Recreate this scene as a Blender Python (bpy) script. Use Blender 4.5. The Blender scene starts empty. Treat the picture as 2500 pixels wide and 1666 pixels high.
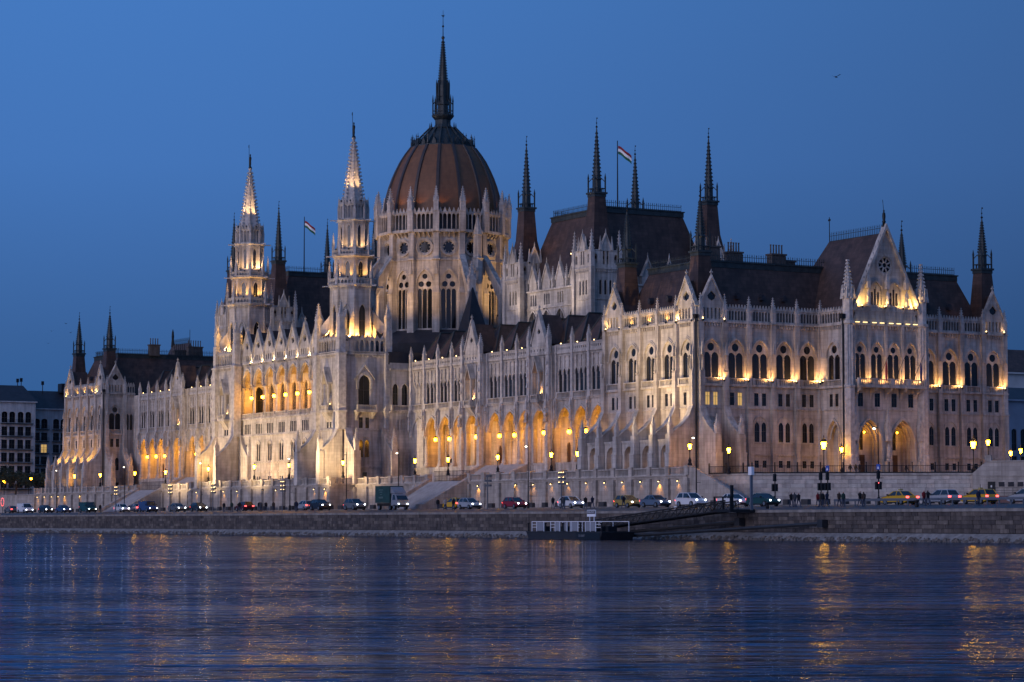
import bpy, math, random
from mathutils import Matrix, Vector
random.seed(7)
R = math.radians
scene = bpy.context.scene
COL = scene.collection

# ------------------------------------------------------------------ camera
CAM = (307.57, -207.26, 2.17)
cd = bpy.data.cameras.new('camera')
cam = bpy.data.objects.new('camera', cd)
COL.objects.link(cam)
cam.location = CAM
cam.rotation_euler = (math.pi / 2 + 0.0713, 0, 2.6214 - math.pi / 2)
cd.sensor_width = 36
cd.lens = 36 * 6190 / 2500
cd.clip_start = 0.5
cd.clip_end = 20000
scene.camera = cam

# ------------------------------------------------------------------ sky, dusk
world = bpy.data.worlds.new('World')
scene.world = world
world.use_nodes = True
wn = world.node_tree
wn.nodes.clear()
def wnode(t, **k):
    n = wn.nodes.new(t)
    for a, b in k.items():
        setattr(n, a, b)
    return n
wl = wn.links.new
tc = wnode('ShaderNodeTexCoord')
sep = wnode('ShaderNodeSeparateXYZ')
wl(tc.outputs['Generated'], sep.inputs[0])
ramp = wnode('ShaderNodeValToRGB')
wl(sep.outputs[2], ramp.inputs[0])
el = ramp.color_ramp.elements
el[0].position = 0.0
el[0].color = (0.020, 0.088, 0.245, 1)
el[1].position = 1.0
el[1].color = (0.036, 0.135, 0.38, 1)
for p, c in ((0.07, (0.033, 0.114, 0.310, 1)), (0.14, (0.046, 0.162, 0.455, 1)), (0.21, (0.049, 0.178, 0.500, 1)), (0.45, (0.044, 0.158, 0.45, 1))):
    e = el.new(p)
    e.color = c
# the sky darkens towards the east, opposite the sunset
east = wnode('ShaderNodeMapRange', interpolation_type='SMOOTHSTEP')
wl(sep.outputs[1], east.inputs[0])
east.inputs[1].default_value = 0.30
east.inputs[2].default_value = 0.95
east.inputs[3].default_value = 1.04
east.inputs[4].default_value = 0.42
emul = wnode('ShaderNodeVectorMath', operation='SCALE')
wl(ramp.outputs[0], emul.inputs[0])
wl(east.outputs[0], emul.inputs['Scale'])
# afterglow of the set sun low in the west, behind the camera
dot = wnode('ShaderNodeVectorMath', operation='DOT_PRODUCT')
wl(tc.outputs['Generated'], dot.inputs[0])
dot.inputs[1].default_value = (0.30, -0.95, 0.0)
glow = wnode('ShaderNodeMapRange', interpolation_type='SMOOTHSTEP')
wl(dot.outputs['Value'], glow.inputs[0])
glow.inputs[1].default_value = 0.15
glow.inputs[2].default_value = 1.0
gmix = wnode('ShaderNodeMixRGB', blend_type='ADD')
wl(glow.outputs[0], gmix.inputs[0])
wl(emul.outputs[0], gmix.inputs[1])
gmix.inputs[2].default_value = (0.23, 0.175, 0.22, 1)
bg1 = wnode('ShaderNodeBackground')
wl(gmix.outputs[0], bg1.inputs[0])
bg1.inputs[1].default_value = 1.0
nsk = wnode('ShaderNodeTexSky', sky_type='NISHITA')
nsk.sun_disc = False
nsk.sun_elevation = R(-2.0)
nsk.sun_rotation = R(162)
bg2 = wnode('ShaderNodeBackground')
wl(nsk.outputs[0], bg2.inputs[0])
bg2.inputs[1].default_value = 0.05
addw = wnode('ShaderNodeAddShader')
wl(bg1.outputs[0], addw.inputs[0])
wl(bg2.outputs[0], addw.inputs[1])
wout = wnode('ShaderNodeOutputWorld')
wl(addw.outputs[0], wout.inputs[0])

sun_data = bpy.data.lights.new('sun', 'SUN')
sun_data.energy = 0.95
sun_data.angle = R(40)
sun_data.color = (0.98, 0.86, 1.0)
sun = bpy.data.objects.new('sun', sun_data)
COL.objects.link(sun)
sun.rotation_euler = Vector((-0.13, 0.96, -0.20)).to_track_quat('-Z', 'Y').to_euler()
sun['kind'] = 'helper'

scene.view_settings.view_transform = 'Standard'
scene.view_settings.look = 'None'
scene.view_settings.exposure = 0.0
scene.view_settings.gamma = 1.0
scene.view_settings.use_curve_mapping = False
scene.cycles.use_denoising = True
scene.cycles.max_bounces = 6
scene.cycles.diffuse_bounces = 2
scene.cycles.glossy_bounces = 3
scene.cycles.transmission_bounces = 3
scene.cycles.sample_clamp_indirect = 4.0

# ------------------------------------------------------------------ materials
MATS = {}
def mat(name, base, rough=0.7, metal=0.0, spec=0.4, var=0.0, vscale=0.4, emit=None, estr=0.0, brick=None, streak=0.0, bump=0.0, bscale=6.0, alpha=None):
    """Procedural Principled material; all pattern comes from world position."""
    if name in MATS:
        return MATS[name]
    m = bpy.data.materials.new(name)
    m.use_nodes = True
    nt = m.node_tree
    b = nt.nodes['Principled BSDF']
    L = nt.links.new
    b.inputs['Roughness'].default_value = rough
    b.inputs['Metallic'].default_value = metal
    b.inputs['Specular IOR Level'].default_value = spec
    b.inputs['Base Color'].default_value = (*base, 1)
    if alpha is not None:
        b.inputs['Alpha'].default_value = alpha
    if emit:
        b.inputs['Emission Color'].default_value = (*emit, 1)
        b.inputs['Emission Strength'].default_value = estr
    if var or brick or streak or bump:
        geo = nt.nodes.new('ShaderNodeNewGeometry')
        col = nt.nodes.new('ShaderNodeRGB')
        col.outputs[0].default_value = (*base, 1)
        cur = col.outputs[0]
        def mul(fac_socket, lo, hi, cur, f0=0.3, f1=0.7):
            mr = nt.nodes.new('ShaderNodeMapRange')
            L(fac_socket, mr.inputs[0])
            mr.inputs[1].default_value = f0
            mr.inputs[2].default_value = f1
            mr.inputs[3].default_value = lo
            mr.inputs[4].default_value = hi
            mx = nt.nodes.new('ShaderNodeVectorMath')
            mx.operation = 'SCALE'
            L(cur, mx.inputs[0])
            L(mr.outputs[0], mx.inputs['Scale'])
            return mx.outputs[0]
        height = None
        if var:
            n = nt.nodes.new('ShaderNodeTexNoise')
            n.inputs['Scale'].default_value = vscale
            n.inputs['Detail'].default_value = 5
            L(geo.outputs['Position'], n.inputs['Vector'])
            cur = mul(n.outputs[0], 1 - var, 1 + var * 0.6, cur)
        if streak:
            mp = nt.nodes.new('ShaderNodeVectorMath')
            mp.operation = 'MULTIPLY'
            L(geo.outputs['Position'], mp.inputs[0])
            mp.inputs[1].default_value = (1.6, 1.6, 0.16)
            n = nt.nodes.new('ShaderNodeTexNoise')
            n.inputs['Scale'].default_value = 1.0
            n.inputs['Detail'].default_value = 4
            L(mp.outputs[0], n.inputs['Vector'])
            cur = mul(n.outputs[0], 1 - streak, 1.05, cur, 0.35, 0.6)
        if brick:
            bw, bh, con = brick
            sx = nt.nodes.new('ShaderNodeSeparateXYZ')
            L(geo.outputs['Position'], sx.inputs[0])
            ad = nt.nodes.new('ShaderNodeMath')
            L(sx.outputs[0], ad.inputs[0])
            L(sx.outputs[1], ad.inputs[1])
            cb = nt.nodes.new('ShaderNodeCombineXYZ')
            L(ad.outputs[0], cb.inputs[0])
            L(sx.outputs[2], cb.inputs[1])
            bt = nt.nodes.new('ShaderNodeTexBrick')
            bt.inputs['Scale'].default_value = 1.0
            bt.inputs['Brick Width'].default_value = bw
            bt.inputs['Row Height'].default_value = bh
            bt.inputs['Mortar Size'].default_value = 0.02
            bt.inputs['Mortar Smooth'].default_value = 0.3
            bt.inputs['Color1'].default_value = (1, 1, 1, 1)
            bt.inputs['Color2'].default_value = (1 - con, 1 - con, 1 - con, 1)
            bt.inputs['Mortar'].default_value = (1 - con * 1.6,) * 3 + (1,)
            L(cb.outputs[0], bt.inputs['Vector'])
            mx = nt.nodes.new('ShaderNodeVectorMath')
            mx.operation = 'MULTIPLY'
            L(cur, mx.inputs[0])
            L(bt.outputs['Color'], mx.inputs[1])
            cur = mx.outputs[0]
        L(cur, b.inputs['Base Color'])
        if bump:
            n = nt.nodes.new('ShaderNodeTexNoise')
            n.inputs['Scale'].default_value = bscale
            n.inputs['Detail'].default_value = 4
            L(geo.outputs['Position'], n.inputs['Vector'])
            bp = nt.nodes.new('ShaderNodeBump')
            bp.inputs['Strength'].default_value = bump
            bp.inputs['Distance'].default_value = 0.1
            L(n.outputs[0], bp.inputs['Height'])
            L(bp.outputs[0], b.inputs['Normal'])
    MATS[name] = m
    return m

CHIM = mat('chimney_brick', (0.10, 0.085, 0.075), 0.85, var=0.3, vscale=1.5, streak=0.3)
STONE = mat('limestone', (0.56, 0.505, 0.445), 0.85, var=0.30, vscale=0.30, brick=(1.3, 0.55, 0.18), streak=0.36, bump=0.35, bscale=9)
CARVED = mat('carved_limestone', (0.52, 0.48, 0.44), 0.85, var=0.30, vscale=1.6, streak=0.2, bump=0.5, bscale=5)
TERRACE = mat('terrace_ashlar', (0.46, 0.405, 0.35), 0.85, var=0.22, vscale=0.5, brick=(1.5, 0.62, 0.22), streak=0.22, bump=0.4)
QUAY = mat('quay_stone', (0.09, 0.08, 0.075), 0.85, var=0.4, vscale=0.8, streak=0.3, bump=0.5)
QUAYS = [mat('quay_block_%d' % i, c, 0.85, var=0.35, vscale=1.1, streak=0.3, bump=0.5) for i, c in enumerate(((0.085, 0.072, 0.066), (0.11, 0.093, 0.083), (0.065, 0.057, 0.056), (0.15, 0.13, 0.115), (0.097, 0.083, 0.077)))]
ASHLAR = [mat('ashlar_block_%d' % i, c, 0.85, var=0.2, vscale=1.5, streak=0.12, bump=0.5) for i, c in enumerate(((0.50, 0.44, 0.38), (0.57, 0.49, 0.42), (0.43, 0.38, 0.34), (0.53, 0.48, 0.42)))]
TILE = mat('roof_tile', (0.088, 0.052, 0.040), 0.6, var=0.3, vscale=0.5, brick=(1.1, 0.6, 0.34), streak=.25, bump=0.3, bscale=14)
DOMET = mat('dome_tile', (0.20, 0.088, 0.036), 0.5, var=0.12, vscale=0.35, brick=(1.0, 0.6, 0.14), streak=.12, bump=0.2, bscale=12)
RIBM = mat('dome_rib', (0.055, 0.042, 0.038), 0.5, var=0.2, vscale=1.0)
SLATE = mat('dark_roof', (0.030, 0.030, 0.036), 0.55, var=0.3, vscale=0.8, bump=0.3)
COPPER = mat('patinated_copper', (0.045, 0.055, 0.055), 0.5, metal=0.3, var=0.35, vscale=1.2)
IRON = mat('black_iron', (0.014, 0.015, 0.018), 0.5, metal=0.4)
BRONZE = mat('bronze', (0.02, 0.024, 0.024), 0.5, metal=0.5)
GLASS = mat('window_glass', (0.010, 0.011, 0.014), 0.10, spec=0.6)
LITGLASS = mat('lit_window', (0.3, 0.2, 0.08), 0.3, emit=(1.0, 0.62, 0.20), estr=0.55)
LEAD = mat('lead_frame', (0.06, 0.055, 0.05), 0.6)
WOOD = mat('oak_door', (0.07, 0.035, 0.018), 0.6, var=0.3, vscale=2)
ASPHALT = mat('asphalt', (0.055, 0.058, 0.065), 0.55, var=0.3, vscale=0.6, bump=0.2, bscale=8)
PAVING = mat('paving', (0.16, 0.15, 0.145), 0.75, var=0.25, vscale=0.6, brick=(0.8, 0.8, 0.1))
CONCRETE = mat('concrete', (0.24, 0.225, 0.21), 0.85, var=0.3, vscale=0.7, streak=0.25, bump=0.4)
WARM = (1.0, 0.60, 0.20)
AMBER = (1.0, 0.50, 0.11)
def emat(name, c, s):
    return mat(name, (0.8, 0.8, 0.8), 0.4, emit=c, estr=s)
E_LANTERN = emat('lantern_glow', (1.0, 0.38, 0.008), 48)
E_LAMP = emat('lamp_glow', (1.0, 0.40, 0.007), 95)
E_FLOOD = emat('flood_glow', (1.0, 0.64, 0.22), 9)
E_STREET = emat('street_glow', (1.0, 0.88, 0.68), 6)
E_HEAD = emat('headlight_glow', (0.86, 0.92, 1.0), 15)
E_TAIL = emat('tail_glow', (1.0, 0.05, 0.03), 6)
E_STRIP = emat('strip_glow', (1.0, 0.70, 0.25), 2.5)
E_GREEN = emat('green_signal', (0.1, 1.0, 0.5), 6)
E_RED = emat('red_signal', (1.0, 0.06, 0.03), 3)

# ------------------------------------------------------------------ mesh helpers
class MB:
    """Collects vertices and faces of one mesh."""
    def __init__(s):
        s.v = []
        s.f = []
    def add(s, vs, fs):
        o = len(s.v)
        s.v += vs
        s.f += [tuple(i + o for i in f) for f in fs]
    def quad(s, a, b, c, d):
        s.add([a, b, c, d], [(0, 1, 2, 3)])
    def poly(s, pts):
        s.add(list(pts), [tuple(range(len(pts)))])
    def box(s, x0, x1, y0, y1, z0, z1):
        s.frus(x0, x1, y0, y1, z0, x0, x1, y0, y1, z1)
    def frus(s, x0, x1, y0, y1, z0, X0, X1, Y0, Y1, z1):
        s.add([(x0, y0, z0), (x1, y0, z0), (x1, y1, z0), (x0, y1, z0), (X0, Y0, z1), (X1, Y0, z1), (X1, Y1, z1), (X0, Y1, z1)],
              [(3, 2, 1, 0), (4, 5, 6, 7), (0, 1, 5, 4), (1, 2, 6, 5), (2, 3, 7, 6), (3, 0, 4, 7)])
    def cbox(s, x, y, z, hx, hy, hz):
        s.box(x - hx, x + hx, y - hy, y + hy, z - hz, z + hz)
    def pyr(s, x, y, z0, z1, h0, h1=0.0):
        s.frus(x - h0, x + h0, y - h0, y + h0, z0, x - h1, x + h1, y - h1, y + h1, z1)
    def prism(s, pts, y0, y1):
        """polygon in x,z extruded along y"""
        n = len(pts)
        s.add([(x, y0, z) for x, z in pts] + [(x, y1, z) for x, z in pts],
              [tuple(range(n)), tuple(range(2 * n - 1, n - 1, -1))] + [(i, i + n, (i + 1) % n + n, (i + 1) % n) for i in range(n)])
    def prismx(s, pts, x0, x1):
        """polygon in y,z extruded along x"""
        n = len(pts)
        s.add([(x0, y, z) for y, z in pts] + [(x1, y, z) for y, z in pts],
              [tuple(range(n)), tuple(range(2 * n - 1, n - 1, -1))] + [(i, i + n, (i + 1) % n + n, (i + 1) % n) for i in range(n)])
    def lathe(s, cx, cy, prof, n=12, ph=0.0, cap=True):
        o = len(s.v)
        for r, z in prof:
            for k in range(n):
                a = ph + 2 * math.pi * k / n
                s.v.append((cx + r * math.cos(a), cy + r * math.sin(a), z))
        for j in range(len(prof) - 1):
            for k in range(n):
                k2 = (k + 1) % n
                s.f.append((o + j * n + k, o + j * n + k2, o + (j + 1) * n + k2, o + (j + 1) * n + k))
        if cap:
            s.f.append(tuple(o + (len(prof) - 1) * n + k for k in range(n)))
            s.f.append(tuple(o + k for k in reversed(range(n))))
    def tube(s, p, q, r, n=6, r2=None):
        p = Vector(p)
        q = Vector(q)
        d = (q - p).normalized()
        u = d.cross(Vector((0, 0, 1)))
        if u.length < 1e-4:
            u = Vector((1, 0, 0))
        u.normalize()
        w = d.cross(u)
        r2 = r if r2 is None else r2
        vs = []
        for c, rr in ((p, r), (q, r2)):
            for k in range(n):
                a = 2 * math.pi * k / n
                vs.append(tuple(c + u * (rr * math.cos(a)) + w * (rr * math.sin(a))))
        s.add(vs, [(k, (k + 1) % n, (k + 1) % n + n, k + n) for k in range(n)] + [tuple(reversed(range(n))), tuple(range(n, 2 * n))])
    def ball(s, x, y, z, r, n=8, m=5, zs=1.0):
        s.lathe(x, y, [(max(0.001, r * math.sin(math.pi * j / m)), z - zs * r * math.cos(math.pi * j / m)) for j in range(m + 1)], n)
    def mesh(s, name, m, smooth=False):
        me = bpy.data.meshes.new(name)
        me.from_pydata(s.v, [], s.f)
        for mm in (m if isinstance(m, (list, tuple)) else [m]):
            me.materials.append(mm)
        if smooth:
            me.polygons.foreach_set('use_smooth', [True] * len(me.polygons))
        me.update()
        return me

CACHE = {}
def cached(key, fn):
    if key not in CACHE:
        CACHE[key] = fn()
    return CACHE[key]

def put(name, me, parent=None, loc=(0, 0, 0), rot=0.0, sc=None, **props):
    o = bpy.data.objects.new(name, me)
    COL.objects.link(o)
    if parent is not None:
        o.parent = parent
        if parent.get('_base'):
            o.matrix_parent_inverse = Matrix.Translation(-parent.location)
    o.location = loc
    o.rotation_euler = (0, 0, rot) if not isinstance(rot, (tuple, list)) else rot
    if sc:
        o.scale = sc
    for k, v in props.items():
        o[k] = v
    return o

def thing(name, label, cat, loc=(0, 0, 0), rot=0.0, group=None, base=False):
    o = put(name, None, None, loc, rot, label=label, category=cat)
    if group:
        o['group'] = group
    if base:
        o['_base'] = 1
    return o

ORD = 'first second third fourth fifth sixth seventh eighth ninth tenth eleventh twelfth thirteenth fourteenth fifteenth sixteenth seventeenth eighteenth nineteenth twentieth'.split()
def ordinal(i):
    if i < 20:
        return ORD[i]
    tens = {2: 'twenty', 3: 'thirty', 4: 'forty', 5: 'fifty', 6: 'sixty', 7: 'seventy', 8: 'eighty'}
    i += 1
    if i % 10 == 0:
        return {3: 'thirtieth', 4: 'fortieth', 5: 'fiftieth', 6: 'sixtieth', 7: 'seventieth', 8: 'eightieth'}[i // 10]
    return tens[i // 10] + '-' + ORD[i % 10 - 1]

# ------------------------------------------------------------------ gothic pieces (local frame: x along the wall, y into the wall, z up)
def arch_pts(xc, hw, zs, za, n=5):
    h = za - zs
    if h < 1e-4:
        return [(xc - hw, zs), (xc + hw, zs)]
    if h <= hw * 1.02:
        m = 2 * n
        return [(xc - hw * math.cos(math.pi * i / m), zs + h * math.sin(math.pi * i / m)) for i in range(m + 1)]
    c = (h * h - hw * hw) / (2 * hw)
    rr = hw + c
    a1 = math.atan2(h, c)
    left = [(xc + c - rr * math.cos(a1 * i / n), zs + rr * math.sin(a1 * i / n)) for i in range(n + 1)]
    return left + [(2 * xc - x, z) for x, z in reversed(left[:-1])]

def band(mb, x0, x1, z0, z1, ops, dep=0.45, y=0.0, n=5):
    """flat wall strip with arched or square openings and their reveals"""
    def rect(a, b, c, d):
        if b - a > 1e-4 and d - c > 1e-4:
            mb.quad((a, y, c), (b, y, c), (b, y, d), (a, y, d))
    x = x0
    for xc, hw, zb, zs, za in sorted(ops):
        rect(x, xc - hw, z0, z1)
        rect(xc - hw, xc + hw, z0, zb)
        pts = arch_pts(xc, hw, zs, za, n)
        for (ax, az), (bx, bz) in zip(pts[:-1], pts[1:]):
            mb.quad((ax, y, az), (bx, y, bz), (bx, y, z1), (ax, y, z1))
            mb.quad((ax, y, az), (bx, y, bz), (bx, y + dep, bz), (ax, y + dep, az))
        for sx in (xc - hw, xc + hw):
            mb.quad((sx, y, zb), (sx, y + dep, zb), (sx, y + dep, zs), (sx, y, zs))
        mb.quad((xc - hw, y, zb), (xc + hw, y, zb), (xc + hw, y + dep, zb), (xc - hw, y + dep, zb))
        x = xc + hw
    rect(x, x1, z0, z1)

def archivolt(mb, xc, hw, zs, za, w=0.22, out=0.14, n=6, y=0.0, leg=0.0):
    """moulded ring standing proud around an arch"""
    a = arch_pts(xc, hw, zs, za, n)
    b = arch_pts(xc, hw + w, zs, za + w * 1.25, n)
    if leg:
        a = [(a[0][0], zs - leg)] + a + [(a[-1][0], zs - leg)]
        b = [(b[0][0], zs - leg)] + b + [(b[-1][0], zs - leg)]
    for i in range(len(a) - 1):
        p, q, r, t = a[i], a[i + 1], b[i + 1], b[i]
        mb.quad((p[0], y - out, p[1]), (q[0], y - out, q[1]), (r[0], y - out, r[1]), (t[0], y - out, t[1]))
        mb.quad((t[0], y - out, t[1]), (r[0], y - out, r[1]), (r[0], y + .02, r[1]), (t[0], y + .02, t[1]))
        mb.quad((p[0], y - out, p[1]), (q[0], y - out, q[1]), (q[0], y + .02, q[1]), (p[0], y + .02, p[1]))

def ring_plate(mb, outline, cx, cz, r, y, n=16, dep=0.12):
    """wall plate with a round hole: quads between the circle and the outline"""
    def cast(a):
        dx, dz = math.cos(a), math.sin(a)
        best = None
        for (ax, az), (bx, bz) in zip(outline, outline[1:] + outline[:1]):
            ex, ez = bx - ax, bz - az
            den = dx * ez - dz * ex
            if abs(den) < 1e-9:
                continue
            t = ((ax - cx) * ez - (az - cz) * ex) / den
            u = ((ax - cx) * dz - (az - cz) * dx) / den
            if t > 0 and -1e-6 <= u <= 1 + 1e-6 and (best is None or t < best):
                best = t
        t = best or r
        return (cx + dx * t, y, cz + dz * t)
    an = sorted([2 * math.pi * k / n for k in range(n)] + [math.atan2(z - cz, x - cx) % (2 * math.pi) for x, z in outline])
    for a, b in zip(an, an[1:] + [an[0] + 2 * math.pi]):
        if b - a < 1e-5:
            continue
        pa = (cx + r * math.cos(a), y, cz + r * math.sin(a))
        pb = (cx + r * math.cos(b), y, cz + r * math.sin(b))
        mb.quad(pa, pb, cast(b), cast(a))
        mb.quad(pa, pb, (pb[0], y + dep, pb[2]), (pa[0], y + dep, pa[2]))

def crockets(mb, p, q, n, s):
    for i in range(1, n):
        t = i / n
        x, y, z = (p[j] + (q[j] - p[j]) * t for j in range(3))
        mb.pyr(x, y, z - s * .5, z + s, s * .75, s * .15)

def pinnacle_mesh(m=None, key='pinnacle'):
    def fn():
        b = MB()
        b.box(-.5, .5, -.5, .5, 0, .40)
        b.box(-.6, .6, -.6, .6, .38, .41)
        for s in (-1, 1):
            b.prism([(-.52, .40), (.52, .40), (0, .56)], s * .5 - .06, s * .5 + .06)
            b.prismx([(-.52, .40), (.52, .40), (0, .56)], s * .5 - .06, s * .5 + .06)
        b.frus(-.44, .44, -.44, .44, .41, -.04, .04, -.04, .04, .95)
        for i in range(1, 6):
            t = i / 6
            rr = .44 * (1 - t) + .10
            z = .41 + .54 * t
            for sx in (-1, 1):
                for sy in (-1, 1):
                    b.frus(sx * rr - .10, sx * rr + .10, sy * rr - .10, sy * rr + .10, z - .012, sx * rr - .03, sx * rr + .03, sy * rr - .03, sy * rr + .03, z + .022)
        b.frus(-.14, .14, -.14, .14, .935, -.14, .14, -.14, .14, .955)
        b.frus(-.06, .06, -.06, .06, .955, -.01, .01, -.01, .01, 1.0)
        return b.mesh(key, m or CARVED)
    return cached(key, fn)

def pinnacle(parent, x, y, z, w, h, rot=0.0, name='pinnacle'):
    return put(name, pinnacle_mesh(), parent, (x, y, z), rot, (w, w, h))

def balustrade_mesh(w, h=1.05, posts=True, pitch=0.33, t=0.13, m=None):
    def fn():
        b = MB()
        b.box(-w / 2, w / 2, -t * 1.3, t * 1.3, 0, .16)
        b.box(-w / 2, w / 2, -t * 1.5, t * 1.5, h - .15, h)
        n = max(2, int(w / pitch))
        for i in range(n):
            x = -w / 2 + (i + .5) * w / n
            b.frus(x - .075, x + .075, -.075, .075, .16, x - .055, x + .055, -.055, .055, h - .15)
        if posts:
            for x in (-w / 2 + .16, w / 2 - .16):
                b.box(x - .16, x + .16, -t * 1.7, t * 1.7, 0.005, h + .06)
        return b.mesh('balustrade', m or STONE)
    return cached(('bal', round(w, 2), h, posts, pitch, t, (m or STONE).name), fn)

def gallery_mesh(w, h, nops, crest=0.55, hw=None, m=None, col=0.16):
    """open arcade of thin columns with a row of crest leaves"""
    def fn():
        b = MB()
        p = w / nops
        ow = hw or p * .38
        ops = [(-w / 2 + (i + .5) * p, ow, .22, h - .42 - ow, h - .42 + ow * .3) for i in range(nops)]
        band(b, -w / 2, w / 2, 0, h, ops, dep=.22, n=3)
        b.box(-w / 2, w / 2, -.14, .05, 0.0, .2)
        b.box(-w / 2, w / 2, -.1, .05, h - .16, h)
        nc = nops
        for i in range(nc):
            x = -w / 2 + (i + .5) * w / nc
            b.prism([(x - p * .42, h), (x + p * .42, h), (x, h + crest)], -.06, .12)
        return b.mesh('gallery', m or STONE)
    return cached(('gal', round(w, 2), h, nops, crest, hw, (m or STONE).name), fn)

def window_pane(hw, z0, z1, m=None):
    def fn():
        b = MB()
        b.quad((-hw, 0, z0), (hw, 0, z0), (hw, 0, z1), (-hw, 0, z1))
        return b.mesh('pane', m or GLASS)
    return cached(('pane', round(hw, 2), round(z0, 2), round(z1, 2), (m or GLASS).name), fn)

def place(o, loc, rot, dx=0, dy=0):
    """local facade offset (dx along, dy in) to world"""
    c, s = math.cos(rot), math.sin(rot)
    return (loc[0] + dx * c - dy * s, loc[1] + dx * s + dy * c, loc[2] if len(loc) > 2 else 0)

def casement(parent, loc, rot, xc, hw, z0, z1, dep=0.06, lit=False, name='casement_window', arch=None):
    """a plain window: pane with a mullioned frame as sub-part; arch = apex height"""
    top = arch or z1
    p = put(name, window_pane(hw + .05, z0 - .05, top + .05, LITGLASS if lit else GLASS), parent, place(0, loc, rot, xc, dep), rot)
    def fn():
        b = MB()
        b.box(-.022, .022, -.03, -.004, z0, top)
        zt = z0 + (z1 - z0) * .68
        b.box(-hw, hw, -.03, -.004, zt - .025, zt + .025)
        return b.mesh('window_frame', LEAD)
    put('frame', cached(('fr', round(hw, 2), round(z0, 2), round(z1, 2), round(top, 2)), fn), p)
    return p

def traceried(parent, loc, rot, hw, zb, zs, za, dep=0.12, lit=False):
    """two lancets under an oculus, set in a pointed opening"""
    p = put('traceried_window', window_pane(hw + .1, zb - .05, za + .1, LITGLASS if lit else GLASS), parent, place(0, loc, rot, 0, dep + .09), rot)
    def fn():
        b = MB()
        zl = zs + .15
        lw = hw * .43
        y = -.08
        band(b, -hw - .05, hw + .05, zb, zl, [(-hw * .5, lw, zb, zl - lw - .12, zl - .05), (hw * .5, lw, zb, zl - lw - .12, zl - .05)], dep=.07, y=y)
        out = [(-hw - .05, zl)] + [(x, z) for x, z in arch_pts(0, hw + .05, zs, za + .05, 5) if z > zl] + [(hw + .05, zl)]
        ring_plate(b, out, 0, zl + hw * .50, hw * .42, y, dep=.07)
        b.lathe(0, y - .02, [(.11, zb), (.09, zb + .3), (.08, zl - .9), (.16, zl - .75)], 6)
        return b.mesh('tracery', STONE)
    put('tracery', cached(('trac', round(hw, 2), zb, zs, za), fn), p)
    return p

# =================================================================== the parliament building
PB = thing('parliament_building', 'long pale gothic palace with a red ribbed dome and dark spires, floodlit above the river', 'building', (-134, 29, 9.0), base=True)
W90 = math.pi / 2

def P(name, mb, m, loc=(0, 0, 0), rot=0.0, parent=None, smooth=False):
    return put(name, mb.mesh(name, m, smooth), parent or PB, loc, rot)

def corbels(b, w, z0, z1, pitch=.46, out=.26):
    n = int(w / pitch)
    for i in range(n):
        x = -w / 2 + (i + .5) * w / n
        b.box(x - .10, x + .10, -out, .03, z0, z1)

# ---------------------------------------------------------------- pavilion bays
def pav_bay(w, kind):
    def fn():
        b = MB()
        if kind == 'W':
            band(b, -w / 2, w / 2, 8.9, 14.5, [(0, 1.35, 9.1, 12.1, 13.6)], dep=.7)
            b.quad((-1.4, .7, 9), (1.4, .7, 9), (1.4, .7, 13.8), (-1.4, .7, 13.8))
            b.box(-1.35, 1.35, .45, .72, 11.9, 12.1)
            archivolt(b, 0, 1.35, 12.1, 13.6, .18, .10)
            band(b, -w / 2, w / 2, 14.5, 18.9, [(-.45, .36, 14.9, 16.4, 16.95), (.45, .36, 14.9, 16.4, 16.95)], dep=.4)
            archivolt(b, 0, .95, 16.3, 17.5, .2, .12)
        elif kind == 'S':
            band(b, -w / 2, w / 2, 8.9, 12.1, [(-.72, .36, 10.2, 11.25, 11.25), (.72, .36, 10.2, 11.25, 11.25)], dep=.4)
            b.box(-w / 2, w / 2, -.22, .04, 11.95, 12.2)
            band(b, -w / 2, w / 2, 12.1, 18.9, [(-.62, .42, 14.0, 16.3, 16.95), (.62, .42, 14.0, 16.3, 16.95)], dep=.42)
            archivolt(b, 0, 1.18, 16.4, 17.65, .22, .14)
            b.box(-w / 2 + .3, w / 2 - .3, -.16, .04, 13.72, 13.95)
        else:   # entrance bay
            band(b, -w / 2, w / 2, 8.9, 18.9, [(0, 1.55, 9.0, 14.6, 17.3)], dep=1.0)
            archivolt(b, 0, 1.55, 14.6, 17.3, .3, .2, leg=3)
            archivolt(b, 0, 1.25, 14.5, 16.8, .3, .0, y=.35)
            b.quad((-1.6, 1.0, 9), (1.6, 1.0, 9), (1.6, 1.0, 17.5), (-1.6, 1.0, 17.5))
        band(b, -w / 2, w / 2, 18.9, 22.2, [(-.70, .38, 19.35, 21.2, 21.2), (.70, .38, 19.35, 21.2, 21.2)], dep=.42)
        b.box(-1.3, 1.3, -.12, .03, 21.28, 21.42)
        hw = min(1.5, w * .33)
        band(b, -w / 2, w / 2, 22.2, 31.0, [(0, hw, 23.3, 27.0, 29.0)], dep=.25)
        band(b, -w / 2, w / 2, 31.0, 31.7, [])
        archivolt(b, 0, hw, 27.0, 29.0, .20, .20, leg=.25)
        archivolt(b, 0, hw + .22, 27.0, 29.25, .2, .10, leg=.25)
        archivolt(b, 0, hw - .12, 26.97, 28.85, .12, .0, y=.1)
        b.box(-w / 2, -hw - .1, -.13, .03, 26.62, 26.85)
        b.box(hw + .1, w / 2, -.13, .03, 26.62, 26.85)
        for z, o, h in ((18.82, .16, .18), (22.1, .42, .2), (31.4, .38, .3)):
            b.box(-w / 2, w / 2, -o, .04, z, z + h)
        corbels(b, w, 30.9, 31.4)
        return b.mesh('wall', STONE)
    return cached(('pavbay', round(w, 2), kind), fn)

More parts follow.
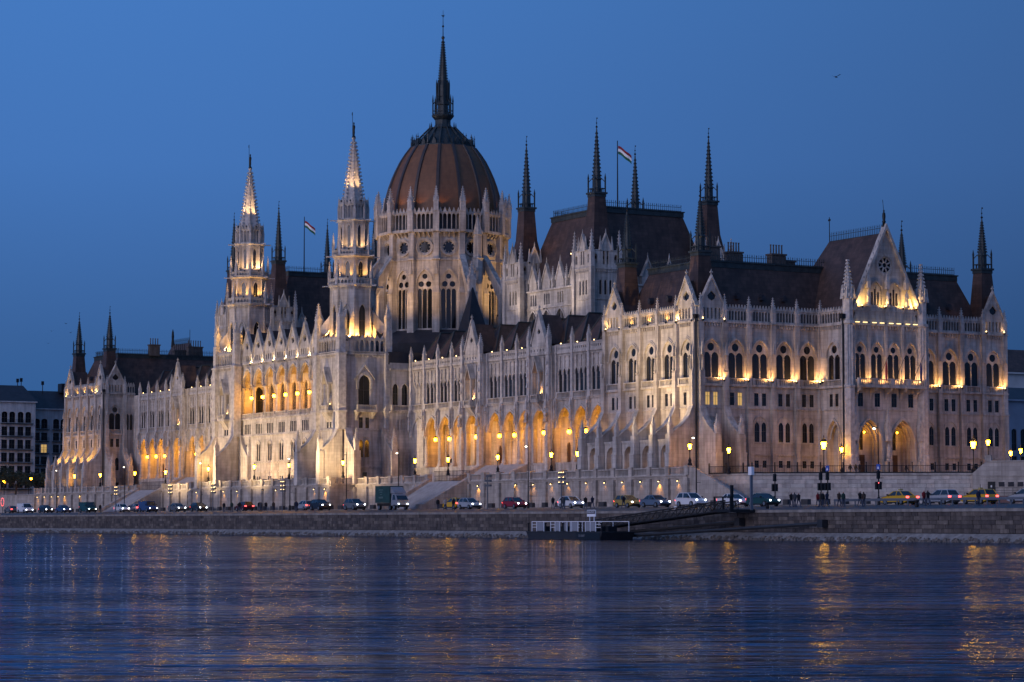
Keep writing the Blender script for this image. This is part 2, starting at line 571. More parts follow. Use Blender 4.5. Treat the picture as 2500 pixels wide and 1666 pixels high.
def do_bay(x, y, rot, w, kind, lit=(), top='gallery', ng=7):
    loc = (x, y, 0)
    put('wall', pav_bay(w, kind), PB, loc, rot)
    hw = min(1.5, w * .33)
    traceried(PB, loc, rot, hw, 23.3, 27.0, 29.0)
    for i, s in enumerate((-1, 1)):
        casement(PB, loc, rot, s * .70, .38, 19.35, 21.2, lit=(i in lit))
    if kind == 'S':
        for s in (-1, 1):
            casement(PB, loc, rot, s * .72, .36, 10.2, 11.25, name='basement_window')
            casement(PB, loc, rot, s * .62, .42, 14.0, 16.3, name='lancet_window', arch=16.95)
    elif kind == 'W':
        for s in (-1, 1):
            casement(PB, loc, rot, s * .45, .36, 14.9, 16.4, name='lancet_window', arch=16.95)
    put('balustrade', balustrade_mesh(w - 1.1), PB, place(0, (x, y, 22.28), rot, 0, -.25), rot)
    if top == 'gallery':
        put('gallery', gallery_mesh(w - .55, 2.0, ng), PB, place(0, (x, y, 31.7), rot, 0, -.15), rot)
    elif top == 'gable':
        gable((x, y, 0), rot, w * 1.0, 31.7, 33.9, 38.0, 5, .78)

def gable(loc, rot, w, z0, zm, zt, nl, hr, roof=4.0, hole=4, m=None):
    """steep gable wall with lancets, a pierced light, crocketed copings and its own little roof"""
    def fn():
        b = MB()
        h = w / 2
        p = (w - .9) / nl if nl else 1
        band(b, -h, h, z0, zm, [(-(w - .9) / 2 + (i + .5) * p, p * .27, z0 + .3, zm - .55, zm - .55 + p * .35) for i in range(nl)], dep=.4, y=-.2, n=3)
        b.quad((-h, .2, z0), (h, .2, z0), (h, .2, zm), (-h, .2, zm))
        if hr:
            ring_plate(b, [(-h, zm), (h, zm), (0, zt)], 0, zm + (zt - zm) * .36, hr, -.2, n=hole, dep=.3)
            if hole > 4:
                archivolt(b, 0, hr, zm + (zt - zm) * .36, zm + (zt - zm) * .36 + hr, .12, .1, y=-.2)
        else:
            b.poly([(-h, -.2, zm), (h, -.2, zm), (0, -.2, zt)])
        b.poly([(-h, .18, zm), (h, .18, zm), (0, .18, zt)])
        for s in (-1, 1):
            b.quad((s * h, -.2, z0), (s * h, .2, z0), (s * h, .2, zm), (s * h, -.2, zm))
            vx, vz = (0 - s * h), zt - zm
            ll = math.hypot(vx, vz)
            nx, nz = s * vz / ll, abs(vx) / ll
            c = [(s * (h + .05), zm - .2), (s * (h + .05) + nx * .22, zm - .2 + nz * .22), (0, zt + .35), (0, zt - .05)]
            b.prism(c, -.42, .25)
            crockets(b, (s * h + nx * .2, -.1, zm + nz * .2), (0, -.1, zt + .3), 8, .17)
        b.pyr(0, -.1, zt + .1, zt + .75, .16, .05)
        b.cbox(0, -.1, zt + .85, .17, .17, .1)
        b.pyr(0, -.1, zt + .95, zt + 1.35, .08, .01)
        return b.mesh('gable', m or STONE)
    o = put('gable', cached(('gable', round(w, 2), z0, zm, zt, nl, hr, hole), fn), PB, loc, rot)
    def fr():
        b = MB()
        h = w / 2 - .25
        b.add([(-h, .16, zm - .3), (h, .16, zm - .3), (0, .16, zt - .35), (-h, roof, zm - .3), (h, roof, zm - .3), (0, roof, zt - .35)],
              [(0, 3, 5, 2), (1, 2, 5, 4), (3, 4, 5)])
        return b.mesh('gable_roof', TILE)
    if hr:
        zc = zm + (zt - zm) * .36
        put('gable_light', window_pane(hr, zc - hr, zc + hr), o, (0, .06, 0))
    if roof:
        put('gable_roof', cached(('gr', round(w, 2), zm, zt, roof), fr), o)
    return o

def fin_mesh():
    def fn():
        b = MB()
        b.prismx([(.1, 8.9), (-4.5, 8.9), (-4.5, 14.9), (-3.9, 15.3), (-2.6, 16.2), (-1.5, 17.4), (-.8, 18.9), (-.8, 24.2), (-.62, 24.6), (-.62, 27.6), (-.5, 28), (-.5, 31.5), (.1, 31.5)], -.42, .42)
        for (y0, z0), (y1, z1) in (((-4.15, 15.25), (-2.6, 16.3)), ((-2.6, 16.3), (-1.5, 17.5)), ((-1.5, 17.5), (-.8, 19.0))):
            b.prismx([(y0, z0 - .1), (y1, z1 - .1), (y1, z1 + .12), (y0, z0 + .12)], -.55, .55)
        b.box(-.56, .56, -5.0, -3.9, 8.9, 12.1)
        b.box(-.52, .52, -4.85, -3.95, 12.1, 14.95)
        b.box(-.62, .62, -5.05, -3.85, 12.0, 12.25)
        # canopy statue on the upper pier
        b.pyr(0, -.75, 26.6, 28.6, .26, .03)
        b.box(-.22, .22, -.95, -.55, 24.4, 24.6)
        b.lathe(0, -.78, [(.16, 24.6), (.19, 25.2), (.13, 25.9), (.06, 26.05), (.1, 26.2), (.09, 26.35), (.01, 26.45)], 6)
        return b.mesh('buttress', STONE)
    return cached('fin', fn)

def pilaster_mesh():
    def fn():
        b = MB()
        b.box(-.46, .46, -.75, .05, 8.9, 12.1)
        b.frus(-.42, .42, -.62, .05, 12.1, -.42, .42, -.62, .05, 18.9)
        b.frus(-.42, .42, -.62, .05, 18.9, -.40, .40, -.5, .05, 19.6)
        b.box(-.40, .40, -.5, .05, 19.6, 31.7)
        for z in (12.0, 18.8, 22.1, 31.4):
            b.box(-.5, .5, -.8 if z < 20 else -.62, .04, z, z + .22)
        b.pyr(0, -.55, 27.0, 28.7, .22, .03)
        return b.mesh('pilaster', STONE)
    return cached('pilaster', fn)

def fin(x, y, rot, tip=True):
    put('buttress', fin_mesh(), PB, (x, y, 0), rot)
    c = place(0, (x, y, 14.9), rot, 0, -4.42)
    pinnacle(PB, c[0], c[1], 14.9, .62, 3.0)
    if tip:
        c = place(0, (x, y, 31.6), rot, 0, -.3)
        pinnacle(PB, c[0], c[1], 31.6, .62, 4.2)

PW = 4.98
def undercroft(w):
    """projecting lower storey between the buttress feet: arched niche under a lean-to roof"""
    def fn():
        b = MB()
        h = w / 2
        band(b, -h, h, 8.9, 14.2, [(0, 1.32, 9.1, 12.0, 13.45)], dep=.75, n=7)
        archivolt(b, 0, 1.32, 12.0, 13.45, .16, .1, n=7, leg=2.6)
        b.quad((-1.4, .75, 9), (1.4, .75, 9), (1.4, .75, 13.7), (-1.4, .75, 13.7))
        b.box(-1.32, 1.32, .62, .77, 11.2, 11.36)
        b.box(-h, h, -.12, .05, 13.95, 14.25)
        b.prismx([(-.1, 14.2), (3.9, 14.75), (3.9, 14.0), (-.1, 14.0)], -h, h)
        return b.mesh('wall', STONE)
    return cached(('ucroft', round(w, 2)), fn)
UNDER = []
def pav_west(x0):
    for i in range(5):
        xc = x0 - 2.35 - PW * i
        put('wall', undercroft(PW - .2), PB, (xc, -3.8, 0))
        for s in (-1, 1):
            casement(PB, (xc, -3.8, 0), 0, s * .42, .26, 9.5, 10.6, dep=.70, name='basement_window')
        UNDER.append(xc)
        do_bay(x0 - 2.35 - PW * i, 0.0, 0.0, PW, 'W', top='gable' if i in (0, 4) else 'gallery')
    for i in range(6):
        fin(x0 + .05 - PW * i + (.45 if i == 0 else 0) * -1, 0.0, 0.0)
    b = MB()
    b.box(x0 - 26, x0 - 24.8, 0.02, 1, 8.9, 31.7)
    P('wall', b, STONE)

pav_west(0.0)
pav_west(-242.0)
# corner drainpipe of the south-west corner and others
for x, y, z1 in ((0.32, -0.32, 32.5), (-241.7, -0.3, 32.5)):
    b = MB()
    b.tube((x, y, 9), (x, y, z1), .13, 8)
    b.frus(x - .2, x + .2, y - .2, y + .2, z1 - .6, x - .32, x + .32, y - .32, y + .32, z1)
    P('drainpipe', b, IRON)

SW_, PY = 58.65, 29.3
SB = 4.36
south_lit = {0: (0, 1), 1: (1,)}
for i in range(5):
    y = 2.62 + SB * i
    do_bay(0.0, y, W90, SB, 'S', lit=south_lit.get(i, ()), top='gable' if i == 0 else 'gallery')
    y2 = SW_ - y
    do_bay(0.0, y2, W90, SB, 'S', top='gable' if i == 0 else 'gallery')
for i in range(6):
    y = .44 + SB * i
    for yy, k in ((y, i), (SW_ - y, i + 10)):
        if k in (0, 1):
            fin(0.0, yy + (.1 if k == 0 else 0), W90)
        else:
            put('pilaster', pilaster_mesh(), PB, (0, yy, 0), W90)
            pinnacle(PB, .3, yy, 31.6, .62, 4.0)

# projecting middle of the south front
PX = 7.2
Y0, Y1 = 22.2, 36.0
put('wall', pav_bay(PX, 'E'), PB, (PX / 2, Y0, 0), 0.0)
traceried(PB, (PX / 2, Y0, 0), 0.0, 1.5, 23.3, 27.0, 29.0)
for s in (-1, 1):
    casement(PB, (PX / 2, Y0, 0), 0.0, s * .70, .38, 19.35, 21.2)
put('balustrade', balustrade_mesh(PX - 1.1), PB, (PX / 2, Y0 - .25, 22.28), 0)
put('gallery', gallery_mesh(PX - .55, 2.0, 10), PB, (PX / 2, Y0 - .15, 31.7), 0)
b = MB()
b.box(0.05, PX - .05, Y1 - .3, Y1, 8.9, 31.7)
P('wall', b, STONE)
nb = 4
fw = (Y1 - Y0 - 1.2) / nb
def front_upper():
    b = MB()
    w = fw
    band(b, -w / 2, w / 2, 18.9, 22.3, [(0, .5, 19.3, 21.3, 21.3)], dep=.4)
    hw = 1.12
    band(b, -w / 2, w / 2, 22.3, 31.7, [(0, hw, 23.3, 27.1, 28.95)], dep=.25)
    archivolt(b, 0, hw, 27.1, 28.95, .17, .2, leg=.2)
    archivolt(b, 0, hw + .18, 27.1, 29.15, .15, .1, leg=.2)
    archivolt(b, 0, hw - .1, 27.07, 28.82, .1, .0, y=.1)
    b.box(-w / 2, -hw - .1, -.13, .03, 26.6, 26.82)
    b.box(hw + .1, w / 2, -.13, .03, 26.6, 26.82)
    b.box(-w / 2, w / 2, -.16, .04, 18.82, 19.0)
    b.box(-w / 2, w / 2, -.36, .04, 31.38, 31.68)
    corbels(b, w, 30.85, 31.38)
    b.box(-w / 2 - .22, -w / 2 + .22, -.3, .05, 22.3, 31.7)
    return b.mesh('wall', STONE)
for i in range(nb):
    y = Y0 + .6 + fw * (i + .5)
    put('wall', cached('front_upper', front_upper), PB, (PX, y, 0), W90)
    traceried(PB, (PX, y, 0), W90, 1.12, 23.3, 27.1, 28.95)
    casement(PB, (PX, y, 0), W90, 0, .5, 19.3, 21.3)
    put('gallery', gallery_mesh(fw - .4, 2.0, 5), PB, (PX + .15, y, 31.7), W90)
    put('balustrade', balustrade_mesh(fw - .02), PB, (PX + 1.5, y, 22.35), W90)
# portal storey with two deep arches
b = MB()
hwid = (Y1 - Y0) / 2
band(b, -hwid, hwid, 8.9, 18.9, [(-3.1, 2.15, 8.95, 13.9, 17.4), (3.1, 2.15, 8.95, 13.9, 17.4)], dep=2.6, n=8)
for s in (-1, 1):
    archivolt(b, s * 3.1, 2.15, 13.9, 17.4, .35, .22, n=8, leg=4.8)
    for k in range(3):
        archivolt(b, s * 3.1, 1.85 - .2 * k, 13.8, 17.0 - .3 * k, .22, .0, n=8, y=.5 + .55 * k, leg=4.8)
P('wall', b, STONE, (PX, (Y0 + Y1) / 2, 0), W90)
b = MB()
b.box(-hwid, hwid, 2.55, 2.7, 8.9, 18.9)
P('wall', b, STONE, (PX, (Y0 + Y1) / 2, 0), W90)
for s in (-1, 1):
    b = MB()
    b.box(-.95, .95, -.06, .02, 8.95, 12.2)
    for q in (-.5, .5):
        b.box(q - .35, q + .35, -.12, -.05, 9.2, 10.4)
        b.box(q - .35, q + .35, -.12, -.05, 10.6, 11.9)
    P('portal_door', b, WOOD, (PX - 2.52, (Y0 + Y1) / 2 + s * 3.1, 0), W90)
    casement(PB, (PX, (Y0 + Y1) / 2, 0), W90, s * 3.1, .6, 13.0, 15.4, dep=2.5, arch=16.2, name='lancet_window')
# balcony slab and brackets
b = MB()
b.box(-hwid + .9, hwid - .9, -1.75, .05, 22.05, 22.35)
for i in range(5):
    x = -hwid + 1.3 + i * (2 * hwid - 2.6) / 4
    b.prismx([(.05, 20.2), (.05, 22.05), (-1.5, 22.05), (-1.3, 21.6), (-.5, 21.3)], x - .2, x + .2)
P('balcony', b, STONE, (PX, (Y0 + Y1) / 2, 0), W90)
# the statues of the portal piers
def niche_statue(h):
    def fn():
        b = MB()
        b.box(-.32, .32, -.32, .32, 0, .35)
        b.lathe(0, 0, [(.30, .35), (.34, .7), (.26, h * .55), (.30, h * .78), (.12, h * .86), (.10, h * .88), (.15, h * .93), (.13, h * .98), (.02, h)], 8)
        b.tube((.26, 0, h * .75), (.3, -.22, h * .5), .08, 5)
        b.tube((-.26, 0, h * .75), (-.2, -.26, h * .56), .08, 5)
        return b.mesh('statue', CARVED, True)
    return cached(('nst', h), fn)
for y in (Y0 + .8, (Y0 + Y1) / 2, Y1 - .8):
    put('statue', niche_statue(2.6), PB, (PX + .55, y, 11.2), W90)
    pinnacle(PB, PX + .5, y, 14.2, .75, 5.2)
    b = MB()
    b.box(-.5, .5, -.9, .1, 8.9, 11.2)
    P('pedestal', b, STONE, (PX, y, 0), W90)
# octagonal corner turrets of the front
for y in (Y0, Y1):
    b = MB()
    prof = [(1.15, 8.9), (1.15, 12.0), (1.0, 12.2), (1.0, 22.0), (1.12, 22.1), (1.12, 22.35), (.92, 22.5), (.92, 31.4), (1.1, 31.5), (1.1, 31.9), (.82, 32.0), (.82, 35.4), (1.05, 35.6), (1.05, 36.0)]
    b.lathe(0, 0, prof, 8, math.pi / 8)
    for k in range(8):
        a = k * math.pi / 4
        b.lathe(.95 * math.cos(a), .95 * math.sin(a), [(.12, 22.4), (.12, 26), (.2, 26.3), (.1, 27.2), (.1, 31), (.16, 31.3)], 5)
        b.pyr(.9 * math.cos(a), .9 * math.sin(a), 35.2, 37.3, .2, .02)
    P('corner_turret', b, CARVED, (PX, y, 0))
    b = MB()
    b.lathe(0, 0, [(.78, 36.0), (.06, 40.9)], 8, math.pi / 8)
    for i in range(1, 9):
        t = i / 9
        for k in range(8):
            a = k * math.pi / 4 + math.pi / 8
            rr = .78 * (1 - t) + .1
            b.pyr(rr * math.cos(a), rr * math.sin(a), 36 + 4.9 * t, 36.3 + 4.9 * t, .12, .02)
    b.cbox(0, 0, 40.95, .2, .2, .12)
    P('turret_spire', b, CARVED, (PX, y, 0))
b = MB()
b.tube((PX + .1, Y0 - 1.05, 9), (PX + .1, Y0 - 1.05, 32.4), .13, 8)
b.cbox(PX + .1, Y0 - 1.05, 32.6, .3, .3, .35)
P('drainpipe', b, IRON)
# great gable with the rose window
gy = (Y0 + Y1) / 2
def great_gable():
    b = MB()
    h, zb, zt = 6.1, 33.8, 46.0
    ring_plate(b, [(-4.0, 38.0), (4.0, 38.0), (0, zt)], 0, 40.55, 1.35, 0.0, n=24, dep=.35)
    band(b, -h, h, zb - 1.9, 38.0, [(-1.75, 1.1, 34.4, 36.6, 37.9), (1.75, 1.1, 34.4, 36.6, 37.9)], dep=.4)
    archivolt(b, -1.75, 1.1, 36.6, 37.9, .2, .14)
    archivolt(b, 1.75, 1.1, 36.6, 37.9, .2, .14)
    for k in range(32):
        a = 2 * math.pi * k / 32
        a2 = 2 * math.pi * (k + 1) / 32
        for r0, r1, o in ((1.35, 1.6, .16), (1.6, 1.78, .08)):
            p = [(r0 * math.cos(a), -o, 40.55 + r0 * math.sin(a)), (r0 * math.cos(a2), -o, 40.55 + r0 * math.sin(a2)), (r1 * math.cos(a2), -o, 40.55 + r1 * math.sin(a2)), (r1 * math.cos(a), -o, 40.55 + r1 * math.sin(a))]
            b.quad(*p)
    for s in (-1, 1):
        vx, vz = -s * h, zt - zb
        ll = math.hypot(vx, vz)
        nx, nz = s * vz / ll, abs(vx) / ll
        b.prism([(s * h, zb - .4), (s * h + nx * .45, zb - .4 + nz * .45), (0, zt + .8), (0, zt)], -.6, .4)
        crockets(b, (s * h + nx * .45, -.2, zb + nz * .45), (0, -.2, zt + .7), 14, .24)
    return b
b = great_gable()
# trim the square shoulders to the slope
vs, fs = b.v, b.f
def inside(v):
    return abs(v[0]) <= (46.0 - v[2]) * 0.5 + .02
nv = []
for v in vs:
    x, y, z = v
    lim = max(0.0, (46.0 - z) * 0.5)
    if -.05 <= y <= .36 and abs(x) > lim:
        x = math.copysign(lim, x)
    nv.append((x, y, z))
b.v = nv
b.poly([(-6.0, .35, 33.9), (6.0, .35, 33.9), (0, .35, 45.9)])
G = P('great_gable', b, STONE, (PX + .1, gy, 0), W90)
b = MB()
for k in range(8):
    a = k * math.pi / 4
    ca, sa = math.cos(a), math.sin(a)
    ca2, sa2 = math.cos(a + math.pi / 8), math.sin(a + math.pi / 8)
    b.tube((.45 * ca2, .12, 40.55 + .45 * sa2), (1.4 * ca2, .12, 40.55 + 1.4 * sa2), .13, 5)
    b.tube((.45 * ca2, .12, 40.55 + .45 * sa2), (.45 * math.cos(a + 3 * math.pi / 8), .12, 40.55 + .45 * math.sin(a + 3 * math.pi / 8)), .1, 5)
    b.tube((1.3 * ca2, .12, 40.55 + 1.3 * sa2), (1.3 * math.cos(a + 3 * math.pi / 8), .12, 40.55 + 1.3 * math.sin(a + 3 * math.pi / 8)), .13, 5)
rw = put('rose_window', window_pane(1.5, 39.1, 42.0), PB, (PX - .2, gy, 0), W90)
put('tracery', b.mesh('rose_tracery', STONE), rw, (0, -.3, 0))
for s in (-1, 1):
    for q in (-.55, 0, .55):
        casement(PB, (PX + .1, gy, 0), W90, s * 1.75 + q, .2, 34.5, 36.4 + (.5 if q == 0 else 0), dep=.34, name='lancet_window')
    b = MB()
    band(b, -1.1, 1.1, 34.3, 38, [(-.55, .2, 34.5, 36.3, 36.6), (0, .2, 34.5, 36.9, 37.3), (.55, .2, 34.5, 36.3, 36.6)], dep=.15, y=.2)
    P('tracery', b, STONE, place(0, (PX + .1, gy, 0), W90, s * 1.75, 0), W90)
for y in (gy - 3.6, gy, gy + 3.6):
    put('statue', niche_statue(2.6), PB, (PX + .7, y, 34.2), W90)
    pinnacle(PB, PX + .6, y, 36.9, .6, 2.6)
b = MB()
b.lathe(0, 0, [(.3, 46.3), (.22, 47.0), (.32, 47.1), (.2, 47.3), (.26, 47.9), (.22, 48.4), (.09, 48.55), (.14, 48.8), (.02, 48.95)], 8)
b.tube((0, 0, 48.5), (.1, -.3, 50.4), .04, 5)
P('gable_statue', b, BRONZE, (PX, gy, 0), 0, smooth=True)

# ---------------------------------------------------------------- roofs
def cresting_mesh(L, h=1.25, pitch=.42):
    def fn():
        b = MB()
        for z in (.12, h * .62):
            b.box(-L / 2, L / 2, -.03, .03, z - .035, z + .035)
        n = int(L / pitch)
        for i in range(n + 1):
            x = -L / 2 + i * L / n
            b.frus(x - .045, x + .045, -.03, .03, 0, x - .02, x + .02, -.02, .02, h)
            if i % 2 == 0:
                b.cbox(x, 0, h * .82, .085, .03, .06)
        return b.mesh('cresting', COPPER)
    return cached(('crest', round(L, 1), h), fn)

def mansard(x0, x1, y0, y1, z0, ix, iy, z1, m=TILE, crest=True, bell=1.0, sides='WS'):
    b = MB()
    f = .12
    zm = z0 + (z1 - z0) * f
    mx, my = ix * .24 * bell, iy * .24 * bell
    b.frus(x0, x1, y0, y1, z0, x0 + mx, x1 - mx, y0 + my, y1 - my, zm)
    b.frus(x0 + mx, x1 - mx, y0 + my, y1 - my, zm, x0 + ix, x1 - ix, y0 + iy, y1 - iy, z1)
    o = P('roof', b, m)
    X0, X1, YY0, YY1 = x0 + ix, x1 - ix, y0 + iy, y1 - iy
    b = MB()
    b.box(X0 - .35, X1 + .35, YY0 - .35, YY1 + .35, z1 - .75, z1 + .06)
    b.box(X0 - .5, X1 + .5, YY0 - .5, YY1 + .5, z1 + .07, z1 + .25)
    put('roof_cornice', b.mesh('roof_cornice', COPPER), o)
    for s in (-1, 1):   # hip rolls
        pass
    b = MB()
    for ax, ay, bx, by in ((x0 + mx, y0 + my, X0, YY0), (x1 - mx, y0 + my, X1, YY0), (x1 - mx, y1 - my, X1, YY1)):
        b.tube((ax, ay, zm), (bx, by, z1 - .7), .16, 6)
    put('hip_roll', b.mesh('hip_roll', COPPER), o)
    if crest:
        put('cresting', cresting_mesh(X1 - X0), o, ((X0 + X1) / 2, YY0, z1 + .25), 0)
        put('cresting', cresting_mesh(YY1 - YY0), o, (X1, (YY0 + YY1) / 2, z1 + .25), W90)
        put('cresting', cresting_mesh(YY1 - YY0), o, (X0, (YY0 + YY1) / 2, z1 + .25), W90)
    return o

def turret_parts(hr, b0, b1, hl, hs, hf, m):
    """steep turret roof, open lantern gallery, crocketed spire, finial"""
    a = MB()
    a.frus(-b0, b0, -b0, b0, 0, -b1 - .36, b1 + .36, -b1 - .36, b1 + .36, hr * .5)
    a.frus(-b1 - .36, b1 + .36, -b1 - .36, b1 + .36, hr * .5, -b1, b1, -b1, b1, hr)
    g = MB()
    c = b1
    g.box(-c - .12, c + .12, -c - .12, c + .12, hr - .5, hr)
    g.box(-c - .3, c + .3, -c - .3, c + .3, hr, hr + .3)
    for sx in (-1, 1):
        for sy in (-1, 1):
            g.box(sx * c - .1, sx * c + .1, sy * c - .1, sy * c + .1, hr + .3, hr + hl)
            g.pyr(sx * c, sy * c, hr + hl, hr + hl + .9, .13, .01)
            g.tube((sx * c, sy * c, hr + hl * .75), (sx * c * .55, sy * c * .55, hr + hl * 1.02), .07, 5)
        for k in (-.33, .33):
            g.box(sx * c - .05, sx * c + .05, k * c - .05, k * c + .05, hr + .3, hr + .95)
            g.box(k * c - .05, k * c + .05, sx * c - .05, sx * c + .05, hr + .3, hr + .95)
    for z in (.9, ):
        for s in (-1, 1):
            g.box(-c, c, s * c - .06, s * c + .06, hr + z, hr + z + .12)
            g.box(s * c - .06, s * c + .06, -c, c, hr + z, hr + z + .12)
    s = MB()
    r = b1 * .80
    s.lathe(0, 0, [(r * .92, hr + .2), (r * .88, hr + hl * .9), (r * 1.02, hr + hl * .95), (r * .80, hr + hl * 1.15), (.10, hr + hs)], 8, math.pi / 8)
    nn = 12
    for i in range(nn):
        t = i / nn
        z = hr + hl * 1.2 + (hs - hl * 1.25) * t
        rr = r * .80 * (1 - t) + .10
        for k in range(8):
            an = k * math.pi / 4 + math.pi / 8
            s.pyr(rr * math.cos(an), rr * math.sin(an), z - .1, z + .16, .10, .02)
    fm = MB()
    fm.tube((0, 0, hr + hs - .1), (0, 0, hr + hs + hf), .055, 6, .03)
    for q, rr in ((.15, .2), (.5, .13)):
        fm.ball(0, 0, hr + hs + hf * q, rr, 6, 4)
    fm.box(-.02, .30, -.02, .02, hr + hs + hf * .86, hr + hs + hf * .98)
    return [x.mesh(n, mm) for x, n, mm in ((a, 'turret_roof', m), (g, 'turret_gallery', COPPER), (s, 'turret_spire', COPPER), (fm, 'turret_finial', IRON))]

def turret(x, y, z, key, *dims):
    ms = cached(('turret', key), lambda: turret_parts(*dims))
    o = put('turret_roof', ms[0], PB, (x, y, z))
    for n, me in zip(('gallery', 'spire', 'finial'), ms[1:]):
        put(n, me, o)
    return o

for x0 in (-26.0, -268.0):
    mansard(x0 + 1.5, x0 + 24.5, 1.5, 57.0, 32.0, 4.0, 4.0, 41.0)
    for x, y in ((x0 + 23.6, 2.4), (x0 + 2.6 + .8, 2.4), (x0 + 23.6, 56.2), (x0 + 3.4, 56.2)):
        if x0 < -100:
            x = 2 * (x0 + 13) - x
        turret(x, y, 32.0, 'pav', 9.9, 1.9, 1.0, 2.5, 8.2, 1.9, TILE)
    b = MB()
    b.box(x0 + .1, x0 + 25.9, .6, 58.4, 30.6, 32.05)
    P('parapet_walk', b, SLATE)
    # hidden east and inner sides
    b = MB()
    b.box(x0 + 1.2, x0 + 24.6, 1.6, 58.0, 8.9, 31.0)
    P('wall', b, STONE)

# roof of the south gable
def gable_roof_long(xa, xb, y, hw, z0, z1, hip):
    b = MB()
    b.add([(xa, y - hw, z0), (xa, y + hw, z0), (xa, y, z1), (xb, y - hw, z0), (xb, y + hw, z0), (xb + hip, y, z1)],
          [(0, 2, 5, 3), (1, 4, 5, 2), (3, 5, 4)])
    return b
o = P('roof', gable_roof_long(PX, -12.0, gy, 6.4, 32.6, 45.4, 5.6), TILE)
put('cresting', cresting_mesh(13.2, 1.5), o, (.4, gy, 45.3), 0)
b = MB()
b.tube((-6.3, gy, 45.2), (-6.3, gy, 49.2), .06, 6)
b.box(-6.6, -6.0, gy - .02, gy + .02, 48.6, 48.9)
put('weather_vane', b.mesh('weather_vane', IRON), o)
o = P('roof', gable_roof_long(-268 - 5.0, -268 + 12.0, gy, 6.4, 32.6, 45.4, -5.6), TILE)
put('cresting', cresting_mesh(11.0, 1.5), o, (-267.2, gy, 45.3), 0)
b = MB()
b.lathe(-272.6, gy, [(.5, 45.0), (.3, 47.0), (.35, 47.6), (.25, 48.8), (.1, 49), (.15, 49.2), (.02, 49.4)], 8)
b.tube((-261.8, gy, 45.2), (-261.8, gy, 48.6), .06, 6)
put('gable_statue', b.mesh('gable_statue', BRONZE), o)

# dormers and chimneys on the pavilion roofs
def dormer():
    def fn():
        b = MB()
        b.prism([(-.35, 0), (.35, 0), (.35, .5), (0, .95), (-.35, .5)], 0, 1.2)
        b.box(-.2, .2, -.03, .02, .12, .5)
        return b.mesh('dormer', SLATE)
    return cached('dormer', fn)
for y in (9.5, 14.0, 18.0, 41, 45.5, 50):
    put('dormer', dormer(), PB, (-2.75, y, 35.4), W90)
for x in (-7, -12, -17, -249, -254, -259):
    put('dormer', dormer(), PB, (x, 2.75, 35.4), 0)
def chimney(w, d, h, n):
    def fn():
        b = MB()
        b.box(-w / 2, w / 2, -d / 2, d / 2, 0, h)
        b.box(-w / 2 - .15, w / 2 + .15, -d / 2 - .15, d / 2 + .15, h, h + .25)
        for i in range(n):
            x = -w / 2 + (i + .5) * w / n
            b.lathe(x, 0, [(.13, h + .25), (.11, h + 1.5), (.15, h + 1.55), (.15, h + 1.7)], 6)
        return b.mesh('chimney', CHIM)
    return cached(('chim', w, d, h, n), fn)
for x, y, w, h, n in ((-8, 8.2, 2.2, 2.6, 4), (-8.5, 12.6, 2.4, 2.0, 5), (-8, 20.2, 2.6, 2.0, 5), (-9, 23, 2.0, 1.2, 0), (-8, 40.5, 1.6, 2.2, 2), (-9, 44.5, 2.2, 1.6, 3)):
    put('chimney', chimney(w, 1.4, h, n), PB, (x, y, 40.9), W90)
for x, y, w, h, n in ((-247, 14, 2.4, 2.4, 4), (-251, 22, 3.0, 1.6, 6), (-249, 25, 3.6, 2.4, 6), (-249, 33, 2.4, 1.8, 4)):
    put('chimney', chimney(w, 1.4, h, n), PB, (x, y, 40.9), W90)

# ---------------------------------------------------------------- north pavilion return, facing south
for y, w, kind, top in ((2.6, 4.4, 'S', 'gable'), (6.1, 2.6, 'N', 'gallery')):
    loc = (-242.0, y, 0)
    if kind == 'S':
        do_bay(-242.0, y, W90, w, 'S', top='gable')
    else:
        b = MB()
        band(b, -w / 2, w / 2, 8.9, 22.2, [(0, .45, 14.0, 16.3, 16.9)], dep=.4)
        band(b, -w / 2, w / 2, 22.2, 31.7, [(-.45, .33, 23.3, 26.4, 27.0), (.45, .33, 23.3, 26.4, 27.0)], dep=.4)
        b.box(-w / 2, w / 2, -.36, .04, 31.4, 31.7)
        corbels(b, w, 30.9, 31.4)
        P('wall', b, STONE, loc, W90)
        for s in (-.45, .45):
            casement(PB, loc, W90, s, .33, 23.3, 26.4, name='lancet_window', arch=27.0)
        casement(PB, loc, W90, 0, .45, 14.0, 16.3, name='lancet_window', arch=16.9)
        put('gallery', gallery_mesh(w - .3, 2.0, 4), PB, (-241.85, y, 31.7), W90)
fin(-242.0, .5, W90)
fin(-242.0, 4.8, W90)

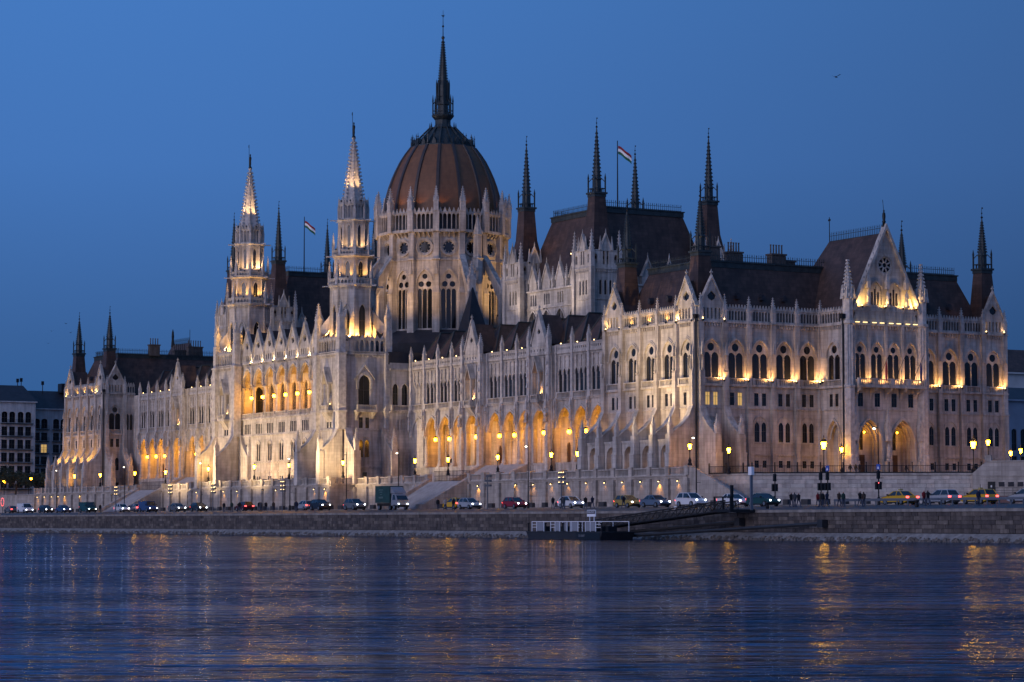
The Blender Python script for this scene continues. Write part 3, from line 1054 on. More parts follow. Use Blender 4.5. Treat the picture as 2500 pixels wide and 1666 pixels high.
# ---------------------------------------------------------------- river wings
WY = 7.0
def wing_bay(w, proud=0.0, niche=False):
    def fn():
        b = MB()
        hw = w / 2 - .40 if not niche else 2.15
        band(b, -w / 2, w / 2, 17.6, 22.3, [(0, hw, 17.6, 17.95, 21.0)], dep=.55, n=7)
        archivolt(b, 0, hw, 17.95, 21.0, .3, .16, n=7)
        if niche:
            for s in (-1, 1):
                b.box(min(s * hw, s * w / 2), max(s * hw, s * w / 2), 0, .55, 8.9, 17.62)
            band(b, -w / 2, w / 2, 22.3, 30.2, [(0, .95, 23.2, 27.0, 28.1)], dep=1.2)
            b.quad((-1, 1.2, 23), (1, 1.2, 23), (1, 1.2, 28.3), (-1, 1.2, 28.3))
            for s in (-1, 1):
                b.box(s * 1.0 - .16, s * 1.0 + .16, -.95, -.65, 23.2, 27.0)
                b.prism([(s * 1.25, 26.9), (s * .85, 26.9), (0, 28.9), (0, 29.6)], -1.05, .03)
                c = [(s * 1.25, 27.0), (s * 1.25, 27.2), (0, 29.7), (0, 29.45)]
                b.prism(c, -1.15, .03)
            b.box(-1.25, 1.25, -1.1, .03, 22.0, 22.35)
            for s in (-1, 1):
                b.box(min(s * w / 2, s * (w / 2 - .3)), max(s * w / 2, s * (w / 2 - .3)), 0.01, 1.6, 8.9, 31.2)
            b.prismx([(.03, 20.6), (.03, 22.0), (-1.0, 22.0)], -.9, .9)
            for s in (-1, 1):
                b.box(s * 1.55 - .1, s * 1.55 + .1, -.2, .05, 22.4, 29.4)
        else:
            ops = [(k * 1.42, .46, 23.35, 26.5, 27.4) for k in (-1, 0, 1)]
            band(b, -w / 2, w / 2, 22.3, 30.2, ops, dep=.22)
            for k in (-1, 0, 1):
                archivolt(b, k * 1.42, .46, 26.5, 27.4, .14, .12, n=4, leg=.15)
                b.pyr(k * 1.42, -.12, 27.6, 29.3, .13, .03)
                b.cbox(k * 1.42, -.12, 28.5, .22, .12, .12)
                b.cbox(k * 1.42, -.12, 29.25, .13, .1, .12)
            for k in (-1.5, -.5, .5, 1.5):
                for q in (-.13, .13):
                    b.lathe(k * 1.42 + q, .0, [(.09, 23.3), (.07, 23.6), (.07, 26.2), (.13, 26.5)], 5)
        b.box(-w / 2, w / 2, -.22, .04, 22.15, 22.42)
        b.box(-w / 2, w / 2, -.15, .04, 29.45, 29.6)
        corbels(b, w, 29.6, 29.85, .38, .2)
        b.box(-w / 2, w / 2, -.32, .06, 29.85, 30.2)
        n = 8
        band(b, -w / 2, w / 2, 30.2, 31.25, [(-w / 2 + (i + .5) * w / n, .15, 30.45, 30.75, 30.9) for i in range(n)], dep=.2, y=-.2, n=2)
        b.box(-w / 2, w / 2, -.28, .02, 31.2, 31.38)
        b.quad((-w / 2, .35, 30.2), (w / 2, .35, 30.2), (w / 2, .35, 31.0), (-w / 2, .35, 31.0))
        # arcade: floor, vault ceiling, back wall
        band(b, -w / 2, w / 2, 11.9, 21.7, [(0, .62, 11.95, 14.6, 15.6)], dep=.3, y=4.6 + proud)
        b.quad((-w / 2, .5, 21.3), (w / 2, .5, 21.3), (w / 2, 4.7 + proud, 21.3), (-w / 2, 4.7 + proud, 21.3))
        b.box(-w / 2 - .12, -w / 2 + .12, .55, 4.7 + proud, 19.6, 21.3)
        b.box(-w / 2 + .3, w / 2 - .3, 4.45 + proud, 4.62 + proud, 16.2, 16.4)
        b.box(-w / 2 - .3, -w / 2 + .3, 4.3 + proud, 4.65 + proud, 11.9, 20)
        b.box(-w / 2, w / 2, -.25 if not niche else -.1, 4.9 + proud, 8.9, 11.9)
        b.box(-w / 2, w / 2, -.32 if not niche else -.2, .1, 11.7, 11.95)
        return b.mesh('wall', STONE)
    return cached(('wing', round(w, 2), proud, niche), fn)

def column_mesh():
    def fn():
        b = MB()
        b.box(-.5, .5, -.5, .5, 0, .3)
        b.lathe(0, 0, [(.50, .3), (.50, .65), (.40, .85), (.35, 1.0), (.33, 5.0), (.42, 5.1), (.38, 5.2), (.52, 5.6), (.52, 5.75)], 12)
        b.box(-.48, .48, -.42, .42, 5.75, 5.98)
        return b.mesh('column', STONE)
    return cached('column', fn)

def pil_mesh():
    def fn():
        b = MB()
        b.box(-.34, .34, -.42, .05, 17.6, 31.3)
        b.box(-.42, .42, -.55, .05, 22.0, 22.5)
        b.box(-.42, .42, -.5, .05, 29.8, 30.25)
        b.lathe(0, -.62, [(.12, 18.6), (.26, 19.1), (.24, 19.3), (.2, 20.1), (.24, 20.7), (.1, 20.95), (.14, 21.15), (.02, 21.35)], 6)
        b.pyr(0, -.55, 21.3, 22.4, .3, .1)
        return b.mesh('pilaster', CARVED)
    return cached('pil', fn)

def tent_roof(w):
    def fn():
        b = MB()
        h = w / 2
        b.add([(-h, 1.3, 31.0), (h, 1.3, 31.0), (0, 4.6, 36.7), (-h, 12, 31.0), (h, 12, 31.0), (0, 12, 36.7)],
              [(0, 1, 2), (0, 2, 5, 3), (1, 4, 5, 2)])
        return b.mesh('roof', TILE)
    o = cached(('tent', round(w, 2)), fn)
    def fl():
        b = MB()
        b.tube((-w / 2, 1.3, 31.05), (0, 4.6, 36.75), .11, 5)
        b.tube((w / 2, 1.3, 31.05), (0, 4.6, 36.75), .11, 5)
        b.tube((0, 4.6, 36.75), (0, 12, 36.75), .12, 5)
        return b.mesh('hip_roll', COPPER)
    return o, cached(('tentroll', round(w, 2)), fl)

ARCADE_SPOTS = []
CORNICE_SPOTS = []
NICHE_SPOTS = []
def wing(xc):
    bays = []
    for s in (-1, 0, 1):
        bays.append((xc + s * 5.15, 5.15, 0))
    for s in (-1, 1):
        bays.append((xc + s * 11.6, 7.75, 1))
        for i in range(4):
            bays.append((xc + s * (15.475 + 5.2 * (i + .5)), 5.2, 0))
    for x, w, pr in bays:
        yy = WY - 1.0 * pr
        put('wall', wing_bay(w, 1.0 * pr, bool(pr)), PB, (x, yy, 0))
        ARCADE_SPOTS.append((x, yy + .75))
        if not pr:
            for k in (-1, 0, 1):
                casement(PB, (x, yy, 0), 0, k * 1.42, .46, 23.35, 26.5, name='lancet_window', arch=27.4)
            put('balustrade', balustrade_mesh(w - .8), PB, (x, yy - .22, 22.42))
        else:
            gable((x, yy, 0), 0, 4.6, 31.25, 32.0, 37.0, 0, .5, hole=4)
            put('balustrade', balustrade_mesh(2.3, .9), PB, (x, yy - 1.0, 22.36))
            put('statue', niche_statue(2.4), PB, (x, yy + .5, 23.2))
            NICHE_SPOTS.append((x, yy))
            for s in (-1, 1):
                put('buttress', pier_mesh(), PB, (x + s * 3.2, yy, 0))
                pinnacle(PB, x + s * 3.2, yy - .2, 31.3, .7, 3.6)
                put('statue', niche_statue(2.0), PB, (x + s * 3.2, yy - .85, 18.7))
        bd = MB()
        p = put('arcade_door', cached('adoor', lambda: door_mesh()), PB, (x, yy + 4.85 + pr, 0))
        me, rl = tent_roof(w)
        r = put('roof', me, PB, (x, WY, 0))
        put('hip_roll', rl, r)
    edges = sorted(set([round(xc + s * (15.475 + 5.2 * i), 2) for s in (-1, 1) for i in range(1, 5)] + [round(xc + s * 2.575, 2) for s in (-1, 1)]))
    for e in edges:
        put('column', column_mesh(), PB, (e, WY + .3, 11.9))
        put('pilaster', pil_mesh(), PB, (e, WY, 0))
        pinnacle(PB, e, WY - .2, 31.3, .55, 2.9)
        CORNICE_SPOTS.append((e + .9, WY + .15, 31.4))
    for e in (xc + 7.725, xc - 7.725, xc + 15.475, xc - 15.475):
        put('pilaster', pil_mesh(), PB, (e, WY, 0))
        CORNICE_SPOTS.append((e + .9, WY + .15, 31.4))

def pier_mesh():
    def fn():
        b = MB()
        b.box(-.45, .45, -.7, .05, 8.9, 17.8)
        b.frus(-.45, .45, -.7, .05, 17.8, -.42, .42, -.5, .05, 18.6)
        b.box(-.42, .42, -.5, .05, 18.6, 31.3)
        b.box(-.55, .55, -.8, .05, 11.8, 12.1)
        b.box(-.6, .6, -.65, .05, 22.1, 22.45)
        b.box(-.6, .6, -.62, .05, 29.8, 30.25)
        b.pyr(0, -.7, 21.0, 23.4, .36, .04)
        for z in (24.6, 26.4, 28.2):
            b.pyr(0, -.52, z, z + 1.2, .24, .03)
        return b.mesh('buttress', CARVED)
    return cached('pier', fn)
def door_mesh():
    b = MB()
    b.box(-.68, .68, -.05, .05, 11.95, 15.5)
    for q in (-.33, .33):
        b.box(q - .24, q + .24, -.1, -.04, 12.1, 13.2)
        b.box(q - .24, q + .24, -.1, -.04, 13.4, 14.5)
    return b.mesh('arcade_door', WOOD)

wing(-67.0)
wing(-201.0)
# wing bodies behind
for x0, x1 in ((-104.4, -25.5), (-242.3, -163.5)):
    b = MB()
    b.box(x0, x1, WY + 5.6, 52, 8.9, 31.0)
    b.box(x0, x1, WY + .75, WY + 5.7, 21.8, 30.9)
    P('wall', b, STONE)
    b = MB()
    b.add([(x0, WY + 6.2, 31.0), (x1, WY + 6.2, 31.0), (x1, WY + 12, 37.0), (x0, WY + 12, 37.0), (x1, 50, 37.0), (x0, 50, 37.0), (x0, 52, 31), (x1, 52, 31)],
          [(0, 1, 2, 3), (3, 2, 4, 5), (5, 4, 7, 6), (1, 7, 4, 2), (0, 3, 5, 6)])
    o = P('roof', b, SLATE)
    put('cresting', cresting_mesh(60), o, ((x0 + x1) / 2, WY + 12, 37.0))
    for e, s in ((x0, 1), (x1, -1)):
        b = MB()
        b.box(min(e, e + s * 5.6), max(e, e + s * 5.6), WY + .05, WY + 5.6, 8.9, 31.2)
        P('wall', b, STONE)

# ---------------------------------------------------------------- middle block with the loggia
CY = -5.0
CBW = 5.31
LOGGIA = []
def mid_bay():
    b = MB()
    w = CBW
    band(b, -w / 2, w / 2, 8.9, 13.6, [(-.5, .26, 10.15, 11.0, 11.0), (.5, .26, 10.15, 11.0, 11.0)], dep=.35)
    band(b, -w / 2, w / 2, 13.6, 18.9, [(-.5, .36, 14.0, 16.9, 17.4), (.5, .36, 14.0, 16.9, 17.4)], dep=.45)
    archivolt(b, 0, 1.0, 16.7, 17.8, .2, .14)
    band(b, -w / 2, w / 2, 18.9, 22.3, [(k, .27, 19.3, 21.25, 21.25) for k in (-1.15, -.38, .38, 1.15)], dep=.4)
    for z, o in ((11.7, .12), (13.5, .18), (18.82, .2), (22.1, .3)):
        b.box(-w / 2, w / 2, -o, .04, z, z + .22)
    b.box(-1.6, 1.6, -.1, .03, 21.33, 21.48)
    hw = w / 2 - .36
    band(b, -w / 2, w / 2, 28.5, 33.25, [(0, hw, 28.5, 28.9, 32.1)], dep=.5, n=8)
    archivolt(b, 0, hw, 28.9, 32.1, .26, .16, n=8)
    archivolt(b, 0, hw - .18, 28.9, 31.9, .18, .0, n=8, y=.25)
    b.box(-w / 2, w / 2, -.3, .05, 33.0, 33.3)
    corbels(b, w, 32.7, 33.0, .4, .2)
    # loggia room
    b.quad((-w / 2, 0, 22.3), (w / 2, 0, 22.3), (w / 2, 5.2, 22.3), (-w / 2, 5.2, 22.3))
    b.quad((-w / 2, .5, 32.4), (w / 2, .5, 32.4), (w / 2, 5.2, 32.4), (-w / 2, 5.2, 32.4))
    band(b, -w / 2, w / 2, 22.3, 32.5, [(0, 1.0, 22.6, 28.0, 29.6)], dep=.35, y=5.0)
    b.box(-w / 2 - .35, -w / 2 + .35, 4.6, 5.05, 22.3, 31)
    b.box(-w / 2 - .15, -w / 2 + .15, .9, 5.05, 30.6, 32.4)
    return b.mesh('wall', STONE)
def logcol():
    b = MB()
    b.box(-.5, .5, -.45, .45, 0, .5)
    b.lathe(0, 0, [(.40, .5), (.33, .8), (.28, 1.2), (.27, 5.4), (.36, 5.5), (.32, 5.6), (.44, 6.0)], 10)
    b.box(-.5, .5, -.5, .5, 6.0, 6.25)
    return b.mesh('column', STONE)
MIDS = [-134 + CBW * (i - 3) for i in range(7)]
for i, x in enumerate(MIDS):
    put('wall', cached('mid_bay', mid_bay), PB, (x, CY, 0))
    loc = (x, CY, 0)
    for s in (-1, 1):
        casement(PB, loc, 0, s * .5, .26, 10.15, 11.0, name='basement_window')
        casement(PB, loc, 0, s * .5, .36, 14.0, 16.9, name='lancet_window', arch=17.4)
    for k in (-1.15, -.38, .38, 1.15):
        casement(PB, loc, 0, k, .27, 19.3, 21.25)
    casement(PB, loc, 0, 0, 1.0, 22.6, 28.0, dep=5.3, name='loggia_window', arch=29.6)
    put('balustrade', balustrade_mesh(CBW - .7, 1.05, True, .3), PB, (x, CY - .05, 22.3))
    gable((x, CY, 0), 0, CBW - .35, 33.3, 35.0, 39.4, 4, .62, hole=16, roof=6.0)
    LOGGIA.append((x, CY + .8))
for i in range(8):
    x = MIDS[0] - CBW / 2 + CBW * i
    put('column', cached('logcol', logcol), PB, (x, CY + .28, 22.3))
    pinnacle(PB, x, CY - .15, 33.3, .5, 4.0)
    b = MB()
    b.lathe(0, 0, [(.1, 28.6), (.24, 29.1), (.22, 29.4), (.2, 30.3), (.24, 30.8), (.1, 31.0), (.14, 31.2), (.02, 31.4)], 6)
    b.pyr(0, 0, 31.3, 32.6, .28, .06)
    put('statue', cached('colst', lambda: b.mesh('statue', CARVED)), PB, (x, CY - .4, 0))
    CORNICE_SPOTS.append((x, CY - .75, 33.0))
b = MB()
b.box(-154, -114, CY + 5.3, 22, 8.9, 33.0)
b.box(-153, -115, CY + 1, CY + 5.4, 8.9, 22.25)
b.box(-160, -104.6, 4.5, 22, 8.9, 31.0)
P('wall', b, STONE)
b = MB()
b.add([(-153, CY + .8, 34.2), (-115, CY + .8, 34.2), (-115, 1.0, 39.0), (-153, 1.0, 39.0), (-115, 7, 34.0), (-153, 7, 34.0)], [(0, 1, 2, 3), (3, 2, 4, 5), (1, 4, 2), (0, 3, 5)])
P('roof', b, SLATE)
b = MB()
b.add([(-145, 2, 33), (-123, 2, 33), (-134, 2, 39.5), (-145, 20, 33), (-123, 20, 33), (-134, 20, 39.5)], [(0, 3, 5, 2), (1, 2, 5, 4), (0, 2, 1)])
P('roof', b, SLATE)
b = MB()
b.box(-163.4, -104.6, 3.0, 52, 30.9, 33.2)
P('parapet_walk', b, SLATE)

# ---------------------------------------------------------------- the two river towers
TH = 4.75
def tower_face_w():
    b = MB()
    w = 2 * TH
    band(b, -w / 2, w / 2, 8.9, 18.9, [(0, 1.25, 9.1, 12.0, 13.3)], dep=.7)
    b.quad((-1.3, .7, 9), (1.3, .7, 9), (1.3, .7, 13.4), (-1.3, .7, 13.4))
    band(b, -w / 2, w / 2, 18.9, 22.2, [(-.6, .36, 19.3, 21.2, 21.2), (.6, .36, 19.3, 21.2, 21.2)], dep=.4)
    band(b, -w / 2, w / 2, 22.2, 33.0, [(0, 1.1, 23.2, 27.4, 28.8)], dep=1.0)
    b.quad((-1.2, 1.0, 23), (1.2, 1.0, 23), (1.2, 1.0, 29), (-1.2, 1.0, 29))
    for s in (-1, 1):
        b.box(s * 1.25 - .17, s * 1.25 + .17, -1.0, -.66, 23.2, 27.4)
        b.prism([(s * 1.5, 27.3), (s * 1.1, 27.3), (0, 29.4), (0, 30.3)], -1.15, .03)
        b.prism([(s * 1.5, 27.4), (s * 1.5, 27.6), (0, 30.5), (0, 30.2)], -1.25, .03)
    b.box(-1.6, 1.6, -1.3, .03, 22.1, 22.45)
    b.prismx([(.03, 20.4), (.03, 22.1), (-1.1, 22.1)], -1.1, 1.1)
    for z, o in ((12.0, .2), (18.82, .18), (32.6, .35)):
        b.box(-w / 2, w / 2, -o, .04, z, z + .3)
    corbels(b, w, 32.2, 32.6)
    return b.mesh('wall', STONE)
def tower_face_s():
    b = MB()
    w = 2 * TH
    band(b, -w / 2, w / 2, 8.9, 13.4, [(.2, .42, 10.0, 11.2, 11.2)], dep=.35)
    band(b, -w / 2, w / 2, 13.4, 18.9, [(-.6, .42, 13.95, 16.5, 17.1), (.6, .42, 13.95, 16.5, 17.1)], dep=.4)
    archivolt(b, 0, 1.15, 16.4, 17.6, .2, .14)
    band(b, -w / 2, w / 2, 18.9, 22.2, [(-.65, .38, 19.2, 21.15, 21.15), (.65, .38, 19.2, 21.15, 21.15)], dep=.4)
    band(b, -w / 2, w / 2, 22.2, 33.0, [(0, 1.2, 23.3, 27.5, 28.9)], dep=.7)
    archivolt(b, 0, 1.2, 27.5, 28.9, .45, .3, leg=1.2)
    for s in (-1, 1):
        b.prism([(s * 2.0, 28.0), (s * 2.0, 28.3), (0, 31.0), (0, 30.6)], -.45, .03)
    b.box(-2.1, 2.1, -1.3, .03, 22.1, 22.45)
    for s in (-1, 1):
        b.prismx([(.03, 20.2), (.03, 22.1), (-1.1, 22.1), (-.4, 21.4)], s * 1.7 - .2, s * 1.7 + .2)
    for z, o in ((12.0, .2), (18.82, .18), (32.6, .35)):
        b.box(-w / 2, w / 2, -o, .04, z, z + .3)
    corbels(b, w, 32.2, 32.6)
    return b.mesh('wall', STONE)
def corner_butt():
    b = MB()
    for sx, sy in ((1, 0), (0, 1)):
        def bx(a0, a1, z0, z1):
            if sx:
                b.box(-.6, .6, -a1, -a0, z0, z1)
            else:
                b.box(a0, a1, -.6, .6, z0, z1)
        bx(-.5, .55, 18.9, 36.0)
    b.box(-.75, .75, -.75, .75, 18.9, 33.0)
    b.box(-.62, .62, -.62, .62, 33.0, 37.2)
    for z in (22.1, 32.6):
        b.box(-.9, .9, -.9, .9, z, z + .3)
    for z in (23.5, 26.5, 29.5):
        for s in (-1, 1):
            b.pyr(s * .55, -.62, z, z + 2.2, .2, .03)
            b.pyr(.62, s * .55, z, z + 2.2, .2, .03)
    return b.mesh('buttress', CARVED)
def tower_fin():
    b = MB()
    b.prismx([(.1, 8.9), (-4.2, 8.9), (-4.2, 15.0), (-3.6, 15.4), (-2.4, 16.4), (-1.4, 17.6), (-.7, 19.0), (.1, 19.0)], -.55, .55)
    for (y0, z0), (y1, z1) in (((-3.9, 15.25), (-2.4, 16.5)), ((-2.4, 16.5), (-1.4, 17.7)), ((-1.4, 17.7), (-.7, 19.1))):
        b.prismx([(y0, z0 - .1), (y1, z1 - .1), (y1, z1 + .14), (y0, z0 + .14)], -.68, .68)
    b.box(-.66, .66, -4.5, -3.6, 8.9, 15.0)
    return b.mesh('buttress', STONE)
def oct_face(a, z0, z1, zb, zs, za, hw):
    def fn():
        w = 2 * a * math.tan(math.pi / 8)
        b = MB()
        band(b, -w / 2 - .02, w / 2 + .02, z0, z1, [(0, hw, zb, zs, za)], dep=.35, n=4)
        archivolt(b, 0, hw, zs, za, .16, .12, n=4)
        b.box(-w / 2 - .14, -w / 2 + .14, -.16, .05, z0, z1)
        b.box(-w / 2, w / 2, -.25, .03, z1 - .28, z1)
        corbels(b, w, z1 - .6, z1 - .28, .36, .16)
        return b.mesh('tower_wall', STONE)
    return cached(('oct', a, z0, z1, zb), fn)
TOWER_LIGHTS = []
def octagon(cx, cy, a, z0, z1, zb, zs, za, hw, win=True):
    for k in range(8):
        an = -math.pi / 2 + k * math.pi / 4
        rot = an + math.pi / 2
        loc = (cx + a * math.cos(an), cy + a * math.sin(an), 0)
        put('tower_wall', oct_face(a, z0, z1, zb, zs, za, hw), PB, loc, rot)
        if win and k in (0, 1, 2, 7, 3):
            casement(PB, loc, rot, 0, hw, zb, zs, name='lancet_window', arch=za)
def oct_ring(cx, cy, a, z, h, n, crest):
    w = 2 * a * math.tan(math.pi / 8)
    for k in range(8):
        an = -math.pi / 2 + k * math.pi / 4
        loc = (cx + a * math.cos(an), cy + a * math.sin(an), z)
        put('tower_gallery', gallery_mesh(w, h, n, crest), PB, loc, an + math.pi / 2)

def ledge(cx, cy, r, z0, z1):
    b = MB()
    b.lathe(cx, cy, [(r * .86, z0), (r, z0 + (z1 - z0) * .6), (r, z1)], 8, math.pi / 8)
    P('tower_cornice', b, STONE)
    for k in range(8):
        a = math.pi / 8 + k * math.pi / 4
        b = MB()
        b.frus(0, 1.3, -.14, .14, z1 - .22, 0, 1.35, -.05, .05, z1 - .02)
        put('gargoyle', cached(('garg', z1), lambda: b.mesh('gargoyle', CARVED)), PB, (cx + r * math.cos(a) * .95, cy + r * math.sin(a) * .95, 0), a)

def river_tower(cx, cy):
    s = 1 if cx > -134 else -1
    put('wall', cached('tfw', tower_face_w), PB, (cx, cy - TH, 0), 0)
    put('wall', cached('tfs', tower_face_s), PB, (cx + TH, cy, 0), W90)
    b = MB()
    b.box(cx - TH + .05, cx + TH - 1.2, cy - TH + 1.1, cy + TH, 8.9, 33.0)
    P('wall', b, STONE)
    for q in (-.6, .6):
        casement(PB, (cx, cy - TH, 0), 0, q, .36, 19.3, 21.2)
        casement(PB, (cx + TH, cy, 0), W90, q, .42, 13.95, 16.5, name='lancet_window', arch=17.1)
        casement(PB, (cx + TH, cy, 0), W90, q * 1.08, .38, 19.2, 21.15)
    casement(PB, (cx + TH, cy, 0), W90, 0, 1.2, 23.3, 27.5, dep=.3, name='lancet_window', arch=28.9)
    casement(PB, (cx + TH, cy, 0), W90, .2, .42, 10.0, 11.2, name='basement_window')
    put('statue', niche_statue(2.4), PB, (cx, cy - TH + .4, 23.2))
    put('balustrade', balustrade_mesh(3.0, .95), PB, (cx, cy - TH - 1.15, 22.45))
    put('balustrade', balustrade_mesh(4.0, .95), PB, (cx + TH + 1.15, cy, 22.45), W90)
    for sx in (-1, 1):
        for sy in (-1, 1):
            put('buttress', cached('cbut', corner_butt), PB, (cx + sx * TH, cy + sy * TH, 0), 0)
            pinnacle(PB, cx + sx * TH, cy + sy * TH, 37.2, 1.0, 5.4)
            fl = MB()
            fl.prismx([(0, 37.0), (0, 38.0), (-3.0, 41.5), (-3.0, 40.2), (-2.0, 37.6), (-1.0, 36.6)], -.22, .22)
            put('flying_buttress', cached('tfly', lambda: fl.mesh('flying_buttress', STONE)), PB, (cx + sx * (TH - .3), cy + sy * (TH - .3), 0), math.atan2(sy, sx) + math.pi / 2 + math.pi)
        put('buttress', cached('tfin', tower_fin), PB, (cx + sx * TH * .98, cy - TH, 0), 0)
        pinnacle(PB, cx + sx * TH * .98, cy - TH - 4.05, 15.0, .8, 4.2)
    if True:
        put('buttress', cached('tfin', tower_fin), PB, (cx + TH, cy - TH * .75, 0), W90)
        pinnacle(PB, cx + TH + 4.05, cy - TH * .75, 15.0, .8, 4.2)
        put('buttress', cached('tfin', tower_fin), PB, (cx + TH, cy + TH * .85, 0), W90)
        pinnacle(PB, cx + TH + 4.05, cy + TH * .85, 15.0, .8, 4.2)
    put('gallery', gallery_mesh(2 * TH - 1.3, 2.6, 8, .6), PB, (cx, cy - TH - .2, 33.0), 0)
    put('gallery', gallery_mesh(2 * TH - 1.3, 2.6, 8, .6), PB, (cx + TH + .2, cy, 33.0), W90)
    b = MB()
    b.box(cx - TH, cx + TH, cy - TH, cy + TH, 32.7, 33.05)
    P('parapet_walk', b, SLATE)
    octagon(cx, cy, 3.75, 33.0, 45.3, 35.2, 40.6, 41.9, .62)
    ledge(cx, cy, 4.55, 44.9, 45.5)
    oct_ring(cx, cy, 4.15, 45.5, 1.2, 5, .1)
    octagon(cx, cy, 3.05, 45.4, 50.8, 46.9, 49.0, 49.9, .45)
    ledge(cx, cy, 3.9, 50.5, 51.0)
    oct_ring(cx, cy, 3.5, 51.0, 1.0, 5, .1)
    octagon(cx, cy, 2.45, 50.9, 57.4, 52.6, 56.0, 56.7, .30)
    ledge(cx, cy, 3.1, 57.2, 57.7)
    oct_ring(cx, cy, 2.5, 57.7, 2.9, 3, .9)
    for (aa, zz, hh, ww) in ((4.05, 45.5, 4.6, .55), (3.4, 51.0, 4.4, .5), (2.5, 57.7, 4.4, .42)):
        for k in range(8):
            an = math.pi / 8 + k * math.pi / 4
            rr = aa / math.cos(math.pi / 8)
            pinnacle(PB, cx + rr * math.cos(an), cy + rr * math.sin(an), zz, ww, hh, an)
    b = MB()
    b.lathe(0, 0, [(2.15, 57.6), (2.0, 60.4), (1.95, 60.9), (.20, 73.0)], 8, math.pi / 8)
    P('tower_spire', b, CARVED, (cx, cy, 0))
    b = MB()
    nn = 17
    for i in range(nn):
        t = i / nn
        z = 61.2 + 11.6 * t
        rr = 1.95 * (1 - t) + .2 * t + .16
        for k in range(8):
            an = k * math.pi / 4 + math.pi / 8
            b.pyr(rr * math.cos(an), rr * math.sin(an), z - .14, z + .22, .17, .04)
    b.lathe(0, 0, [(.25, 72.7), (.42, 73.0), (.2, 73.2)], 8)
    P('spire_crockets', b, CARVED, (cx, cy, 0))
    b = MB()
    b.lathe(0, 0, [(.38, 73.0), (.3, 73.4), (.16, 73.45), (.22, 74.0), (.20, 74.5), (.28, 75.1), (.24, 75.3), (.09, 75.45), (.15, 75.65), (.13, 75.85), (.02, 76.0)], 8)
    b.tube((-.3, -.1, 73.3), (-.34, -.12, 77.9), .045, 5)
    b.box(-.60, -.34, -.13, -.10, 77.3, 77.8)
    P('spire_figure', b, BRONZE, (cx, cy, 0), smooth=True)
    for sx, sy in ((-1, -1), (1, -1), (1, 1)):
        an = math.atan2(sy, sx)
        TOWER_LIGHTS.append((cx, cy, an, 5.55, 36.0, 0, .55))
    for an in (-math.pi / 2 - .22, -math.pi / 2 + .22, -.22, .22):
        TOWER_LIGHTS.append((cx, cy, an, 4.72, 35.7, 0, .5))
    for an in (-math.pi / 2, -math.pi / 4, 0.0):
        for (rr, z, k) in ((4.35, 46.95, .5), (3.75, 52.2, .45), (2.62, 61.2, .15)):
            TOWER_LIGHTS.append((cx, cy, an + .1, rr, z, 0, k))

river_tower(-110.5, -1.5)
river_tower(-157.5, -1.5)

# recessed link between tower and wing, facing south
for x0 in (-104.4,):
    w = 4.2
    b = MB()
    band(b, -w / 2, w / 2, 8.9, 18.9, [(-.4, .35, 12.6, 14.0, 14.5)], dep=.35)
    band(b, -w / 2, w / 2, 18.9, 22.3, [(-.35, .22, 18.95, 20.4, 20.9), (.35, .22, 18.95, 20.4, 20.9)], dep=.3)
    band(b, -w / 2, w / 2, 22.3, 31.2, [(-.95, .55, 23.3, 26.6, 27.4), (.95, .55, 23.3, 26.6, 27.4)], dep=.45)
    archivolt(b, -.95, .55, 26.6, 27.4, .2, .14)
    archivolt(b, .95, .55, 26.6, 27.4, .2, .14)
    b.box(-w / 2, w / 2, -.3, .05, 29.85, 30.2)
    b.box(-w / 2, w / 2, -.2, .05, 22.1, 22.4)
    P('wall', b, STONE, (x0, 5.1, 0), W90)
    for s in (-.95, .95):
        casement(PB, (x0, 5.1, 0), W90, s, .55, 23.3, 26.6, name='lancet_window', arch=27.4)
    put('balustrade', balustrade_mesh(w - .4), PB, (x0 + .25, 5.1, 22.4), W90)

# ---------------------------------------------------------------- dome
DX, DY = -134.0, 29.8
NS = 16
def ring_faces(name, me_fn, apo, z=0):
    for k in range(NS):
        an = -math.pi / 2 + k * 2 * math.pi / NS
        put(name, me_fn, PB, (DX + apo * math.cos(an), DY + apo * math.sin(an), z), an + math.pi / 2)
DA = 12.0
dw = 2 * DA * math.tan(math.pi / NS)
def drum_low():
    b = MB()
    band(b, -dw / 2, dw / 2, 34, 53.0, [(0, 1.55, 39.6, 48.2, 51.0)], dep=.5, n=7)
    archivolt(b, 0, 1.55, 48.2, 51.0, .25, .2, n=7, leg=6)
    archivolt(b, 0, 1.82, 48.2, 51.35, .2, .1, n=7)
    b.box(-dw / 2, dw / 2, -.18, .05, 52.85, 53.15)
    return b.mesh('drum_wall', STONE)
def drum_high():
    b = MB()
    h = dw / 2
    ring_plate(b, [(-h, 53.0), (h, 53.0), (h, 58.7), (-h, 58.7)], 0, 55.4, 1.25, 0.0, n=20, dep=.5)
    for k in range(24):
        a, a2 = 2 * math.pi * k / 24, 2 * math.pi * (k + 1) / 24
        for r0, r1, o in ((1.25, 1.5, .16), (1.5, 1.72, .3)):
            b.quad(*[(r * math.cos(q), -o, 55.4 + r * math.sin(q)) for r, q in ((r0, a), (r0, a2), (r1, a2), (r1, a))])
            b.quad(*[(r1 * math.cos(q), -oo, 55.4 + r1 * math.sin(q)) for q, oo in ((a, o), (a2, o), (a2, -.02), (a, -.02))])
    b.box(-h, h, -1.15, .05, 58.25, 58.6)
    for i in range(5):
        x = -h + (i + .5) * dw / 5
        b.prismx([(.05, 57.2), (.05, 58.25), (-1.0, 58.25), (-.8, 57.9)], x - .13, x + .13)
    return b.mesh('drum_wall', STONE)
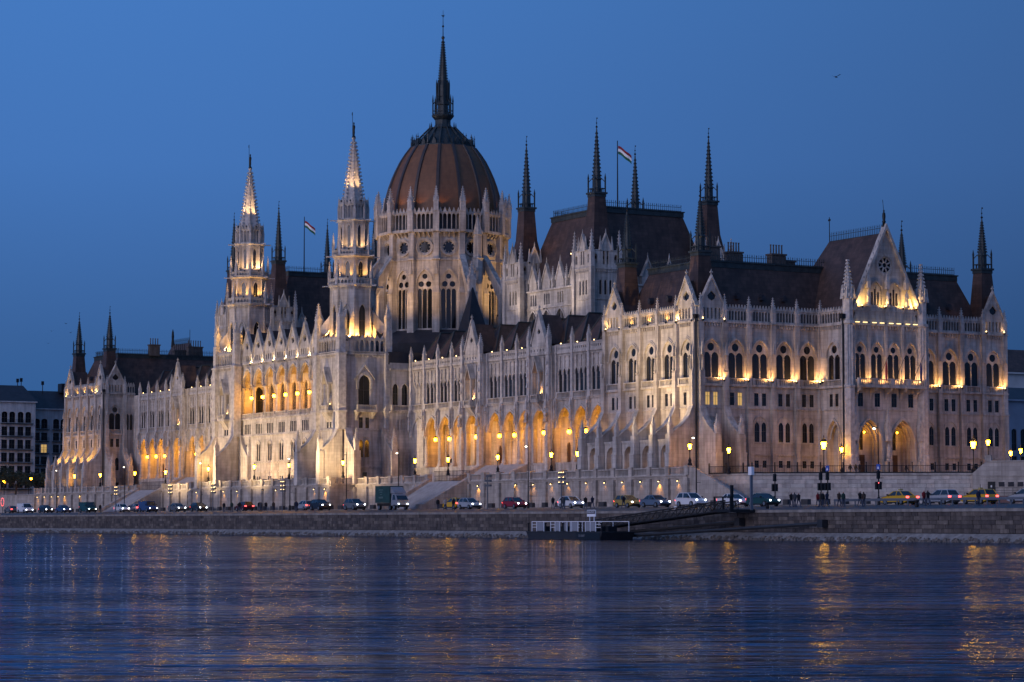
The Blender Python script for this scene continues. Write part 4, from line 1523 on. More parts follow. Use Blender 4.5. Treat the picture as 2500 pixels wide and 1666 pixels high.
def rose8():
    b = MB()
    for k in range(8):
        a = k * math.pi / 4
        b.tube((1.28 * math.cos(a), 0, 55.4 + 1.28 * math.sin(a)), (.78 * math.cos(a), 0, 55.4 + .78 * math.sin(a)), .14, 5, .05)
        a2 = a + math.pi / 4
        b.tube((1.28 * math.cos(a), 0, 55.4 + 1.28 * math.sin(a)), (1.28 * math.cos(a2), 0, 55.4 + 1.28 * math.sin(a2)), .1, 4)
    return b.mesh('tracery', STONE)
def drum_trac():
    b = MB()
    y = -.3
    zl = 47.4
    band(b, -1.6, 1.6, 39.6, zl, [(k * 1.02, .42, 39.6, zl - .6, zl - .06) for k in (-1, 0, 1)], dep=.25, y=y, n=4)
    out = [(-1.6, zl), (1.6, zl), (1.6, 49.0), (0, 49.0), (-1.6, 49.0)]
    ring_plate(b, [(-1.6, zl), (0, zl), (0, 49.1), (-1.6, 49.1)], -.75, 48.2, .56, y, n=12)
    ring_plate(b, [(0, zl), (1.6, zl), (1.6, 49.1), (0, 49.1)], .75, 48.2, .56, y, n=12)
    ring_plate(b, [(-1.6, 49.1), (1.6, 49.1), (0, 51.6)], 0, 49.72, .52, y, n=12)
    for k in (-.5, .5):
        b.box(k * 1.02 - .05, k * 1.02 + .05, y - .12, y, 39.6, zl)
    return b.mesh('tracery', STONE)
ring_faces('drum_wall', drum_low(), DA)
ring_faces('drum_wall', drum_high(), DA)
dg = gallery_mesh(2 * 13.0 * math.tan(math.pi / NS) - .8, 3.6, 5, .9, .36)
ring_faces('gallery', dg, 13.0, 58.6)
b = MB()
b.lathe(DX, DY, [(11.9, 58.6), (11.9, 62.6)], 16, math.pi / 16)
P('drum_wall', b, SLATE)
b = MB()
b.lathe(DX, DY, [(13.1, 61.9), (13.1, 62.1), (11.4, 62.3)], 16, math.pi / 16)
P('gallery_roof', b, STONE)
dt, dr = drum_trac(), rose8()
for k in range(NS):
    an = -math.pi / 2 + k * 2 * math.pi / NS
    if math.cos(an + R(28)) < -.15:
        continue
    rot = an + math.pi / 2
    c, s = math.cos(an), math.sin(an)
    w1 = put('great_lancet', window_pane(1.65, 39.5, 51.2), PB, (DX + (DA - .42) * c, DY + (DA - .42) * s, 0), rot)
    put('tracery', dt, w1)
    w2 = put('rose_window', window_pane(1.35, 54.0, 56.8), PB, (DX + (DA - .38) * c, DY + (DA - .38) * s, 0), rot)
    put('tracery', dr, w2, (0, -.25, 0))
def drum_pier():
    b = MB()
    b.box(-.7, .7, -1.1, .4, 34, 46.5)
    b.frus(-.7, .7, -1.1, .4, 46.5, -.55, .55, -.8, .4, 47.6)
    b.box(-.55, .55, -.8, .4, 47.6, 58.4)
    b.box(-.6, .6, -1.35, .4, 58.4, 62.5)
    for z in (46.3, 52.85, 58.3):
        b.box(-.75, .75, -1.2, .4, z, z + .25)
    b.pyr(0, -.85, 50, 53.4, .32, .04)
    return b.mesh('drum_pier', STONE)
dp = drum_pier()
RV = DA / math.cos(math.pi / NS)
VERT = [-math.pi / 2 + (k + .5) * 2 * math.pi / NS for k in range(NS)]
for an in VERT:
    put('drum_pier', dp, PB, (DX + RV * math.cos(an), DY + RV * math.sin(an), 0), an + math.pi / 2)
    pinnacle(PB, DX + (RV + 1.0) * math.cos(an), DY + (RV + 1.0) * math.sin(an), 62.3, .95, 5.0, an)
def fly():
    b = MB()
    b.prismx([(-.5, 54.0), (-.5, 52.3), (-3.2, 48.2), (-5.4, 44.4), (-6.4, 44.4), (-6.4, 46.3)], -.45, .45)
    b.prismx([(-.5, 54.2), (-.5, 53.8), (-6.6, 46.2), (-6.6, 46.6)], -.6, .6)
    b.box(-.85, .85, -7.9, -5.6, 30, 46.0)
    b.box(-1.0, 1.0, -8.0, -5.5, 38.4, 38.7)
    b.box(-.95, .95, -8.0, -5.5, 45.8, 46.1)
    return b.mesh('flying_buttress', STONE)
fm_ = fly()
for q in (0, 1, 2, 3):
    for d in (-1, 1):
        an = -math.pi / 2 + q * math.pi / 2 + d * math.pi / NS
        if math.cos(an + R(28)) < -.5:
            continue
        put('flying_buttress', fm_, PB, (DX + RV * math.cos(an), DY + RV * math.sin(an), 0), an + math.pi / 2)
        pinnacle(PB, DX + (RV + 6.8) * math.cos(an), DY + (RV + 6.8) * math.sin(an), 46.0, 1.3, 6.2, an)
# ambulatory walls low between the flyers
b = MB()
b.lathe(DX, DY, [(18.2, 28), (18.2, 36.4), (12.2, 39.3)], 16, math.pi / 16)
P('ambulatory_roof', b, SLATE)
prof = [(11.75, 62.2), (11.65, 63.6), (11.45, 65.2), (11.1, 66.9), (10.65, 68.5), (10.05, 70.2), (9.35, 71.8), (8.45, 73.6), (7.45, 75.1), (6.45, 76.4)]
b = MB()
b.lathe(DX, DY, prof, 16, math.pi / 16, cap=False)
dome = P('dome', b, DOMET)
for an in VERT:
    b = MB()
    pts = [(r / math.cos(math.pi / 16) * math.cos(math.pi / 16) + .02, z) for r, z in prof]
    for (r0, z0), (r1, z1) in zip(pts[:-1], pts[1:]):
        vs = []
        for r, z in ((r0, z0), (r1, z1)):
            for o, hw in ((-.12, .34), (.24, .26)):
                for s in (-1, 1):
                    vs.append((s * hw, -(r + o), z))
        b.add(vs, [(0, 2, 6, 4), (2, 3, 7, 6), (3, 1, 5, 7)])
    put('rib', cached('dome_rib', lambda: b.mesh('rib', RIBM)), dome, (DX, DY, 0), an + math.pi / 2)
b = MB()
b.lathe(DX, DY, [(6.5, 76.3), (6.5, 76.5), (6.15, 76.6), (4.8, 77.9), (3.7, 79.0), (2.75, 80.1), (2.85, 80.4), (2.2, 80.5)], 16, math.pi / 16)
skirt = P('dome_skirt', b, COPPER)
def skdorm():
    b = MB()
    b.prism([(-.42, 76.5), (.42, 76.5), (.42, 77.05), (0, 78.0), (-.42, 77.05)], -6.05, -5.0)
    b.box(-.2, .2, -6.09, -6.0, 76.65, 77.1)
    b.pyr(0, -5.95, 77.9, 78.9, .07, .02)
    b.cbox(0, -5.95, 78.45, .13, .08, .06)
    return b.mesh('dormer', COPPER)
sd = skdorm()
for k in range(NS):
    put('dormer', sd, skirt, (DX, DY, 0), k * 2 * math.pi / NS)
b = MB()
b.tube((0, -6.45, 76.6), (0, -2.7, 80.4), .16, 5)
b.pyr(0, -6.35, 76.5, 78.9, .13, .02)
b.cbox(0, -6.35, 78.2, .2, .1, .08)
sr = b.mesh('skirt_rib', COPPER)
for an in VERT:
    put('rib', sr, skirt, (DX, DY, 0), an + math.pi / 2)
b = MB()
b.lathe(DX, DY, [(1.9, 80.4), (1.55, 81.2), (1.55, 82.0), (2.15, 82.7), (2.25, 83.0), (2.0, 83.05)], 12)
for k in range(12):
    a = k * math.pi / 6
    b.pyr(DX + 2.6 * math.cos(a), DY + 2.6 * math.sin(a), 80.5, 81.5, .12, .02)
P('lantern_base', b, COPPER)
b = MB()
b.lathe(DX, DY, [(1.15, 83.0), (1.05, 85.0), (1.2, 85.2), (1.1, 86.4), (.95, 87.0)], 8, math.pi / 8)
for k in range(8):
    a = k * math.pi / 4 + math.pi / 8
    x, y = DX + 2.0 * math.cos(a), DY + 2.0 * math.sin(a)
    b.box(x - .1, x + .1, y - .1, y + .1, 83.0, 85.8)
    b.pyr(x, y, 85.8, 87.1, .13, .02)
    b.tube((x, y, 85.2), (DX + 1.1 * math.cos(a), DY + 1.1 * math.sin(a), 86.4), .09, 5)
    x, y = DX + 1.25 * math.cos(a), DY + 1.25 * math.sin(a)
    b.box(x - .12, x + .12, y - .12, y + .12, 86.0, 89.3)
    b.pyr(x, y, 89.3, 90.3, .13, .02)
for z in (83.3, 83.9):
    b.lathe(DX, DY, [(2.0, z), (2.06, z), (2.06, z + .1), (2.0, z + .1)], 8, math.pi / 8, cap=False)
P('dome_lantern', b, COPPER)
b = MB()
b.lathe(DX, DY, [(1.15, 86.8), (1.1, 89.0), (.85, 89.8), (.14, 98.6)], 8, math.pi / 8)
for i in range(16):
    t = i / 16
    z = 90 + 8.3 * t
    rr = .85 * (1 - t) + .14 * t + .08
    for k in range(8):
        a = k * math.pi / 4 + math.pi / 8
        b.pyr(DX + rr * math.cos(a), DY + rr * math.sin(a), z - .1, z + .2, .13, .02)
b.ball(DX, DY, 98.7, .36, 8, 5)
P('dome_spire', b, COPPER)
b = MB()
b.tube((DX, DY, 98.6), (DX, DY, 104.3), .10, 6, .03)
b.ball(DX, DY, 101.0, .24, 8, 4)
for k in range(8):
    a = k * math.pi / 4
    b.tube((DX, DY, 103.1), (DX + .35 * math.cos(a), DY + .35 * math.sin(a), 103.1 + .2 * math.sin(a * 2)), .04, 4)
b.ball(DX, DY, 103.1, .18, 6, 4)
P('dome_finial', b, IRON)
# stair turret roof and slim stair tower beside the drum
b = MB()
b.frus(-114.6, -109.6, 22.0, 27.0, 36.5, -112.2, -112.0, 24.4, 24.6, 46.6)
P('roof', b, SLATE)
b = MB()
b.lathe(-120.4, 30.2, [(1.05, 34), (1.05, 53.0), (1.2, 53.2), (.85, 53.4), (.85, 57.6), (1.0, 57.8), (.08, 61.6)], 8, math.pi / 8)
for z in (41.5, 44.5, 48.0, 50.6):
    b.box(-120.0, -119.3, 29.3, 29.5, z, z + .8)
P('stair_turret', b, STONE)

# ---------------------------------------------------------------- the two chamber halls
HT = 2.75
def hall_face():
    b = MB()
    w = 2 * HT
    band(b, -w / 2, w / 2, 28, 40.0, [])
    band(b, -w / 2, w / 2, 40.0, 44.9, [(k * 1.0, .26, 40.5, 42.6, 43.0) for k in (-1, 0, 1)], dep=.3, n=3)
    for z in (36.4, 39.6, 44.6):
        b.box(-w / 2, w / 2, -.14, .04, z, z + .2)
    corbels(b, w, 44.3, 44.6, .4, .2)
    b.box(-w / 2, w / 2, -.28, .04, 44.8, 45.05)
    band(b, -w / 2, w / 2, 45.0, 48.0, [(-2.0, .34, 45.8, 46.9, 47.3), (-.38, .2, 45.6, 47.8, 47.9), (.38, .2, 45.6, 47.8, 47.9), (2.0, .34, 45.8, 46.9, 47.3)], dep=.3, y=-.12, n=3)
    b.poly([(-1.15, -.15, 48.0), (1.15, -.15, 48.0), (0, -.15, 50.6)])
    b.poly([(-1.15, .2, 48.0), (1.15, .2, 48.0), (0, .2, 50.6)])
    for s in (-1, 1):
        b.prism([(s * 1.2, 47.9), (s * 1.35, 48.0), (0, 50.9), (0, 50.5)], -.3, .25)
    b.box(-w / 2, w / 2, -.2, .04, 47.85, 48.05)
    for k in (-1.15, 1.15):
        b.pyr(k, -.2, 48, 50.4, .22, .03)
    b.pyr(0, -.1, 50.6, 51.7, .12, .02)
    return b.mesh('wall', STONE)
def hall_wall(w, n):
    def fn():
        b = MB()
        p = w / n
        ops = [(-w / 2 + (i + .5) * p, 1.5, 30, 36.6, 39.0) for i in range(n)]
        band(b, -w / 2, w / 2, 28, 39.4, ops, dep=.6, n=6)
        for o in ops:
            archivolt(b, o[0], 1.5, 36.6, 39.0, .25, .15)
            b.box(o[0] - .08, o[0] + .08, .1, .5, 30, 38.8)
        sm = [(-w / 2 + (i + .5) * p + k * .75, .25, 40.0, 41.6, 42.0) for i in range(n) for k in (-1, 0, 1)]
        band(b, -w / 2, w / 2, 39.4, 42.6, sm, dep=.3, n=3)
        b.box(-w / 2, w / 2, -.2, .04, 39.3, 39.5)
        b.box(-w / 2, w / 2, -.3, .04, 42.4, 42.7)
        for i in range(n):
            x = -w / 2 + (i + .5) * p
            b.poly([(x - 1.3, -.1, 42.7), (x + 1.3, -.1, 42.7), (x + 1.3, -.1, 44.2), (x, -.1, 46.8), (x - 1.3, -.1, 44.2)])
            b.prism([(x - 1.3, 42.7), (x + 1.3, 42.7), (x + 1.3, 44.2), (x, 46.8), (x - 1.3, 44.2)], .2, .4)
            for s in (-1, 1):
                b.prism([(x + s * 1.3, 44.0), (x + s * 1.5, 44.1), (x, 47.2), (x, 46.7)], -.3, .3)
            b.pyr(x, 0, 47, 48.3, .13, .02)
        return b.mesh('wall', STONE)
    return cached(('hallw', w, n), fn)
def hall(hx):
    hy = 29.8
    mansard(hx - 12.6, hx + 12.6, hy - 12.2, hy + 12.2, 44.2, 3.6, 4.6, 56.0)
    b = MB()
    b.box(hx - 12.0, hx + 12.4, hy - 12.0, hy + 11.6, 28, 44.3)
    P('wall', b, STONE)
    for w, loc, rot in ((18.4, (hx, hy - 13.0, 0), 0), (17.6, (hx + 13.4, hy, 0), W90)):
        put('wall', hall_wall(w, 4), PB, loc, rot)
        for i in range(4):
            xc = -w / 2 + (i + .5) * w / 4
            put('hall_window', window_pane(1.6, 30, 39.2), PB, place(0, loc, rot, xc, .5), rot)
            put('clerestory_window', window_pane(1.2, 39.9, 42.1), PB, place(0, loc, rot, xc, .28), rot)
    for sx in (-1, 1):
        for sy in (-1, 1):
            x, y = hx + sx * 11.92, hy + sy * 11.5
            f = cached('hallface', hall_face)
            put('wall', f, PB, (x, y - HT, 0), 0)
            put('wall', f, PB, (x + HT, y, 0), W90)
            b = MB()
            b.box(x - HT, x + HT - .4, y - HT + .4, y + HT, 28, 48)
            P('wall', b, STONE)
            for cx_, cy_ in ((-1, -1), (1, -1), (1, 1)):
                b = MB()
                b.box(-.4, .4, -.4, .4, 28, 45.2)
                put('corner_pier', cached('hpier', lambda: b.mesh('corner_pier', STONE)), PB, (x + cx_ * HT, y + cy_ * HT, 0))
                pinnacle(PB, x + cx_ * HT, y + cy_ * HT, 45.0, .72, 6.6)
            turret(x, y, 46.5, 'hall', 11.3, 2.45, 1.05, 2.7, 11.3, 1.9, TILE)
            if True:
                for k in (-1, 0, 1):
                    casement(PB, (x, y - HT, 0), 0, k * 1.0, .26, 40.5, 42.6, dep=.25, name='lancet_window', arch=43.0)
                    if sx > 0:
                        casement(PB, (x + HT, y, 0), W90, k * 1.0, .26, 40.5, 42.6, dep=.25, name='lancet_window', arch=43.0)
    for i in range(5):
        pinnacle(PB, hx - 9.2 + 4.6 * i, hy - 13.1, 42.6, .5, 4.0)
hall(-69.1)
hall(-198.9)

# =================================================================== setting
def S(name, mb, m, loc=(0, 0, 0), **k):
    return put(name, mb.mesh(name, m), None, loc, kind='structure', **k)

def gz(y):
    """height of the embankment pavement, rising gently away from the river"""
    pts = ((-30.4, 3.60), (-25, 3.93), (-20, 4.12), (-14, 4.25), (-5, 4.35), (200, 4.4))
    for (a, za), (b, zb) in zip(pts[:-1], pts[1:]):
        if y <= b:
            return za + (zb - za) * (y - a) / (b - a)
    return pts[-1][1]

# the river
wm = bpy.data.materials.new('river_water')
wm.use_nodes = True
nt = wm.node_tree
pb = nt.nodes['Principled BSDF']
pb.inputs['Base Color'].default_value = (0.004, 0.010, 0.018, 1)
pb.inputs['Roughness'].default_value = 0.07
pb.inputs['IOR'].default_value = 1.33
geo = nt.nodes.new('ShaderNodeNewGeometry')
WROT = 2.6214 - math.pi / 2
rotm = nt.nodes.new('ShaderNodeVectorRotate')
rotm.rotation_type = 'Z_AXIS'
rotm.inputs['Angle'].default_value = -WROT
nt.links.new(geo.outputs['Position'], rotm.inputs['Vector'])
def wmath(op, a, c):
    n = nt.nodes.new('ShaderNodeMath')
    n.operation = op
    for i, v in enumerate((a, c)):
        if isinstance(v, (int, float)):
            n.inputs[i].default_value = v
        else:
            nt.links.new(v, n.inputs[i])
    return n.outputs[0]
# wave trains: (scale across, scale along, detail, height in metres)
WAVES = ((0.05, 0.15, 2.0, 0.50), (0.25, 0.7, 3.0, 0.25), (2.6, 2.8, 3.0, 0.026))
EPS = 0.03
# calm and ruffled patches
gmap = nt.nodes.new('ShaderNodeVectorMath')
gmap.operation = 'MULTIPLY'
nt.links.new(rotm.outputs[0], gmap.inputs[0])
gmap.inputs[1].default_value = (0.035, 0.09, 1)
gn = nt.nodes.new('ShaderNodeTexNoise')
gn.inputs['Scale'].default_value = 1.0
gn.inputs['Detail'].default_value = 3
nt.links.new(gmap.outputs[0], gn.inputs['Vector'])
gr_ = nt.nodes.new('ShaderNodeMapRange')
nt.links.new(gn.outputs[0], gr_.inputs[0])
gr_.inputs[1].default_value = 0.36
gr_.inputs[2].default_value = 0.64
gr_.inputs[3].default_value = 0.45
gr_.inputs[4].default_value = 1.7
spy = nt.nodes.new('ShaderNodeSeparateXYZ')
nt.links.new(geo.outputs['Position'], spy.inputs[0])
mry = nt.nodes.new('ShaderNodeMapRange')      # sheltered by the bank, choppier in the stream
nt.links.new(spy.outputs[1], mry.inputs[0])
mry.inputs[1].default_value = -35.0
mry.inputs[2].default_value = -165.0
mry.inputs[3].default_value = 0.30
mry.inputs[4].default_value = 2.0
GUST = wmath('MULTIPLY', gr_.outputs[0], mry.outputs[0])
def wave_height(off):
    ad = nt.nodes.new('ShaderNodeVectorMath')
    ad.operation = 'ADD'
    nt.links.new(rotm.outputs[0], ad.inputs[0])
    ad.inputs[1].default_value = off
    tot = None
    for sx, sy, det, amp in WAVES:
        mp = nt.nodes.new('ShaderNodeVectorMath')
        mp.operation = 'MULTIPLY'
        nt.links.new(ad.outputs[0], mp.inputs[0])
        mp.inputs[1].default_value = (sx, sy, 1)
        n = nt.nodes.new('ShaderNodeTexNoise')
        n.inputs['Scale'].default_value = 1.0
        n.inputs['Detail'].default_value = det
        n.inputs['Roughness'].default_value = 0.5
        nt.links.new(mp.outputs[0], n.inputs['Vector'])
        h = wmath('MULTIPLY', n.outputs[0], amp)
        if sx > .1:
            h = wmath('MULTIPLY', h, GUST)
        tot = h if tot is None else wmath('ADD', tot, h)
    return tot
h0, hx_, hy_ = wave_height((0, 0, 0)), wave_height((EPS, 0, 0)), wave_height((0, EPS, 0))
cmb = nt.nodes.new('ShaderNodeCombineXYZ')
nt.links.new(wmath('MULTIPLY', wmath('SUBTRACT', h0, hx_), 1 / EPS), cmb.inputs[0])
nt.links.new(wmath('MULTIPLY', wmath('SUBTRACT', h0, hy_), 1 / EPS), cmb.inputs[1])
cmb.inputs[2].default_value = 1.0
rb = nt.nodes.new('ShaderNodeVectorRotate')
rb.rotation_type = 'Z_AXIS'
rb.inputs['Angle'].default_value = WROT
nt.links.new(cmb.outputs[0], rb.inputs['Vector'])
nm_ = nt.nodes.new('ShaderNodeVectorMath')
nm_.operation = 'NORMALIZE'
nt.links.new(rb.outputs[0], nm_.inputs[0])
# muddy water body under a sheen whose strength follows the Fresnel law of the wave facets
gl = nt.nodes.new('ShaderNodeBsdfGlossy')
gl.inputs['Roughness'].default_value = 0.06
gl.inputs['Color'].default_value = (0.52, 0.60, 0.78, 1)
df = nt.nodes.new('ShaderNodeBsdfDiffuse')
df.inputs['Color'].default_value = (0.012, 0.020, 0.030, 1)
fr_ = nt.nodes.new('ShaderNodeFresnel')
fr_.inputs['IOR'].default_value = 1.33
mx_ = nt.nodes.new('ShaderNodeMixShader')
for q in (gl, fr_):
    nt.links.new(nm_.outputs[0], q.inputs['Normal'])
nt.links.new(fr_.outputs[0], mx_.inputs[0])
nt.links.new(df.outputs[0], mx_.inputs[1])
nt.links.new(gl.outputs[0], mx_.inputs[2])
nt.links.new(mx_.outputs[0], nt.nodes['Material Output'].inputs['Surface'])
b = MB()
b.quad((-6000, -3000, 0), (4000, -3000, 0), (4000, -29.6, 0), (-6000, -29.6, 0))
S('river', b, wm)

# land, embankment road, plaza
b = MB()
ys = (-30.2, -25, -20, -14, -5, 200)
for a, c in zip(ys[:-1], ys[1:]):
    for xa, xc in ((-6000, -400), (-400, -100), (-100, 200), (200, 4000)):
        b.quad((xa, a, gz(a)), (xc, a, gz(a)), (xc, c, gz(c)), (xa, c, gz(c)))
S('embankment_road', b, ASPHALT)
b = MB()
b.quad((-9000, 199, 4.39), (9000, 199, 4.39), (9000, 9000, 4.39), (-9000, 9000, 4.39))
S('ground', b, PAVING)
# kerbs and lane markings
b = MB()
b.box(-400, 130, -12.3, -12.0, 4.1, gz(-12) + .14)
S('kerb', b, CONCRETE)
b = MB()
for i in range(140):
    x = -380 + i * 3.6
    z = gz(-17) + .006
    b.quad((x, -17.06, z), (x + 1.8, -17.06, z), (x + 1.8, -16.94, z), (x, -16.94, z))
S('lane_marking', b, mat('road_paint', (0.6, 0.6, 0.58), 0.7))
# terrace platform of the building and the plaza south of it
b = MB()
b.add([(-274, -4.7, 9.0), (-166, -4.7, 9.0), (-166, -9.7, 9.0), (-102, -9.7, 9.0), (-102, -4.7, 9.0), (5, -4.7, 9.0), (5, 2, 9.0), (13, 0.6, 9.0), (33, 28.4, 9.0), (52, 44, 9.0), (90, 70, 9.0), (90, 150, 9.0), (-420, 150, 9.0), (-420, 30, 9), (-274, 30, 9)], [tuple(range(15))])
S('terrace_paving', b, PAVING)

# ---------------------------------------------------------------- quay wall of the embankment: stone blocks
def quay():
    root = thing('quay_wall', 'dark weathered stone quay wall along the waterline', 'wall', (0, -30, 0))
    b = MB()
    b.prismx([(.2, 0.9), (0.12, 0.95), (0.02, 3.3), (0.4, 3.3), (.4, .9)], -6000, 4000)
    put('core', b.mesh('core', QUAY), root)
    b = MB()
    b.box(-6000, 4000, -.18, .45, 3.3, 3.63)
    put('coping', b.mesh('coping', CONCRETE), root)
    b = MB()
    b.prismx([(.3, .94), (-.35, .92), (-1.6, .12), (-1.9, -.3), (.3, -.3)], -6000, 4000)
    put('apron', b.mesh('apron', CONCRETE), root)
    rng = random.Random(3)
    blocks = []
    rows = 5
    rh = 2.3 / rows
    for r in range(rows):
        z0 = .98 + r * rh
        x = 112 + rng.random()
        while x > -330:
            w = rng.uniform(.9, 2.1) if r != rows - 1 else rng.uniform(1.2, 2.4)
            if rng.random() < .06:
                w *= .5
            blocks.append((x - w, x, z0, z0 + rh, rng.uniform(.03, .10), rng.randrange(5)))
            x -= w
    def blk(mbx, x0, x1, z0, z1, o):
        g = .018
        yb = .12 - (z0 - .95) * .1 / 2.3
        mbx.frus(x0 + g, x1 - g, -o + .0, .3, z0 + g, x0 + g + .02, x1 - g - .02, -o - .0, .3, z1 - g)
    big = sorted(range(len(blocks)), key=lambda i: -(blocks[i][0] + 3 * rng.random()))[:300]
    bigs = set(big)
    rest = [MB() for _ in range(5)]
    for i, (x0, x1, z0, z1, o, k) in enumerate(blocks):
        if i in bigs:
            m = MB()
            blk(m, x0 - x0, x1 - x0, z0, z1, o)
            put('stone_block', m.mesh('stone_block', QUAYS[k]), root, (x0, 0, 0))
        else:
            blk(rest[k], x0, x1, z0, z1, o)
    allm = MB()
    idx = []
    for k in range(5):
        idx += [k] * len(rest[k].f)
        allm.add(rest[k].v, rest[k].f)
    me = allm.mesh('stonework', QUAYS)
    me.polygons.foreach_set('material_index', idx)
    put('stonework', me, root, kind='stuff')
    # rubble at the waterline
    b = MB()
    for i in range(2600):
        x = 115 - 420 * (i / 2600) ** 1.15 + rng.uniform(-1, 1)
        s = rng.uniform(.10, .34)
        y = -rng.uniform(1.1, 2.6)
        z = max(-.05, .45 + (y + 1.1) * .45)
        a = rng.uniform(0, 3.14)
        vs = [(x + s * rng.uniform(.7, 1.3) * math.cos(a + q), y + s * rng.uniform(.7, 1.3) * math.sin(a + q), z - s * .5) for q in (0, 1.57, 3.14, 4.71)]
        vs += [(x + s * .55 * math.cos(a + q), y + s * .55 * math.sin(a + q), z + s * rng.uniform(.2, .7)) for q in (0.3, 1.8, 3.3, 4.9)]
        b.add(vs, [(4, 5, 6, 7), (0, 1, 5, 4), (1, 2, 6, 5), (2, 3, 7, 6), (3, 0, 4, 7)])
    put('riprap', b.mesh('riprap', QUAYS[3]), None, (0, -30, 0), kind='stuff', label='grey rubble stones strewn along the waterline below the quay', category='rubble')
quay()

# ---------------------------------------------------------------- terrace walls with balustrades
def terrace_wall(label, pts, z0, z1, step=4.98, phase=0.0, pil=True, skip=()):
    """retaining wall following a plan line, pilasters, moulding and a balustrade bay by bay"""
    root = thing('terrace_wall', label, 'wall', (pts[0][0], pts[0][1], 4.3), base=True)
    for (xa, ya), (xb, yb) in zip(pts[:-1], pts[1:]):
        L = math.hypot(xb - xa, yb - ya)
        rot = math.atan2(yb - ya, xb - xa)
        b = MB()
        b.box(0, L, 0, .6, z0, z1)
        b.box(0, L, -.12, .1, z0, z0 + .75)
        b.box(0, L, -.16, .7, z1 - .28, z1)
        b.box(0, L, -.30, .7, z1, z1 + .16)
        put('wall', b.mesh('wall', TERRACE), root, (xa, ya, 0), rot)
        n = max(1, round(L / step))
        s = L / n
        for i in range(n):
            cx = xa + math.cos(rot) * (i + .5) * s
            cy = ya + math.sin(rot) * (i + .5) * s
            if any(a <= cx <= c for a, c in skip):
                continue
            put('balustrade', balustrade_mesh(s - .85, 1.15, False, .31, m=STONE), root, (cx - math.sin(rot) * .2, cy + math.cos(rot) * .2, z1 + .16), rot)
        for i in range(n + 1):
            cx = xa + math.cos(rot) * i * s
            cy = ya + math.sin(rot) * i * s
            if any(a - .1 <= cx <= c + .1 for a, c in skip):
                continue
            def post():
                b = MB()
                b.box(-.44, .44, -.28, .62, z1 + .16, z1 + 1.36)
                b.box(-.5, .5, -.36, .68, z1 + 1.36, z1 + 1.5)
                if pil:
                    b.box(-.5, .5, -.42, .05, z0, z1 - .28)
                    for k in range(7):
                        if k % 2:
                            zz = z0 + .3 + k * .6
                            b.box(-.62, .62, -.48, .05, zz, min(zz + .5, z1 - .3))
                return b.mesh('pier', TERRACE)
            put('pier', cached(('tpost', z0, z1, pil), post), root, (cx, cy, 0), rot)
    return root
TZ = 8.75
GAPS = (-67.0, -201.0)
terrace_wall('pale ashlar terrace wall with balustrade below the southern wing, between the stairs and the corner', [(-59.6, -5), (5, -5)], 4.3, TZ)
terrace_wall('terrace wall with balustrade between the middle block and the near flight of stairs', [(-102, -5), (-74.4, -5)], 4.3, TZ)
terrace_wall('projecting terrace wall with balustrade in front of the two river towers', [(-166, -5), (-166, -10), (-102, -10), (-102, -5)], 4.3, TZ)
terrace_wall('terrace wall with balustrade just left of the middle block', [(-193.6, -5), (-166, -5)], 4.3, TZ)
terrace_wall('farthest terrace wall with balustrade below the northern pavilion', [(-274, -5), (-208.4, -5)], 4.3, TZ)

# ---------------------------------------------------------------- stairs
STEP = mat('stair_stone', (0.34, 0.325, 0.32), 0.8, var=0.2, vscale=0.8)
def stairs(label, x, w, ya, yb, za, zb, n):
    root = thing('stairs', label, 'stairs', (x, ya, za))
    d, h = (yb - ya) / n, (zb - za) / n
    me = MB()
    me.box(-w / 2, w / 2, -.03, d + .02, -h, 0)
    me = me.mesh('step', STEP)
    for i in range(n):
        put('step', me, root, (0, d * i, h * (i + 1)))
    b = MB()
    b.prismx([(.05, -.3), (yb - ya, -.3), (yb - ya, zb - za - h - .02), (.05, -.02)], -w / 2, w / 2)
    put('stair_core', b.mesh('stair_core', TERRACE), root)
    for s in (-1, 1):
        b = MB()
        x0, x1 = s * (w / 2 + .02), s * (w / 2 + 1.1)
        b.prismx([(-1.2, -.3), (yb - ya, -.3), (yb - ya, zb - za + .55), (-.4, .75), (-1.2, .75)], min(x0, x1), max(x0, x1))
        put('stair_parapet', b.mesh('stair_parapet', TERRACE), root)
    return root
for xc, nm in ((-67.0, 'near'), (-201.0, 'far')):
    stairs('broad lower flight of stairs up to the terrace of the %s wing' % nm, xc, 12.4, -13.2, -5.0, 4.3, 9.0, 26)
    stairs('upper flight of steps to the arcade of the %s wing' % nm, xc, 15.2, 1.2, WY - .4, 9.0, 11.9, 16)
    root = thing('gate_fence', 'black iron lattice fence closing the head of the %s stairs' % nm, 'fence', (xc, -4.4, 9.0))
    b = MB()
    for z in (.1, .9, 1.7):
        b.box(-6.2, 6.2, -.03, .03, z, z + .06)
    put('rail', b.mesh('rail', IRON), root)
    bar = MB()
    bar.box(-.03, .03, -.03, .03, 0, 1.8)
    bar = bar.mesh('bar', IRON)
    for i in range(26):
        put('bar', bar, root, (-6.2 + i * 12.4 / 25, 0, 0))
# stairs running down along the wall at the south-west corner
root = thing('stairs', 'narrow stairs with sloping stone parapet descending right from the terrace corner', 'stairs', (5, -5, 4.3))
n = 24
me = MB()
me.box(-.02, .58, -1.9, 0, -.2, 0)
me = me.mesh('step', STEP)
for i in range(n):
    put('step', me, root, (1.0 + i * .56, 3.2, 4.55 - i * .19))
b = MB()
b.prism([(0, 0), (15.4, 0), (15.4, .5), (14.6, .85), (.9, 5.85), (0, 5.85)], 0, .5)
put('stair_parapet', b.mesh('stair_parapet', TERRACE), root)
b = MB()
b.prism([(0, -.2), (14.6, -.2), (1.0, 4.4), (0, 4.4)], .5, 3.2)
put('stair_core', b.mesh('stair_core', TERRACE), root)

